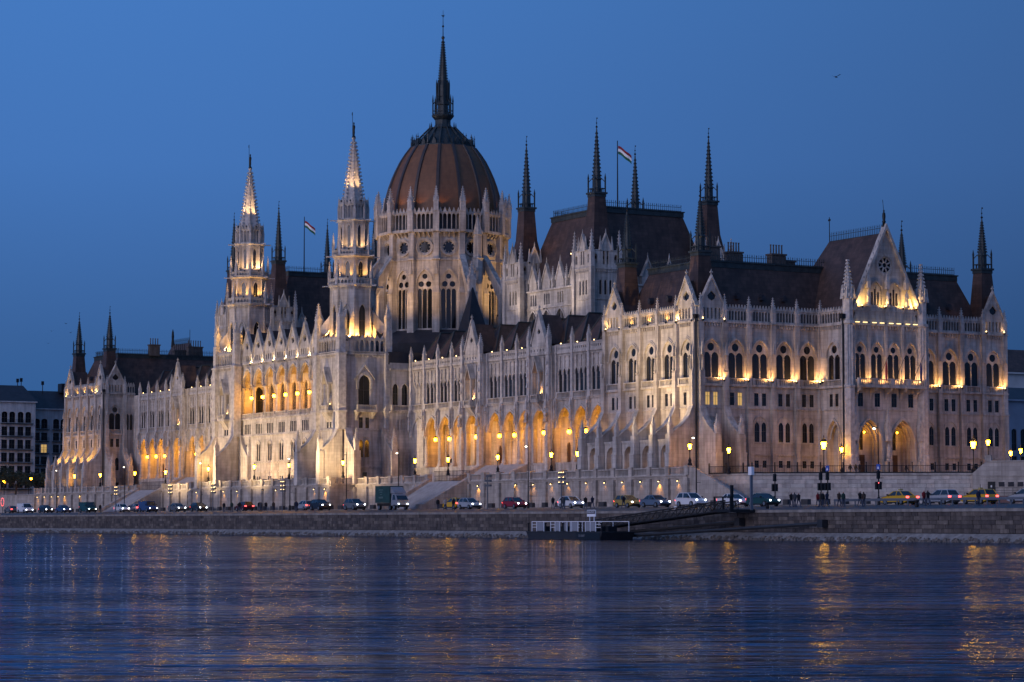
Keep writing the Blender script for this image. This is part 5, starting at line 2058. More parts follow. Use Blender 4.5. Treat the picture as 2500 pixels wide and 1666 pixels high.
# ---------------------------------------------------------------- ashlar retaining wall of the plaza
RW = [(5.2, -1.4), (13, 0.6), (32.4, 27.5)]
def plaza_wall():
    root = thing('retaining_wall', 'pale coursed ashlar retaining wall of the plaza, right of the corner stairs', 'wall', (13, .6, 4.3), base=True)
    rng = random.Random(5)
    blocks = []
    for (xa, ya), (xb, yb) in zip(RW[:-1], RW[1:]):
        L = math.hypot(xb - xa, yb - ya)
        rot = math.atan2(yb - ya, xb - xa)
        b = MB()
        b.box(-.05, L + .05, .12, .9, 3.9, 8.75)
        put('core', b.mesh('core', TERRACE), root, (xa, ya, 0), rot)
        b = MB()
        b.box(-.1, L + .1, -.18, .95, 8.75, 9.05)
        put('coping', b.mesh('coping', TERRACE), root, (xa, ya, 0), rot)
        rows = 8
        rh = 4.7 / rows
        for r in range(rows):
            x = 0
            while x < L - .05:
                w = min(rng.uniform(.9, 2.2), L - x)
                blocks.append((xa, ya, rot, x, x + w, 4.05 + r * rh, 4.05 + (r + 1) * rh, rng.uniform(0, .07), rng.randrange(4)))
                x += w
    rng.shuffle(blocks)
    order = sorted(blocks, key=lambda q: -(q[4] - q[3]))
    rest = MB()
    for i, (xa, ya, rot, x0, x1, z0, z1, o, k) in enumerate(order):
        g = .014
        m = MB()
        m.box(g, x1 - x0 - g, -o, .2, z0 + g, z1 - g)
        c = (xa + math.cos(rot) * x0, ya + math.sin(rot) * x0, 0)
        if i < 300:
            put('stone_block', m.mesh('stone_block', ASHLAR[k]), root, c, rot)
        else:
            ca, sa = math.cos(rot), math.sin(rot)
            rest.add([(c[0] + x * ca - y * sa, c[1] + x * sa + y * ca, z) for x, y, z in m.v], m.f)
    if rest.v:
        put('stonework', rest.mesh('stonework', ASHLAR[1]), root, kind='stuff')
plaza_wall()
def plaza_fence():
    root = thing('iron_fence', 'black iron railing along the top of the plaza wall', 'fence', (13, .6, 9.05), base=True)
    bar = MB()
    bar.box(-.018, .018, -.018, .018, 9.1, 10.2)
    bar = bar.mesh('bar', IRON)
    post = MB()
    post.box(-.08, .08, -.08, .08, 9.0, 10.45)
    post.ball(0, 0, 10.52, .11, 6, 4)
    post = post.mesh('post', IRON)
    cnt = 0
    for (xa, ya), (xb, yb) in zip(RW[:-1], RW[1:]):
        L = math.hypot(xb - xa, yb - ya)
        rot = math.atan2(yb - ya, xb - xa)
        ca, sa = math.cos(rot), math.sin(rot)
        b = MB()
        for z in (9.15, 10.05):
            b.box(0, L, -.03, .03, z, z + .07)
        b.box(0, L, -.2, .2, 9.05, 9.14)
        put('rail', b.mesh('rail', IRON), root, (xa, ya, 0), rot)
        n = int(L / .24)
        for i in range(n):
            if cnt < 290:
                put('bar', bar, root, (xa + ca * L * i / n, ya + sa * L * i / n, 0), rot)
                cnt += 1
        for i in range(int(L / 3.2) + 1):
            put('post', post, root, (xa + ca * i * 3.2, ya + sa * i * 3.2, 0), rot)
plaza_fence()
# service block with door at the right edge
root = thing('service_block', 'pale stone service block with a dark door and railing at the right edge', 'building', (33, 28, 4.3), base=True)
q0 = (32.3, 26.6, 0)
L = 16.0
rot = math.atan2(12.1, 13.0)
b = MB()
b.prism([(-1.6, 9.0), (-.2, 10.2), (.5, 10.6), (L, 10.6), (L, 3.9), (-1.6, 3.9)], -.6, 2)
b.box(.4, L, -.72, 2.1, 10.55, 10.75)
b.box(-.4, L, -.68, -.5, 8.5, 8.7)
b.box(.2, 1.0, -.62, .3, 10.7, 11.5)
put('wall', b.mesh('wall', TERRACE), root, q0, rot)
b = MB()
b.box(-.5, L, -2.2, -.55, 3.9, 5.8)
put('landing', b.mesh('landing', mat('brick_red', (.16, .09, .08), .8, var=.2, vscale=2)), root, q0, rot)
b = MB()
b.box(.5, 1.5, -.68, -.58, 5.82, 7.8)
put('door', b.mesh('door', IRON), root, q0, rot)
b = MB()
b.box(.9, 1.1, -.70, -.68, 7.0, 7.3)
put('notice', b.mesh('notice', mat('paper', (.6, .6, .58), .8)), root, q0, rot)
for xx in (2.0, 3.3, 4.6):
    b = MB()
    b.box(xx, xx + .8, -.64, -.58, 7.1, 7.75)
    put('window', b.mesh('window', GLASS), root, q0, rot)
b = MB()
for z in (6.2, 6.55, 6.9):
    b.box(1.7, L, -2.1, -2.05, z, z + .05)
for i in range(9):
    b.box(1.7 + i * 1.2 - .03, 1.7 + i * 1.2 + .03, -2.12, -2.04, 5.8, 6.95)
b.box(-.4, -.34, -2.1, -2.0, 5.8, 7.4)
put('railing', b.mesh('railing', IRON), root, q0, rot)
b = MB()
b.quad((30, -2, 4.36), (120, -2, 4.36), (120, 48, 4.5), (60, 48, 4.5))
S('side_road', b, ASPHALT)
# quay wall continuing upstream on the left, with a dark underpass
root = thing('upstream_wall', 'rough grey stone wall left of the building above the road', 'wall', (-274, -5, 4.3), base=True)
b = MB()
b.box(-345, -274.1, -5, -4, 4.2, 8.6)
b.box(-345, -274.1, -5.15, -3.9, 8.6, 8.8)
b.box(-500, -362, -5, -4, 4.2, 8.6)
put('wall', b.mesh('wall', TERRACE), root)
b = MB()
b.box(-362, -345, -3.5, 6, 4.2, 10.5)
put('underpass', b.mesh('underpass', SLATE), root)

# ---------------------------------------------------------------- neighbouring buildings
def block_house(name, label, x, ya, yb, zt, fl0, fh, cols, m, zr, roofm, lit=(), balc=True, ww=.8):
    """south-facing town house: facade plane at x, from ya to yb"""
    root = thing(name, label, 'building', (x, (ya + yb) / 2, 9.0), base=True)
    w = yb - ya
    b = MB()
    nz = int((zt - fl0 - .8) / fh)
    ops = [(c - (ya + yb) / 2 + q, ww, ) for c in cols for q in (-1.05, 1.05)]
    band(b, -w / 2, w / 2, 4.3, fl0, [])
    for f in range(nz):
        z = fl0 + f * fh
        band(b, -w / 2, w / 2, z, z + fh, [(o[0], ww, z + .5, z + fh - .55, z + fh - .55 + (.5 if f == nz - 1 else 0)) for o in ops], dep=.3, n=3)
        b.box(-w / 2, w / 2, -.06, .03, z - .1, z + .06)
    band(b, -w / 2, w / 2, fl0 + nz * fh, zt, [])
    b.box(-w / 2 - .3, w / 2 + .3, -.6, .1, zt - .3, zt)
    b.box(-w / 2, w / 2, .4, 18, 4.3, zt - .02)
    put('wall', b.mesh('wall', m), root, (x, (ya + yb) / 2, 0), W90)
    b = MB()
    b.frus(x - 18, x + .5, ya - .3, yb + .3, zt, x - 12, x - 6, ya + 1.5, yb - 1.5, zr)
    put('roof', b.mesh('roof', roofm), root)
    for f in range(nz):
        z = fl0 + f * fh
        for k, o in enumerate(ops):
            wd = put('window', window_pane(ww + .04, z + .45, z + fh + .02, LITGLASS if (f, k) in lit else GLASS), root, (x - .28, (ya + yb) / 2 + o[0], 0), W90)
            def fr():
                q = MB()
                q.box(-.04, .04, -.08, -.01, z + .5, z + fh - .5)
                q.box(-ww, ww, -.08, -.01, z + 1.7, z + 1.8)
                for s in (-1, 1):
                    q.box(s * ww - .06, s * ww + .06, -.1, -.01, z + .5, z + fh - .5)
                return q.mesh('frame', LEAD)
            put('frame', cached(('hfr', name, f, ww), fr), wd)
        if balc:
            for c in cols:
                b = MB()
                b.box(x, x + .9, c - 2.2, c + 2.2, z + .15, z + .32)
                for i in range(12):
                    yy = c - 2.1 + i * 4.2 / 11
                    b.box(x + .82, x + .88, yy - .02, yy + .02, z + .3, z + 1.2)
                b.box(x + .8, x + .9, c - 2.2, c + 2.2, z + 1.2, z + 1.27)
                put('balcony', b.mesh('balcony', IRON), root)
    return root
BGREY = mat('grey_render', (0.60, 0.56, 0.52), 0.85, var=0.2, vscale=0.4, streak=0.2)
BGREY2 = mat('dark_render', (0.40, 0.385, 0.375), 0.85, var=0.2, vscale=0.4, streak=0.2)
block_house('apartment_block', 'grey apartment block with paired balcony windows left of the palace', -338, 6.0, 17.0, 34.0, 10.6, 3.45, (9.6, 14.0), BGREY, 38.5, SLATE)
block_house('apartment_block', 'darker recessed apartment block between the grey block and the palace, one window lit', -343, 17.1, 36.0, 32.5, 10.6, 3.2, (20.2, 25.6, 31), BGREY2, 37.5, SLATE, lit=((3, 1),), ww=.85)
block_house('apartment_block', 'pale facade cut by the left edge of the picture', -345, -14.0, 5.4, 34.0, 10.6, 3.45, (-8, -1, 3.0), BGREY, 38.5, SLATE)
root = thing('roof_plant', 'antennas and vents on the roof of the dark apartment block', 'antenna', (-345, 16, 38), base=True)
b = MB()
for x, y, h in ((-348, 2, 6), (-348, 4, 4), (-347, 15, 3), (-347, 16, 3.4), (-347, 22, 2), (-347, 31, 6), (-347, 30, 3)):
    b.tube((x, y, 36.5), (x, y, 38.5 + h * .6), .12, 5)
    b.cbox(x, y, 38.5 + h * .5, .3, .3, .5)
b.box(-349, -346, 27, 36, 37, 39.5)
b.box(-349, -346, -2, 6, 37.5, 39)
put('mast', b.mesh('mast', IRON), root)
PALE = mat('pale_render', (0.6, 0.56, 0.52), 0.85, var=0.15, vscale=0.4)
SLB = mat('bluegrey_render', (0.28, 0.31, 0.36), 0.85, var=0.15, vscale=0.4)
block_house('office_house', 'blue-grey classical house behind the right end of the palace', -40, 74, 112, 24.0, 10.0, 4.4, (88.5, 96, 104), SLB, 26.5, SLATE, balc=False, ww=.6)
block_house('office_house', 'pale taller house with a red roof behind the blue-grey one', -75, 88, 140, 31.5, 10.0, 5.2, (118, 126), PALE, 36.5, TILE, balc=False, ww=.5)

# ---------------------------------------------------------------- trees at the far left
LEAF = mat('dark_foliage', (0.035, 0.045, 0.025), 0.8, var=0.4, vscale=1.0)
BARK = mat('bark', (0.05, 0.04, 0.03), 0.9, var=0.3, vscale=2)
def tree(label, x, y, z, h, r, seed):
    root = thing('tree', label, 'tree', (x, y, z), 0, 'trees at the left end')
    rng = random.Random(seed)
    b = MB()
    b.tube((0, 0, 0), (.1, .1, h * .5), .28, 7, .16)
    tips = []
    for i in range(9):
        a = rng.uniform(0, 6.28)
        p = (.05, .05, h * rng.uniform(.3, .5))
        q = (r * .7 * math.cos(a), r * .7 * math.sin(a), h * rng.uniform(.6, .9))
        b.tube(p, q, .1, 5, .03)
        tips.append(q)
    put('trunk', b.mesh('trunk', BARK), root)
    b = MB()
    for i in range(1500):
        t = rng.choice(tips)
        c = Vector(t) + Vector((rng.gauss(0, r * .28), rng.gauss(0, r * .28), rng.gauss(0, h * .10)))
        u = Vector((rng.gauss(0, 1), rng.gauss(0, 1), rng.gauss(0, 1))).normalized() * rng.uniform(.12, .3)
        v = u.cross(Vector((rng.gauss(0, 1), rng.gauss(0, 1), rng.gauss(0, 1)))).normalized() * rng.uniform(.1, .22)
        b.quad(tuple(c - u), tuple(c + v), tuple(c + u), tuple(c - v))
    put('crown', b.mesh('crown', LEAF), root)
for i, (x, y, h, r) in enumerate(((-320, 1, 7, 3.5), (-312, 3, 6, 3.2), (-326, -1, 8, 3.6), (-336, -2, 8, 4), (-303, 5, 5.5, 3.2), (-295, 3, 5, 3))):
    tree('dark leafy tree above the upstream wall, %s from the palace end' % ordinal([3, 2, 4, 5, 1, 0][i]), x, y, 8.7, h, r, i + 20)

# =================================================================== lamps and floodlights
def spot(parent, loc, direction, power, angle=70, color=WARM, size=.08, blend=.6):
    l = bpy.data.lights.new('spot', 'SPOT')
    l.energy = power
    l.color = color
    l.spot_size = R(angle)
    l.spot_blend = blend
    l.shadow_soft_size = size
    o = bpy.data.objects.new('light', l)
    COL.objects.link(o)
    o.parent = parent
    o.location = loc
    o.rotation_euler = Vector(direction).to_track_quat('-Z', 'Y').to_euler()
    return o
def point(parent, loc, power, color=WARM, size=.15):
    l = bpy.data.lights.new('point', 'POINT')
    l.energy = power
    l.color = color
    l.shadow_soft_size = size
    o = bpy.data.objects.new('light', l)
    COL.objects.link(o)
    o.parent = parent
    o.location = loc
    return o

def flood_mesh():
    b = MB()
    b.box(-.14, .14, -.10, .10, 0, .22)
    b.box(-.03, .03, -.03, .03, -.12, 0)
    return b.mesh('housing', IRON)
def lens_mesh(r=.08):
    b = MB()
    b.ball(0, 0, 0, r, 6, 4)
    return b.mesh('lens', E_FLOOD)
def flood(label, loc, direction, power, angle=80, color=WARM, group=None, glow=True, r=.085):
    root = thing('floodlight', label, 'floodlight', loc, 0, group)
    put('housing', cached('fh', flood_mesh), root, (0, 0, -.2))
    d = Vector(direction).normalized()
    if glow:
        put('lens', cached(('fl', r), lambda: lens_mesh(r)), root, tuple(d * .18 + Vector((0, 0, .02))))
    spot(root, tuple(d * (.24 + r)), direction, power, angle, color)
    return root

# hanging lanterns of the arcades and the loggia
def lantern_meshes():
    b = MB()
    b.tube((0, 0, 0), (0, 0, -2.6), .03, 5)
    b.lathe(0, 0, [(.05, -2.5), (.36, -2.75), (.36, -2.82), (.05, -2.85)], 8)
    b.lathe(0, 0, [(.05, -3.55), (.14, -3.5), (.14, -3.45)], 8)
    g = MB()
    g.ball(0, 0, -3.14, .33, 8, 6, 1.05)
    return b.mesh('bracket', IRON), g.mesh('globe', E_LANTERN)
lm_, lg_ = lantern_meshes()
ARC = sorted(ARCADE_SPOTS)
names = {}
for wing_i, (lo, hi, nm) in enumerate(((-250, -160, 'northern'), (-110, -20, 'southern'))):
    sel = [p for p in ARC if lo < p[0] < hi]
    for i, (x, y) in enumerate(sel):
        root = thing('hanging_lantern', 'glowing lantern hanging in the arcade of the %s wing, %s from the left' % (nm, ordinal(i)), 'lantern', (x, y, 20.1), 0, 'arcade lanterns')
        put('bracket', lm_, root)
        put('globe', lg_, root)
        point(root, (0, 1.4, -2.4), (330 if wing_i else 420) * (1, .8, 1.15, .9, 1.05)[i % 5], (1.0, .40, .015), .25)
for i, (x, y) in enumerate(LOGGIA):
    root = thing('hanging_lantern', 'glowing lantern hanging in the upper loggia, %s arch from the left' % ordinal(i), 'lantern', (x, y, 29.6), 0, 'loggia lanterns')
    put('bracket', lm_, root)
    put('globe', lg_, root)
    point(root, (0, 1.4, -3.0), 520, (1.0, .41, .02), .25)

# cornice floodlights (small bright points washing gables and roofs)
CS = sorted(CORNICE_SPOTS)
for i, (x, y, z) in enumerate(CS):
    mid = y < 0
    flood('small bright floodlight on the river cornice, %s from the north end' % ordinal(i), (x, y, z), (-.15, .55, .9), 240 if mid else 150, 120, (1.0, .68, .36), 'cornice floodlights')
PC = [(-2.3 - 2.2, -.62), (-2.3 + 2.0, -.62), (-2.3 - 4 * PW - 2.0, -.62), (-2.3 - 4 * PW + 2.0, -.62)]
k = 0
for ox, nm in ((0.0, 'south-west'), (-242.0, 'north-west')):
    for i, (x, y) in enumerate(PC):
        flood('bright floodlight at the foot of the %s pavilion gables, %s from the right' % (nm, ordinal([1, 0, 3, 2][i])), (ox + x, y, 31.75), (0.05 if i % 2 else .25, .45, .9), 220, 120, WARM, 'pavilion floodlights')
    for i in range(3):
        flood('dim strip floodlight behind the %s pavilion gallery, %s from the right' % (nm, ordinal(i)), (ox - 2.35 - PW * (i + 1), -.55, 31.9), (0, .35, .9), 130, 150, AMBER, 'gallery floodlights', glow=False)
# south front: one floodlight on each balcony, aimed up the jamb
ys = [2.62 + SB * i for i in range(5)] + [SW_ - 2.62 - SB * i for i in (0, 2, 3)]
for i, y in enumerate(sorted(ys)):
    flood('warm floodlight on a balcony of the south front, %s from the left corner' % ordinal(i), (1.35, y + 1.35, 22.95), (-.7, -.15, .9), 520, 150, (1.0, .50, .15), 'south balcony floodlights')
for i in range(4):
    y = Y0 + .6 + fw * (i + .5)
    flood('warm floodlight on the long balcony over the portals, %s from the left' % ordinal(i), (PX + 1.15, y + 1.1, 22.75), (-.7, -.1, .9), 430, 150, (1.0, .50, .15), 'portal balcony floodlights')
flood('warm floodlight on the side balcony of the south portal block', (PX / 2 - 1.6, Y0 - .9, 23.1), (.2, .6, 1.0), 85, 105, (1.0, .58, .22))
for i, (yy, dd) in enumerate(((gy - 5.2, .1), (gy - 1.0, .3), (gy + 2.4, .3), (gy + 5.0, -.1))):
    flood('bright yellow floodlight at the foot of the great south gable, %s from the left' % ordinal(i), (PX + 1.3, yy, 34.1), (-.7, dd, .9), 620 if i in (0, 3) else 260, 140, (1.0, .58, .16), 'gable floodlights')
for y in (2.62 - 1.9, 2.62 + 1.9, SW_ - 2.62 - 1.8, SW_ - 2.62 + 1.8):
    flood('small floodlight beside a corner gable of the south front at %s metre mark' % {0: 'the first', 4: 'the second', 54: 'the third', 57: 'the fourth'}.get(int(y), 'the'), (.75, y, 31.8), (-.5, 0, .9), 45, 100, (1.0, .6, .3), 'south gable floodlights')
strip = MB()
strip.box(-.75, .75, -.06, .06, -.05, .05)
strip = strip.mesh('strip_light', E_STRIP)
si = 0
for i in range(4):
    y = Y0 + .6 + fw * (i + .5)
    for d in (-.75, .75):
        o = put('strip_light', strip, None, (PX + .42, y + d * .95, 31.82), W90, (.5, 1, 1), label='thin yellow strip light under the gallery of the great gable, %s from the left' % ordinal(si), category='strip light', group='gallery strip lights')
        si += 1
for i, yy in enumerate((gy - 3.1, gy + 3.1)):
    root = thing('hanging_lantern', 'hidden amber lantern glowing inside the %s portal arch' % ('left', 'right')[i], 'lantern', (PX - 1.3, yy, 15.6))
    put('bracket', lm_, root, (0, 0, 1.2), 0, (.4, .4, .4))
    put('globe', lg_, root, (0, 0, 1.2), 0, (.4, .4, .4))
    point(root, (0, 0, -.8), 110, (1.0, .42, .06), .2)
flood('amber floodlight in the side doorway of the portal block', (PX / 2, Y0 + .3, 9.6), (0, .5, 1), 40, 140, AMBER, glow=False)
# towers
for i, (cx, cy, an, rr, z, q, k) in enumerate(TOWER_LIGHTS):
    c, s = math.cos(an), math.sin(an)
    nm = 'right' if cx > -134 else 'left'
    side = {-3: 'north-west corner', -2: 'west', -1: 'south-west', 0: 'south'}.get(-3 if an < -2 else -2 if an < -1.2 else -1 if an < -.4 else 0)
    tier = {36: 'lowest', 35: 'gallery', 46: 'second', 52: 'third', 61: 'topmost'}[int(z)]
    if tier == 'lowest' and an > 0:
        side = 'south-east corner'
    if tier == 'gallery':
        side += ', left one' if an < -1.57 or -.5 < an < 0 else ', right one'
    pw = {'gallery': 520, 'lowest': 2400, 'second': 300, 'third': 260, 'topmost': 4600}[tier] * (1.0 if nm == 'right' else 1.4)
    if nm == 'left' and tier == 'third' and side == 'south':
        pw *= 2.0
    flood('amber floodlight on the %s tier of the %s river tower, %s side' % (tier, nm, side), (cx + rr * c, cy + rr * s, z), (-c * k, -s * k, .9 if tier != 'lowest' else .42), pw, 140 if tier != 'topmost' else 38, (1.0, .52, .13) if tier in ('lowest', 'second', 'gallery') else (1.0, .60, .26), 'tower floodlights', glow=False)
for i, (x, y, d) in enumerate(((-76, 9.5, .1), (-60, 9.5, -.1))):
    flood('floodlight on the wing roof washing the near hall, %s of two' % ('left', 'right')[i], (x, y, 38.2), (d, .8, .75), 1100, 120, (1.0, .78, .58), 'hall wash floodlights', glow=False)
# niches of the wings
for i, (x, y) in enumerate(sorted(NICHE_SPOTS)):
    flood('orange floodlight at the foot of a canopied niche, %s from the north' % ordinal(i), (x + .45, y - .25, 23.4), (-.3, .6, 1.0), 110, 130, (1.0, .45, .12), 'niche floodlights', r=.08)
for i, x in enumerate((-157.5, -110.5)):
    flood('orange floodlight in the tower niche of the %s river tower' % ('left', 'right')[i], (x + .45, -6.4, 23.5), (-.3, .6, 1.0), 30 if i == 0 else 12, 120, (1.0, .5, .15), r=.08)
# dome gallery and hall roofs
for i, an in enumerate((-R(105), -R(72), -R(50), -R(28), -R(5), R(18), R(40))):
    c, s = math.cos(an), math.sin(an)
    flood('floodlight behind the dome gallery, %s from the left' % ordinal(i), (DX + 13.0 * c, DY + 13.0 * s, 63.0), (-c * .35, -s * .35, 1.0), (200, 160, 130, 110, 80, 50, 50)[i], 100, (1.0, .52, .20), 'dome floodlights', glow=False)
for i, an in enumerate((-R(118), -R(62), -R(34), R(30))):
    c, s = math.cos(an), math.sin(an)
    flood('floodlight on the roof below the drum, %s from the left' % ordinal(i), (DX + 24 * c, DY + 24 * s, 40.5), (-c, -s, 1.05), (14000, 4200, 2600, 10000)[i], 95, (1.0, .56, .18), 'drum floodlights', glow=False)
for i, (x, y, dx, dy) in enumerate(((-76, 16.0, 0, 1), (-62, 16.0, 0, 1), (-198, 16.5, 0, 1), (-190, 16.5, 0, 1))):
    flood('dim amber floodlight under a hall roof, %s from the right' % ordinal([1, 0, 3, 2][i]), (x, y, 47.8), (dx * .4, dy * .4, 1), 420 if i < 2 else 1300, 110, AMBER, 'hall floodlights', glow=i == 1)
for i, (x, y) in enumerate(((-22.6, 4.9), (-1.0, 51.5), (-1.2, 9))):
    flood('amber floodlight on the roof walk of the south pavilion, %s from the left' % ordinal([0, 2, 1][i]), (x, y if i else .9, 32.5), (-.3, .5 if i == 0 else 0, 1), 120 if i < 2 else 40, 110, AMBER, 'roof floodlights', glow=False)

# uplights in the yard between the buttress feet
for i, xc in enumerate(sorted(UNDER)):
    north = xc < -200
    nm = 'north-west' if north else 'south-west'
    flood('ground floodlight before a niche of the %s pavilion, %s from the left' % (nm, ordinal(i % 5)), (xc + .5, -3.9, 9.3), (-.1, .45, 1.0), 75 if north else 32, 150, (1.0, .46, .08), 'niche ground floodlights', glow=False)
    flood('ledge floodlight over a niche of the %s pavilion, %s from the left' % (nm, ordinal(i % 5)), (xc, -2.9, 15.0), (0, .75, .8), (1400 if north else 260) * (1, .8, 1.25, .7, 1.1)[i % 5], 160, (1.0, .50, .12), 'ledge floodlights', glow=False)
    if north:
        flood('terrace floodlight at the buttress feet of the north-west pavilion, %s from the left' % ordinal(i % 5), (xc, -4.75, 9.6), (0, .5, 1.0), 260, 150, (1.0, .48, .10), 'terrace floodlights', glow=False)
for i in range(6):
    x = MIDS[i] + CBW / 2
    flood('ground floodlight at the foot of the middle block, %s from the left' % ordinal(i), (x, CY - 3.4, 9.4), (0, .5, 1.0), 300 if i < 5 else 200, 150, (1.0, .54, .16), 'middle ground floodlights', glow=False)
for i, x in enumerate((-162.5, -157.5, -110.5, -104)):
    flood('ground floodlight at the foot of the river towers, %s from the left' % ordinal(i), (x, CY - 4.0 if i < 3 else CY - 1.5, 9.4), (0, .5 if i < 3 else .35, 1.0), (330, 330, 280, 120)[i], 150, AMBER, 'tower ground floodlights', glow=False)

# wall lights on the terrace wall: downlights
WL = []
for x in [-272, -267, -262, -257.5, -253, -249, -243, -229, -223, -212]:
    WL.append((x, -5.0))
for x in (-190, -185, -180, -174):
    WL.append((x, -5.0))
for x in (-163, -156, -149.5, -143, -137, -131, -125, -117, -108.5, -104):
    WL.append((x, -10.0))
for x in (-98, -92, -85.5, -79):
    WL.append((x, -5.0))
for x in (-56.5, -50, -44, -38.5, -33, -28, -22.5, -17.2, -12.2, -7.2, -2.3, 2.7):
    WL.append((x, -5.0))
rng = random.Random(11)
wl_m = MB()
wl_m.box(-.09, .09, -.22, .1, -.04, .12)
wl_m = wl_m.mesh('housing', IRON)
wl_b = MB()
wl_b.ball(0, -.14, -.09, .07, 6, 4)
wl_b = wl_b.mesh('lens', E_FLOOD)
bright = {-104: 5.5, -2.3: 5, -56.5: 4, -117: 2.2, -92: 3, -180: 2.5, -272: 2.2, -253: 2.2, -50: 1.4, -28: 1.5, -38.5: 1.3, -7.2: .4, -17.2: .4, -22.5: .5, -98: .7}
for i, (x, y) in enumerate(WL):
    root = thing('wall_light', 'small amber downlight on the terrace wall, %s from the north end' % ordinal(i), 'wall light', (x, y - .12, 8.15), 0, 'terrace wall lights')
    put('housing', wl_m, root)
    put('lens', wl_b, root)
    spot(root, (0, -.28, -.22), (0, .22, -1), 62 * bright.get(x, rng.uniform(.3, 1.5)), 100, (1.0, .44, .06), .05, .9)

# ornate terrace lamps
def lamp_meshes(h, big=1.0):
    b = MB()
    b.lathe(0, 0, [(.34 * big, 0), (.34 * big, .3), (.2 * big, .5), (.26 * big, .8), (.12, 1.1), (.08, 1.3), (.07, h - .55), (.14, h - .5), (.10, h - .4), (.2 * big, h - .3)], 8)
    for k in range(4):
        a = k * math.pi / 2 + .5
        b.tube((.22 * math.cos(a) * big, .22 * math.sin(a) * big, .45), (.36 * math.cos(a) * big, .36 * math.sin(a) * big, .12), .05, 5)
    b.lathe(0, 0, [(.32 * big, h + .52 * big), (.2 * big, h + .75 * big), (.05, h + .85 * big), (.06, h + 1.05 * big), (.01, h + 1.15 * big)], 8)
    g = MB()
    g.lathe(0, 0, [(.12 * big, h - .2), (.24 * big, h + .28 * big), (.23 * big, h + .48 * big)], 8)
    return b.mesh('post', IRON), g.mesh('lamp_glass', E_LAMP)
def terrace_lamp(label, x, y, z, h=3.0, big=1.0, power=60, cat='lamp', group='terrace lamps'):
    ms = cached(('lamp', h, big), lambda: lamp_meshes(h, big))
    root = thing('terrace_lamp', label, cat, (x, y, z), 0, group)
    put('post', ms[0], root)
    put('lamp_glass', ms[1], root)
    point(root, (0, 0, h + 1.6 * big), power, (1.0, .5, .1), .35)
TL = [(x, -4.4) for x in (-248.9, -232.3, -211.3, -193.7, -176.9, -80.2, -68.2, -51.2, -34.2, -26.3, -10.1)] + [(x, -9.2) for x in (-159.4, -154.1, -137.1, -121.4, -98.6)]
for i, (x, y) in enumerate(sorted(TL)):
    terrace_lamp('ornate black lamp with amber glass on the terrace balustrade, %s from the north end' % ordinal(i), x, y, 10.0 if y > -5 else 10.0, 2.5)
terrace_lamp('ornate lamp at the head of the corner stairs', 5.0, -4.6, 10.2, 2.6)
for lab, x, y, h, bg in (('plaza lamp behind the fence nearest the south-west corner', 9.0, -.6, 3.2, 1.0), ('plaza lamp before the west side of the portal block', 8, 20.2, 3.6, 1.0), ('plaza lamp near the right end of the fence', 20, 37.8, 4.6, 1.05), ('large plaza lamp with a bell-shaped base left of the portals', 13.0, 13.2, 3.9, 1.55), ('large plaza lamp with a bell-shaped base near the right end', 20, 35.0, 4.1, 1.55), ('small lamp by the right edge behind the service block', 12, 49, 3.4, .9), ('smaller of the two lamps at the right edge, farther one', 12, 51, 3.8, .9)):
    terrace_lamp(lab, x, y, 9.0, h, bg, 80 if bg < 1.2 else 220, group='plaza lamps')

# tall street lights on the embankment
def pole_meshes(h):
    b = MB()
    b.tube((0, 0, 0), (0, 0, h), .10, 7, .06)
    b.lathe(0, 0, [(.2, 0), (.2, .9), (.12, 1.0)], 8)
    b.tube((0, 0, h), (-.9, .25, h + .1), .045, 5)
    b.tube((-.0, 0, h * .35), (1.0, 0, h * .35), .04, 5)
    b.box(-1.35, -.85, .1, .42, h + .03, h + .17)
    b.tube((0, 0, h), (0, 0, h + .6), .05, 5)
    g = MB()
    g.ball(-1.1, .26, h - .06, .19, 6, 4, .6)
    return b.mesh('pole', IRON), g.mesh('lamp_head', E_STREET)
for i, (x, dark) in enumerate(((-236.7, 0), (-195.1, 0), (-154.0, 0), (-112.7, 0), (-89.4, 1), (-69.7, 0), (-26.6, 0), (19.1, 0), (59.1, 0))):
    ms = cached('pole', lambda: pole_meshes(9.5))
    root = thing('street_light', 'tall dark street light pole on the embankment, %s from the left' % ordinal(i), 'street light', (x, -13, 4.25), 0, 'embankment street lights')
    put('pole', ms[0], root)
    if not dark:
        put('lamp_head', ms[1], root)
        spot(root, (-1.1, .26, 9.2), (0, -.2, -1), 90, 110, (1.0, .88, .7), .3)

# floodlight masts facing the palace
def mast_meshes():
    b = MB()
    b.tube((0, 0, 0), (0, 0, 4.9), .11, 7, .09)
    for z in (3.4, 4.1, 4.8):
        b.box(-.75, .75, -.05, .05, z, z + .08)
        for x in (-.6, 0, .6):
            b.cbox(x, .12, z + .16, .17, .2, .16)
    g = MB()
    for z in (3.4, 4.1, 4.8):
        for x in (-.6, 0, .6):
            g.ball(x, -.04, z + .36, .06, 5, 4)
    return b.mesh('mast', mat('grey_steel', (.16, .17, .18), .5, metal=.5)), g.mesh('lamp_heads', E_FLOOD)
mm_ = mast_meshes()
for i, (x, lit) in enumerate(((-181.8, 1), (-152.8, 1), (-131.7, 1), (-100.7, 1), (-26.8, 0), (-5.1, 1))):
    root = thing('floodlight_mast', 'grey mast with a cluster of floodlights on the promenade, %s from the left' % ordinal(i), 'floodlight mast', (x, -20, gz(-20)), 0, 'floodlight masts')
    put('mast', mm_[0], root)
    if lit:
        put('lamp_heads', mm_[1], root)
        spot(root, (0, .6, 5.4), (-.12 if i < 3 else .1, 1, 1.05 if i < 5 else 1.7), (34000, 18000, 16000, 26000, 0, 44000)[i], 125 if i < 5 else 95, (1.0, .70, .36), .6, .7)

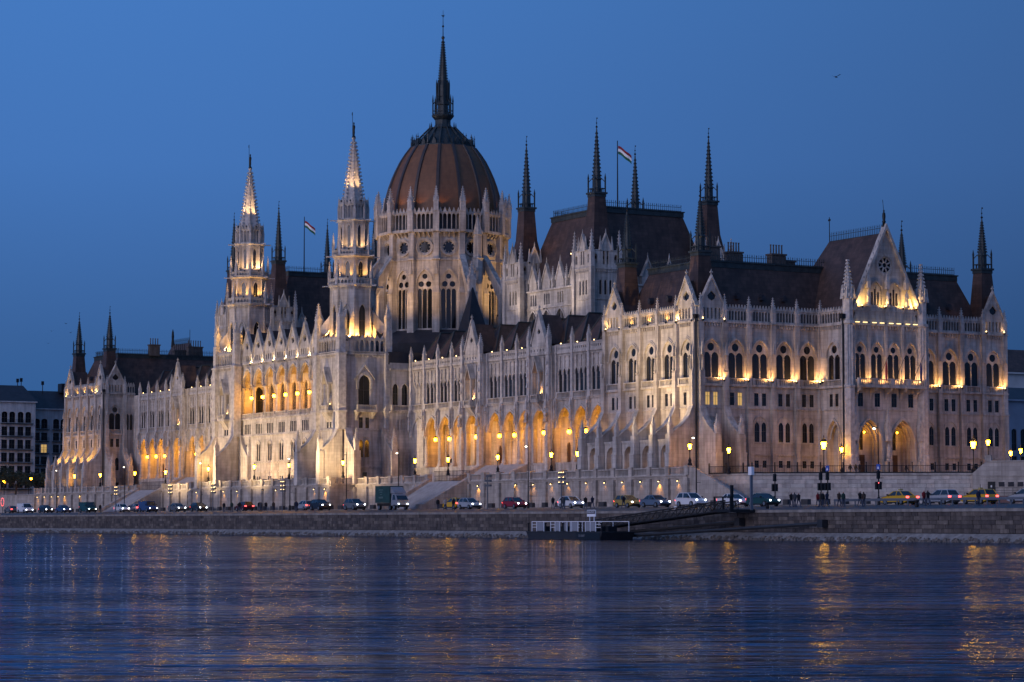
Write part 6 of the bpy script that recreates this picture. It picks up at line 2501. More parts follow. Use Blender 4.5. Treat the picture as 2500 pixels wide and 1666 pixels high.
# ------------------------------------------------------------------ traffic lights
def signal_meshes():
    b = MB()
    b.tube((0, 0, 0), (0, 0, 4.4), .08, 6)
    for x, z in ((0, 3.2), (-.32, 1.9), (.32, 1.9)):
        b.box(x - .17, x + .17, -.2, .12, z, z + .95)
        for k in range(3):
            b.lathe(x, -.26, [(.12, z + .12 + k * .28), (.12, z + .14 + k * .28)], 6)
    return b.mesh('signal_post', IRON)
sgm = signal_meshes()
for i, (x, blue) in enumerate(((38.8, 0), (48.7, 0), (50.1, 1), (60.4, 1))):
    root = thing('traffic_light', 'black traffic light post on the embankment, %s from the left' % ordinal(i), 'traffic light', (x, -14, 4.25), 0, 'traffic lights')
    put('signal_post', sgm, root)
    if blue:
        b = MB()
        b.box(-.35, .35, -.05, 0, 4.3, 5.0)
        put('sign_plate', b.mesh('sign_plate', mat('blue_sign', (.02, .09, .42), .5)), root)
        b = MB()
        b.lathe(0, -.06, [(.09, 4.75), (.09, 4.76)], 6)
        b.prism([(-.2, 4.42), (.2, 4.42), (.07, 4.7), (-.07, 4.7)], -.07, -.055)
        put('symbol', b.mesh('symbol', mat('white_paint', (.7, .7, .7), .6)), root)
    if i == 3:
        b = MB()
        b.ball(.32, -.24, 2.7, .07, 6, 4)
        put('red_lamp', b.mesh('red_lamp', E_RED), root)
# left edge: tram stop signals glowing red, and amber lamps before the dark trees
root = thing('warning_sign', 'round sign ringed with glowing red lamps at the left edge', 'sign', (-262, -17, 4.2))
b = MB()
b.tube((0, 0, 0), (0, 0, 2.2), .07, 6)
b.lathe(0, 0, [(.1, 0), (.1, .1)], 6)
put('post', b.mesh('post', IRON), root)
b = MB()
for k in range(14):
    a = k * 2 * math.pi / 14
    b.ball(1.0 * math.cos(a), -.1, 2.6 + .9 * math.sin(a), .09, 5, 4)
put('lamp_ring', b.mesh('lamp_ring', E_RED), root)
for i, (x, y, z, r) in enumerate(((-330, -1, 17.5, .35), (-330, -1, 15.6, .25), (-328, -1, 14, .35), (-318, 2, 12.5, .32), (-308, 5, 12.4, .26), (-282, 3, 12.5, .45), (-346, -2, 11.8, .35), (-270, -7.5, 12.4, .24))):
    root = thing('tree_lamp', 'amber lamp before the dark apartment blocks, %s from the left' % ordinal([2, 3, 1, 4, 5, 6, 0, 7][i]), 'lamp', (x, y, 8.8), 0, 'lamps at the left end')
    b = MB()
    b.tube((0, 0, 0), (0, 0, z - 8.8 - r), .08, 5)
    b.box(-.25, .25, -.25, .25, z - 8.8 + r * .8, z - 8.8 + r)
    put('post', b.mesh('post', IRON), root)
    b = MB()
    b.ball(0, 0, z - 8.8, r, 7, 5)
    put('globe', b.mesh('globe', E_LAMP if i else E_STREET), root)

# ------------------------------------------------------------------ vehicles
PAINT = {}
def paint(n, c, r=.25):
    return mat('paint_' + n, c, r, spec=.6)
CARGLASS = mat('car_glass', (.012, .015, .02), .06, spec=.8)
RUBBER = mat('rubber', (.012, .012, .013), .8)
RIM = mat('rim', (.3, .31, .32), .35, metal=.8)
def shell(b, prof_lo, hw, tuck=.10):
    """car body: side outline extruded across with tumblehome at sill and shoulder"""
    n = len(prof_lo)
    cx = sum(p[0] for p in prof_lo) / n
    vs = []
    for k, (s, e) in enumerate(((-1, .90), (-1, 1.0), (1, 1.0), (1, .90))):
        for x, z in prof_lo:
            sh = .985 if k in (0, 3) else 1.0
            zz = z if k in (1, 2) else .62 + (z - .62) * .97
            y = s * hw * (1.0 if k in (1, 2) else 1.0) * (e if k in (0, 3) else 1)
            vs.append((cx + (x - cx) * sh, y, zz))
    rows = [vs[i * n:(i + 1) * n] for i in range(4)]
    # order outer faces: side skin (inset ring) then top strip
    order = [[(x, -hw * .92, z) for x, z in [(cx + (x - cx) * .97, .6 + (z - .6) * .94) for x, z in prof_lo]],
             [(x, -hw, z) for x, z in [(cx + (x - cx) * .985, .6 + (z - .6) * .97) for x, z in prof_lo]],
             [(x, -hw * .86, z) for x, z in prof_lo],
             [(x, hw * .86, z) for x, z in prof_lo],
             [(x, hw, z) for x, z in [(cx + (x - cx) * .985, .6 + (z - .6) * .97) for x, z in prof_lo]],
             [(x, hw * .92, z) for x, z in [(cx + (x - cx) * .97, .6 + (z - .6) * .94) for x, z in prof_lo]]]
    o = len(b.v)
    for r_ in order:
        b.v += r_
    for j in range(5):
        for i in range(n):
            i2 = (i + 1) % n
            b.f.append((o + j * n + i, o + j * n + i2, o + (j + 1) * n + i2, o + (j + 1) * n + i))
    b.f.append(tuple(o + i for i in reversed(range(n))))
    b.f.append(tuple(o + 5 * n + i for i in range(n)))
KINDS_ = {
    'sedan': dict(L=4.5, W=.88, lo=[(-2.2, .35), (-2.25, .7), (-2.15, .98), (-1.35, 1.02), (.95, .98), (1.95, .82), (2.22, .66), (2.25, .35), (1.8, .22), (-1.8, .22)], belt=(-1.55, 1.1, .99), roof=(-.85, .25, 1.45), wb=(-1.35, 1.38), r=.32),
    'hatch': dict(L=4.0, W=.86, lo=[(-1.95, .35), (-2.0, .75), (-1.95, 1.0), (-1.5, 1.03), (.85, .99), (1.7, .84), (1.97, .66), (2.0, .35), (1.6, .22), (-1.6, .22)], belt=(-1.9, 1.05, 1.0), roof=(-1.5, .2, 1.5), wb=(-1.22, 1.25), r=.31),
    'suv': dict(L=4.4, W=.92, lo=[(-2.1, .42), (-2.18, .8), (-2.12, 1.12), (-1.6, 1.14), (.95, 1.1), (1.95, .98), (2.18, .78), (2.2, .42), (1.8, .28), (-1.8, .28)], belt=(-2.0, 1.1, 1.11), roof=(-1.65, .25, 1.66), wb=(-1.32, 1.35), r=.36),
    'van': dict(L=5.0, W=.95, lo=[(-2.45, .4), (-2.5, 1.0), (-2.48, 1.9), (-2.3, 2.0), (.9, 1.98), (1.3, 1.2), (2.2, 1.02), (2.48, .8), (2.5, .4), (2.1, .28), (-2.1, .28)], belt=(.4, 1.55, 1.2), roof=(.2, .95, 1.9), wb=(-1.6, 1.6), r=.36),
}
def car_meshes(kind):
    k = KINDS_[kind]
    W = k['W']
    body = MB()
    shell(body, k['lo'], W)
    b0, b1, zb = k['belt']
    r0, r1, zr = k['roof']
    cab = MB()
    cab.frus(b0, b1, -W * .86, W * .86, zb - .03, r0, r1, -W * .68, W * .68, zr)
    roof = MB()
    roof.frus(r0 - .06, r1 + .06, -W * .70, W * .70, zr - .05, r0 + .15, r1 - .12, -W * .6, W * .6, zr + .05)
    if kind != 'van':
        for x0, x1 in ((b0, r0), (b1, r1), ((b0 + b1) / 2 - .1, (r0 + r1) / 2 - .05)):
            for s in (-1, 1):
                roof.tube((x0, s * W * .865, zb - .02), (x1, s * W * .685, zr - .01), .05, 5)
    tr = MB()
    L = k['lo']
    xf = max(p[0] for p in L)
    xr = min(p[0] for p in L)
    tr.box(xf - .12, xf + .02, -W * .75, W * .75, .3, .48)
    tr.box(xr - .02, xr + .12, -W * .75, W * .75, .3, .48)
    tr.box(-1.2, 1.2, -W - .01, W + .01, .2, .32)
    for s in (-1, 1):
        tr.box(b1 - .35, b1 - .2, s * (W + .09) - .08, s * (W + .09) + .08, zb, zb + .16)
    wheel = MB()
    r = k['r']
    n = 14
    vs = []
    for y in (-.11, .11):
        for i in range(n):
            a = 2 * math.pi * i / n
            vs.append((r * math.cos(a), y, r * math.sin(a)))
    wheel.add(vs, [(i, (i + 1) % n, (i + 1) % n + n, i + n) for i in range(n)] + [tuple(range(n)), tuple(reversed(range(n, 2 * n)))])
    rim = MB()
    vs = []
    for y in (-.125, .125):
        for i in range(n):
            a = 2 * math.pi * i / n
            vs.append((r * .6 * math.cos(a), y, r * .6 * math.sin(a)))
    rim.add(vs, [(i, (i + 1) % n, (i + 1) % n + n, i + n) for i in range(n)] + [tuple(range(n)), tuple(reversed(range(n, 2 * n)))])
    hl = MB()
    hl.ball(0, 0, 0, .11, 7, 5, .8)
    tl = MB()
    tl.box(-.05, .05, -.16, .16, -.09, .09)
    return dict(body=body, glass=cab.mesh('glass', CARGLASS), roof=roof, trim=tr.mesh('trim', RUBBER), tyre=wheel.mesh('tyre', RUBBER), rim=rim.mesh('rim', RIM), hl=hl.mesh('headlight', E_HEAD), tl=tl.mesh('tail_light', E_TAIL), xf=xf, xr=xr)
CARD = {}
def car(label, kind, col, x, y, heading, cat='car', taxi=False):
    """heading +1 drives to the right (lights towards the viewer), -1 away to the left"""
    d = CARD.setdefault(kind, car_meshes(kind))
    k = KINDS_[kind]
    root = thing('car' if cat != 'van' else 'van', label, cat, (x, y, gz(y) + .01), 0 if heading > 0 else math.pi, 'cars along the embankment')
    root.scale = (1.12, 1.12, 1.12)
    m = paint(col[0], col[1])
    key = (kind, col[0])
    put('body', cached(('cb',) + key, lambda: d['body'].mesh('body', m, False)), root)
    put('windows', d['glass'], root)
    put('roof', cached(('cr',) + key, lambda: d['roof'].mesh('roof', m)), root)
    put('trim', d['trim'], root)
    for wx in k['wb']:
        for s in (-1, 1):
            w = put('wheel', d['tyre'], root, (wx, s * (k['W'] - .08), k['r']))
            put('rim', d['rim'], w)
    for s in (-1, 1):
        put('headlight', d['hl'], root, (d['xf'] - .06, s * k['W'] * .68, .70 if kind != 'suv' else .85))
        put('tail_light', d['tl'], root, (d['xr'] + .02, s * k['W'] * .78, .82 if kind != 'van' else 1.1))
    if taxi:
        b = MB()
        b.box(-.35, -.05, -.2, .2, k['roof'][2] + .05, k['roof'][2] + .2)
        put('roof_sign', cached('taxisign', lambda: b.mesh('roof_sign', mat('taxi_sign', (.3, .25, .1), .5))), root)
    return root
C_ = dict(silver=(.30, .33, .37), white=(.62, .64, .66), black=(.015, .017, .022), blue=(.03, .06, .16), steel=(.09, .13, .19), red=(.22, .012, .02), yellow=(.55, .33, .012), olive=(.30, .22, .05), green=(.01, .05, .045), grey=(.12, .13, .14), wine=(.09, .01, .015))
ROADCARS = [
    (-260.3, 'N', 'sedan', 'grey', 'grey car by the red ringed sign at the left edge'),
    (-241.8, 'S', 'van', 'white', 'white van with bright headlights, leftmost van on the road'),
    (-228.2, 'S', 'hatch', 'black', 'black hatchback with lit headlights behind the white van'),
    (-217.0, 'S', 'sedan', 'blue', 'dark blue saloon with lit headlights below the northern pavilion'),
    (-201.9, 'S', 'van', 'green', 'dark green van with lit headlights'),
    (-182.2, 'S', 'hatch', 'white', 'white hatchback with headlights on, near the far stairs'),
    (-182.0, 'N', 'sedan', 'silver', 'silver saloon seen from behind at the foot of the far stairs'),
    (-167.8, 'S', 'van', 'blue', 'dark blue van with glaring headlights by the far stairs'),
    (-152.7, 'S', 'sedan', 'grey', 'dark grey saloon left of the river towers'),
    (-141.9, 'S', 'hatch', 'black', 'black hatchback with white headlights below the left river tower'),
    (-127.3, 'N', 'hatch', 'wine', 'dark red hatchback with glowing tail lights below the loggia'),
    (-100.9, 'N', 'hatch', 'silver', 'silver hatchback driving away, below the right river tower'),
    (-88.4, 'S', 'suv', 'black', 'black off-roader with headlights lit, just left of the parked-looking dark car'),
    (-75.0, 'S', 'suv', 'grey', 'dark grey off-roader with blue-white headlights, left of the green truck'),
    (-45.5, 'N', 'hatch', 'yellow', 'yellow taxi partly hidden behind a silver hatchback at the near stairs'),
    (-35.1, 'S', 'hatch', 'silver', 'silver hatchback with bluish headlights beside the near stairs'),
    (-21.1, 'S', 'hatch', 'red', 'red hatchback with round headlights'),
    (-4.9, 'S', 'hatch', 'white', 'small white hatchback right of the floodlight mast'),
    (10.3, 'S', 'hatch', 'olive', 'olive yellow hatchback with headlights on'),
    (17.3, 'S', 'sedan', 'steel', 'steel blue saloon behind the olive hatchback'),
    (26.0, 'S', 'suv', 'white', 'white off-roader with blue-white headlights by the corner stairs'),
    (35.9, 'S', 'sedan', 'white', 'white saloon behind the top of the gangway'),
    (42.5, 'S', 'sedan', 'green', 'dark green saloon right of the gangway'),
    (66.3, 'N', 'sedan', 'yellow', 'yellow taxi driving away, left of two people crossing'),
    (74.3, 'N', 'hatch', 'silver', 'silver hatchback with red tail lights between the two yellow taxis'),
    (80.9, 'N', 'hatch', 'yellow', 'yellow estate taxi with tail lights lit, second from the right edge'),
    (89.2, 'N', 'sedan', 'silver', 'silver saloon cut by the right edge'),
]
for x, d, kind, c, lab in ROADCARS:
    car(lab, kind, (c, C_[c]), x, -18.5 if d == 'S' else -15.5, 1 if d == 'S' else -1, 'van' if kind == 'van' else ('taxi' if c == 'yellow' else 'car'), c == 'yellow')
# the green box truck
root = thing('truck', 'green box truck with a white cab and wind deflector below the southern wing', 'truck', (-61.0, -18.5, gz(-18.5)))
TG = mat('truck_tarpaulin', (.012, .05, .045), .6, var=.3, vscale=1.5)
b = MB()
b.box(-4.0, 1.2, -1.2, 1.2, 1.15, 3.9)
put('box_body', b.mesh('box_body', TG), root)
b = MB()
b.frus(1.4, 3.6, -1.05, 1.05, .7, 1.4, 3.5, -1.05, 1.05, 1.6)
b.frus(1.4, 3.5, -1.05, 1.05, 1.6, 1.4, 2.7, -.95, .95, 2.6)
put('cab', b.mesh('cab', paint('dull_white', (.2, .21, .23))), root)
b = MB()
b.prism([(.9, 2.65), (2.7, 2.65), (2.5, 2.95), (1.25, 3.75), (.9, 3.75)], -1.05, 1.05)
put('wind_deflector', b.mesh('wind_deflector', paint('dull_white', (.2, .21, .23))), root)
b = MB()
b.frus(3.0, 3.56, -.95, .95, 1.62, 2.3, 2.76, -.85, .85, 2.5)
for s in (-1, 1):
    b.frus(1.9, 3.0, s * 1.0 - .07, s * 1.0 + .07, 1.6, 1.9, 2.5, s * .95 - .05, s * .95 + .05, 2.45)
put('windows', b.mesh('windows', CARGLASS), root)
b = MB()
b.box(-3.9, 3.3, -.9, .9, .65, 1.1)
b.box(3.4, 3.75, -1.05, 1.05, .45, .8)
put('chassis', b.mesh('chassis', RUBBER), root)
dv = CARD['van']
for wx in (-2.7, 2.7):
    for s in (-1, 1):
        w = put('wheel', dv['tyre'], root, (wx, s * 1.0, .42), 0, (1.2, 1.5, 1.2))
        put('rim', dv['rim'], w)
for s in (-1, 1):
    put('headlight', dv['hl'], root, (3.72, s * .8, .95))
b = MB()
for i, (w_, z_) in enumerate(((1.5, 3.2), (.9, 2.85), (.5, 2.45), (1.6, 2.0))):
    b.box(-1.9 - w_ / 2, -1.9 + w_ / 2, -1.225, -1.205, z_, z_ + .09)
for i in range(7):
    b.box(-2.55 + i * .2, -2.43 + i * .2, -1.225, -1.205, 1.85, 2.2 - .08 * (i % 2))
put('lettering', b.mesh('lettering', mat('faded_print', (.12, .2, .19), .7)), root)

# ------------------------------------------------------------------ people
def person_mesh(pose):
    me = bpy.data.meshes.new('skel')
    st = {'stand': (.09, -.09, 0, 0), 'walk': (.09, -.09, .28, -.26), 'stroll': (.09, -.09, .16, -.15)}[pose]
    v = [(0, 0, .95), (0, 0, 1.15), (0, .0, 1.40), (0, .01, 1.53), (.02, .01, 1.60), (.03, .01, 1.70)]
    r = [(.15, .17), (.14, .17), (.15, .19), (.06, .06), (.085, .085), (.095, .09)]
    e = [(0, 1), (1, 2), (2, 3), (3, 4), (4, 5)]
    for s, off in ((1, st[2]), (-1, st[3])):
        o = len(v)
        v += [(0, .10 * s, .88), (off * .55 + .03, .10 * s, .50), (off - (.06 if off < 0 else 0), .10 * s, .10), (off + .06, .11 * s, .04), (off + .17, .12 * s, .03)]
        r += [(.10, .10), (.065, .065), (.05, .05), (.045, .05), (.035, .045)]
        e += [(0, o), (o, o + 1), (o + 1, o + 2), (o + 2, o + 3), (o + 3, o + 4)]
        o = len(v)
        v += [(0, .2 * s, 1.40), (-off * .35, .25 * s, 1.13), (-off * .8 + .06, .24 * s, .90), (-off * .9 + .09, .23 * s, .80)]
        r += [(.07, .07), (.055, .055), (.042, .042), (.035, .045)]
        e += [(2, o), (o, o + 1), (o + 1, o + 2), (o + 2, o + 3)]
    me.from_pydata(v, e, [])
    o = bpy.data.objects.new('skel', me)
    COL.objects.link(o)
    o.modifiers.new('skin', 'SKIN')
    sv = me.skin_vertices[0].data
    for i, (a, c) in enumerate(r):
        sv[i].radius = (a, c)
        sv[i].use_root = (i == 0)
    sub = o.modifiers.new('sub', 'SUBSURF')
    sub.levels = 1
    bpy.context.view_layer.update()
    dg = bpy.context.evaluated_depsgraph_get()
    out = bpy.data.meshes.new_from_object(o.evaluated_get(dg))
    bpy.data.objects.remove(o)
    out.name = 'person'
    out.materials.clear()
    for mm in (mat('cloth_black', (.012, .012, .015), .85), mat('cloth_denim', (.03, .045, .08), .85), mat('skin_tone', (.35, .2, .14), .6), mat('hair_dark', (.015, .011, .009), .7)):
        out.materials.append(mm)
    idx = []
    for p in out.polygons:
        c = p.center
        if c.z > 1.56:
            k = 3 if (c.z > 1.68 or c.x < .0) else 2
        elif c.z < .86 and abs(c.y) < .19:
            k = 1
        elif c.z < .83:
            k = 2
        else:
            k = 0
        idx.append(k)
    out.polygons.foreach_set('material_index', idx)
    out.polygons.foreach_set('use_smooth', [True] * len(out.polygons))
    return out
PM = {p: person_mesh(p) for p in ('stand', 'walk', 'stroll')}
COATS = dict(black=(.012, .012, .015), dark_blue=(.015, .02, .045), red=(.16, .01, .015), grey=(.07, .07, .075), brown=(.06, .04, .03), pale=(.35, .34, .33), green=(.02, .05, .04))
PEOPLE = [
    (-184.0, 'black', 'stand', 0), (-118.9, 'black', 'stand', 1), (-116.5, 'green', 'stroll', -1), (-113.0, 'dark_blue', 'stand', 1), (-111.7, 'black', 'walk', -1), (-103.3, 'black', 'stand', 1), (-101.5, 'grey', 'stand', -1), (-100.5, 'black', 'stroll', 1), (-97.9, 'brown', 'stand', 1), (-87.5, 'black', 'stand', 1), (-86.6, 'dark_blue', 'stand', -1), (-36.9, 'black', 'stand', 1), (-33.7, 'pale', 'walk', 1), (-32.0, 'black', 'stroll', -1), (-3.5, 'black', 'stroll', -1), (-.5, 'black', 'walk', -1), (0.6, 'grey', 'stroll', 1), (7.5, 'black', 'stroll', 1), (8.5, 'dark_blue', 'walk', -1), (16.0, 'black', 'walk', 1),
    (54.0, 'black', 'stroll', 1), (54.7, 'grey', 'stand', -1), (57.1, 'black', 'walk', 1), (60.0, 'red', 'stroll', -1), (60.9, 'brown', 'walk', -1), (62.2, 'black', 'stand', 1), (62.7, 'dark_blue', 'walk', -1), (64.4, 'brown', 'stroll', 1), (64.9, 'green', 'stand', 1), (69.0, 'black', 'walk', 1), (69.7, 'brown', 'stand', -1), (79.4, 'red', 'stroll', 1), (80.1, 'black', 'walk', -1), (90.4, 'dark_blue', 'stand', 1)]
def coat_mat(c):
    return mat('coat_' + c, COATS[c], .85)
wherex = ((-150, 'below the northern wing'), (-96, 'below the loggia'), (-80, 'below the right river tower'), (-20, 'by the near stairs'), (5, 'near the floodlight mast'), (30, 'beside the olive car'), (58, 'right of the gangway'), (67, 'by the traffic lights'), (74, 'left of the yellow taxi'), (85, 'between the taxis'), (999, 'in front of the right taxi'))
cnt = {}
for x, c, pose, hd in PEOPLE:
    w = next(t for lim, t in wherex if x < lim)
    y = -24.0 + ((x * 7.3) % 1.7)
    i = cnt.get((w, c, pose), 0)
    cnt[(w, c, pose)] = i + 1
    lab = 'person in a %s coat %s on the embankment %s' % (c.replace('_', ' '), {'stand': 'standing', 'walk': 'striding', 'stroll': 'walking'}[pose], w)
    if i:
        lab = 'another ' + lab
    o = put('person', PM[pose], None, (x, y, gz(y)), 0.0 if hd >= 0 else math.pi, (1.05, 1.05, 1.02 + .05 * ((x * 3.1) % 1)), label=lab, category='person', group='people on the embankment')
    o.material_slots[0].link = 'OBJECT'
    o.material_slots[0].material = coat_mat(c)
for i, (x, y) in enumerate(((10.0, 20.2), (10.3, 21.0), (10.4, 21.6), (10.2, 30.4))):
    put('person', PM[('walk', 'stroll', 'stand', 'stroll')[i]], None, (x, y, 9.0), W90, label='dark figure on the plaza behind the fence, %s from the left' % ordinal(i), category='person', group='people on the plaza')
for i, (x, y) in enumerate(((-92.5, WY + 1.9), (-91.6, WY + 2.1), (-91.0, WY + 1.6))):
    put('person', PM['stand'], None, (x, y, 11.9), -W90 + .3 * i, label='person in dark clothes standing in the arcade, %s from the left' % ordinal(i), category='person', group='people in the arcade')

# ------------------------------------------------------------------ barrier blocks, guard rail, bins
blk = MB()
blk.frus(-.75, .75, -.3, .3, 0, -.72, .72, -.26, .26, .85)
blk = blk.mesh('barrier_block', mat('dark_concrete', (.055, .053, .055), .85, var=.3, vscale=1.5))
xs = [x for x in [-274 + 4.15 * i for i in range(84)] if x < 72]
for i, x in enumerate(xs):
    put('barrier_block', blk, None, (x, -11.0, gz(-11)), 0, (1 if i % 3 else .7, 1, 1), label='dark concrete barrier block at the wall foot, %s from the north end' % ordinal(i), category='barrier block', group='barrier blocks along the wall foot')
root = thing('guard_rail', 'low steel guard rail in front of the taxis at the right', 'guard rail', (60, -20.5, gz(-20.5)))
b = MB()
b.box(0, 60, -.05, .05, .55, .85)
b.box(0, 60, -.08, -.04, .66, .74)
put('rail', b.mesh('rail', mat('galvanised', (.16, .18, .21), .5, metal=.6)), root)
pm_ = MB()
pm_.box(-.06, .06, 0, .12, 0, .8)
pm_ = pm_.mesh('post', MATS['galvanised'])
for i in range(31):
    put('post', pm_, root, (i * 2.0, .06, 0))
for i, (x, y) in enumerate(((83.2, -26.5), (56.0, -27.5))):
    b = MB()
    b.lathe(0, 0, [(.22, 0), (.25, .3), (.18, .45), (.26, .7), (.26, .8), (.1, .85)], 8)
    put('bollard', cached('bollard', lambda: b.mesh('bollard', IRON)), None, (x, y, gz(y)), label='squat black mooring bollard near the quay edge, %s' % ('by the crossing people', 'by the gangway head')[i], category='bollard')

# ------------------------------------------------------------------ pontoon, gangway and mooring arms
HULL = mat('hull_black', (.022, .024, .028), .5, var=.3, vscale=.8)
WHITE = mat('white_steel', (.75, .78, .82), .5)
root = thing('pontoon', 'dark landing pontoon with white railings moored below the quay', 'pontoon', (31.4, -39.2, 0))
root.scale = (.74, .8, .76)
b = MB()
b.frus(-11.7, 11.7, -2.9, 2.9, -.5, -12.5, 12.5, -3.0, 3.0, 1.15)
b.box(-12.6, 12.6, -3.1, 3.1, 1.15, 1.3)
put('hull', b.mesh('hull', HULL), root)
b = MB()
b.box(4.4, 12.0, -3.06, -2.9, .1, 1.1)
put('hull_panel', b.mesh('hull_panel', mat('hull_dark', (.006, .008, .01), .4)), root)
post = MB()
post.box(-.05, .05, -.05, .05, 1.3, 2.95)
post = post.mesh('rail_post', WHITE)
xs_ = (-11.3, -9.7, -7.2, -4.9, -3.4, -1.8, -.9, .6, 1.7, 2.1, 4.2, 5.6, 6.6, 8.2, 9.9, 11.6)
for i, x in enumerate(xs_):
    put('rail_post', post, root, (x, -2.6, 0))
    if i % 3 == 0:
        put('rail_post', post, root, (x, 2.5, 0))
b = MB()
for y in (-2.6, 2.5):
    b.box(-11.3, 11.6, y - .05, y + .05, 2.9, 3.0)
for xa, xb in ((-11.3, -9.7), (-4.9, -3.4), (4.2, 5.6), (9.9, 11.6)):
    b.box(xa, xb, -2.65, -2.55, 2.45, 2.52)
    b.box(xa, xb, -2.65, -2.55, 1.95, 2.02)
put('rail', b.mesh('rail', WHITE), root)
pg = mat('railing_mesh', (.30, .33, .38), .5, alpha=.6)
for i, (xa, xb) in enumerate(((-9.6, -7.3), (-3.3, -1.9), (-.8, .5), (2.2, 4.1), (6.7, 8.1), (8.3, 9.8))):
    b = MB()
    b.box(xa, xb, -2.6, -2.58, 1.4, 2.85)
    put('mesh_panel', b.mesh('mesh_panel', pg), root)
b = MB()
b.lathe(0, 0, [(.16, 1.3), (.14, 2.5), (.2, 2.6), (.2, 2.75)], 7)
db = b.mesh('deck_bollard', IRON)
for x in (-12.0, -6.2, -.4, 5.4, 12.2):
    put('deck_bollard', db, root, (x, -2.85, 0))
b = MB()
b.box(-.45, .45, -.8, .8, 1.3, 2.15)
db = b.mesh('deck_box', IRON)
for x in (-10.5, -4.2, 5.0, 7.1, 10.7):
    put('deck_box', db, root, (x, -.2, 0))
b = MB()
for x in (7.4, 8.8):
    b.box(x - .05, x + .05, -2.3, -2.2, 2.9, 3.8)
put('sign_legs', b.mesh('sign_legs', WHITE), root)
b = MB()
b.box(6.7, 9.4, -2.36, -2.24, 3.75, 4.85)
sg = put('sign_board', b.mesh('sign_board', WHITE), root)
b = MB()
b.box(6.8, 9.3, -2.39, -2.37, 4.2, 4.75)
put('sign_face', b.mesh('sign_face', mat('navy', (.01, .015, .04), .5)), sg)
def text(s, size, m, parent, loc, rot, name='lettering'):
    c = bpy.data.curves.new(name, 'FONT')
    c.body = s
    c.size = size
    c.align_x = 'CENTER'
    c.align_y = 'CENTER'
    c.extrude = .004
    c.materials.append(m)
    t = bpy.data.objects.new(name, c)
    COL.objects.link(t)
    bpy.context.view_layer.update()
    me = bpy.data.meshes.new_from_object(t.evaluated_get(bpy.context.evaluated_depsgraph_get()))
    bpy.data.objects.remove(t)
    return put(name, me, parent, loc, rot)
text('PARLAMENT', .40, WHITE, sg, (8.05, -2.41, 4.47), (math.pi / 2, 0, 0))
text('D-13647', .55, mat('hull_print', (.22, .24, .27), .6), root, (6.2, -3.10, .62), (math.pi / 2, 0, 0))

root = thing('gangway', 'dark netted gangway sloping from the quay down to the pontoon', 'gangway', (55, -31, 3.6), base=True)
A0, A1 = Vector((55.5, -32.4, 3.6)), Vector((29, -36.8, 1.1))
b = MB()
dd = (A1 - A0)
side = Vector((-dd.y, dd.x, 0)).normalized() * 1.1
NN = 22
for s in (-1, 1):
    o = side * s
    b.tube(tuple(A0 + o), tuple(A1 + o), .12, 5)
    b.tube(tuple(A0 + o + Vector((0, 0, 1.15))), tuple(A1 + o + Vector((0, 0, 1.05))), .09, 5)
    for i in range(NN + 1):
        p = A0 + dd * (i / NN) + o
        b.tube(tuple(p), tuple(p + Vector((0, 0, 1.1))), .05, 4)
        if i < NN:
            q = A0 + dd * ((i + 1) / NN) + o
            b.tube(tuple(p), tuple(q + Vector((0, 0, 1.1))), .04, 4)
            b.tube(tuple(p + Vector((0, 0, 1.1))), tuple(q), .04, 4)
put('truss', b.mesh('truss', IRON), root)
b = MB()
b.quad(*[tuple(v) for v in (A0 - side, A0 + side, A1 + side, A1 - side)])
put('deck', b.mesh('deck', HULL), root)
net = mat('netting', (.04, .045, .05), .8, alpha=.3)
for s in (-1, 1):
    b = MB()
    o = side * s * .97
    b.quad(*[tuple(v) for v in (A0 + o, A1 + o, A1 + o + Vector((0, 0, 1.05)), A0 + o + Vector((0, 0, 1.15)))])
    put('netting', b.mesh('netting', net), root)
b = MB()
pp = A0 + dd * .42 - side * 1.06
b.quad(*[tuple(pp + Vector(v)) for v in ((-.25, 0, .8), (.25, 0.05, .85), (.25, .05, 1.6), (-.25, 0, 1.55))])
put('notice', b.mesh('notice', WHITE), root)
b = MB()
b.box(53.2, 57.2, -33.8, -30.2, 3.35, 3.7)
for x in (53.6, 55.4, 57.0):
    b.box(x - .08, x + .08, -33.7, -33.54, 3.6, 5.2)
b.box(53.5, 57.1, -33.7, -33.54, 5.1, 5.25)
b.box(56.3, 56.6, -33.2, -32.9, 3.7, 6.6)
put('landing', b.mesh('landing', IRON), root)
root = thing('information_post', 'slim grey post with a white notice box at the gangway head', 'post', (57.3, -30.8, 3.6))
b = MB()
b.box(-.14, .14, -.14, .14, 0, 4.2)
put('post', b.mesh('post', MATS['galvanised']), root)
b = MB()
b.box(-.35, .35, -.2, .2, 4.2, 5.2)
put('notice_box', b.mesh('notice_box', WHITE), root)
for i, (p, q) in enumerate((((33, -36.6, .6), (54.5, -30.6, 2.2)), ((38, -36.6, .45), (71, -30.5, 2.0)))):
    root = thing('mooring_arm', ('upper', 'lower and longer')[i] + ' steel mooring arm between the pontoon and the quay', 'mooring arm', p)
    b = MB()
    b.tube((0, 0, 0), tuple(Vector(q) - Vector(p)), .22, 8, .2)
    v = Vector(q) - Vector(p)
    b.cbox(v.x, v.y, v.z, .5, .4, .45)
    put('arm', b.mesh('arm', HULL), root)

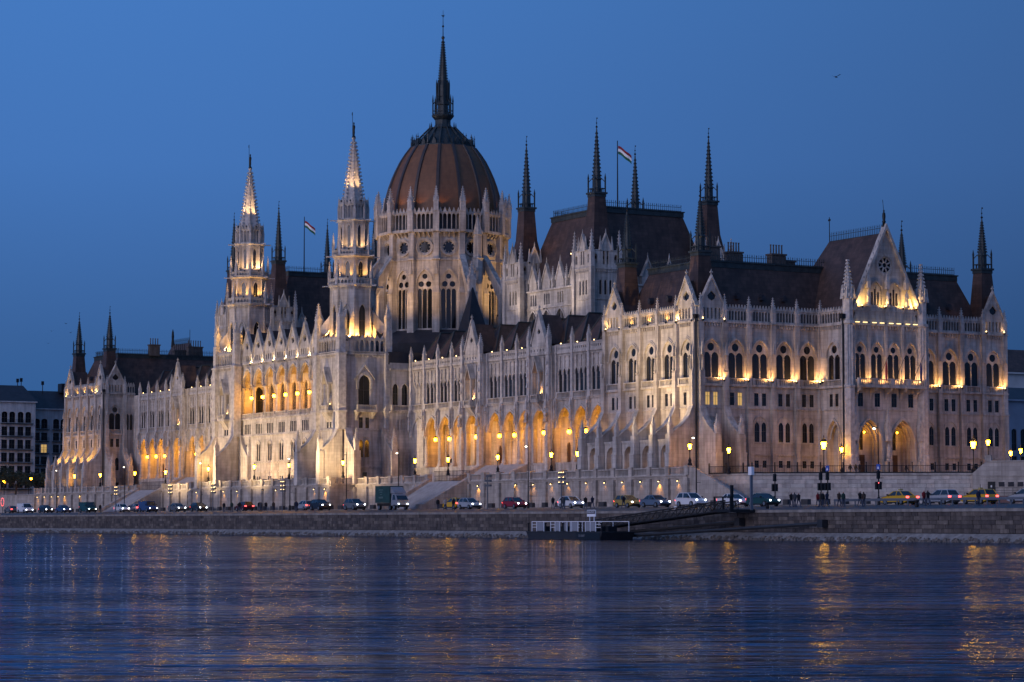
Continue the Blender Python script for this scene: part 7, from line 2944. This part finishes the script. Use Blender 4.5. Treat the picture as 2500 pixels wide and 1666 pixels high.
# ------------------------------------------------------------------ flags and birds
FC = [mat('flag_red', (.24, .02, .03), .8), mat('flag_white', (.85, .83, .8), .8), mat('flag_green', (.02, .12, .06), .8)]
def flag_mesh(L, h, droop):
    vs, fs, mi = [], [], []
    n = 14
    for j in range(4):
        for i in range(n + 1):
            t = i / n
            x = L * t * (1 - .12 * t)
            y = .16 * math.sin(t * 7.5 + j * .3) * t
            z = -h * j / 3 - droop * t ** 1.15 + .07 * math.sin(t * 9)
            vs.append((x, y, z))
    for j in range(3):
        for i in range(n):
            a = j * (n + 1) + i
            fs.append((a, a + 1, a + n + 2, a + n + 1))
            mi.append(j)
    m = MB()
    m.add(vs, fs)
    me = m.mesh('flag', FC, True)
    me.polygons.foreach_set('material_index', mi)
    return me
for x, zt, lab in ((-68.8, 69.4, 'tall flagpole with a red, white and green flag on the near hall roof'), (-198.6, 69.5, 'tall flagpole with a red, white and green flag on the far hall roof')):
    root = thing('flagpole', lab, 'flag', (x, 29.8, 56.2))
    b = MB()
    b.tube((0, 0, 0), (0, 0, zt - 56.2), .14, 7, .08)
    put('pole', b.mesh('pole', IRON), root)
    put('flag', flag_mesh(2.7, 1.5, 1.9), root, (.08, .1, zt - 56.2 - .9), R(45))
for i, y in enumerate((26.9, 30.0, 33.4)):
    root = thing('flagpole', 'slanted flagpole with a furled flag over the portal balcony, %s from the left' % ordinal(i), 'flag', (PX + 1.6, y - .6, 22.9), 0, 'balcony flags')
    b = MB()
    b.tube((0, 0, 0), (1.0, 1.6, 4.3), .05, 6, .035)
    put('pole', b.mesh('pole', IRON), root)
    if i != 1:
        b = MB()
        for j, (r0, z0) in enumerate(((.06, 0), (.2, -.5), (.26, -1.4), (.2, -2.4), (.1, -3.0))):
            pass
        b.lathe(.72, 1.15, [(.05, 3.1), (.14, 2.5), (.2, 1.6), (.16, .6), (.05, .1)], 7)
        put('flag', b.mesh('flag', FC[0] if i == 0 else mat('flag_blue', (.02, .03, .12), .8)), root)
bird = MB()
bird.lathe(0, 0, [(.01, -.05), (.07, 0), (.05, .06), (.01, .1)], 6)
bird.add([(0, 0, .03), (.45, .08, .22), (.4, -.1, .2), (.05, -.15, .02), (-.45, .08, .2), (-.4, -.1, .18), (-.05, -.15, .02)], [(0, 1, 2, 3), (0, 6, 5, 4)])
bird.tube((0, -.15, .02), (0, .3, .02), .06, 5, .01)
bird = bird.mesh('bird', mat('bird_dark', (.01, .01, .012), .8))
for i, (x, y, z, s, r) in enumerate(((113.3, -60, 44.9, 1.1, .4), (-250, -10, 46, 1.0, 1), (-246, -8, 47.5, 1.0, 2), (-240, -9, 45, .9, .3), (-255, -9, 43.5, 1, 1.3))):
    put('bird', bird, None, (x, y, z), r, (s, s, s), label='lone dark bird flying in the sky at the right' if i == 0 else 'tiny dark bird over the left roofs, %s from the left' % ordinal([0, 1, 2, 3, 0][i]), category='bird')
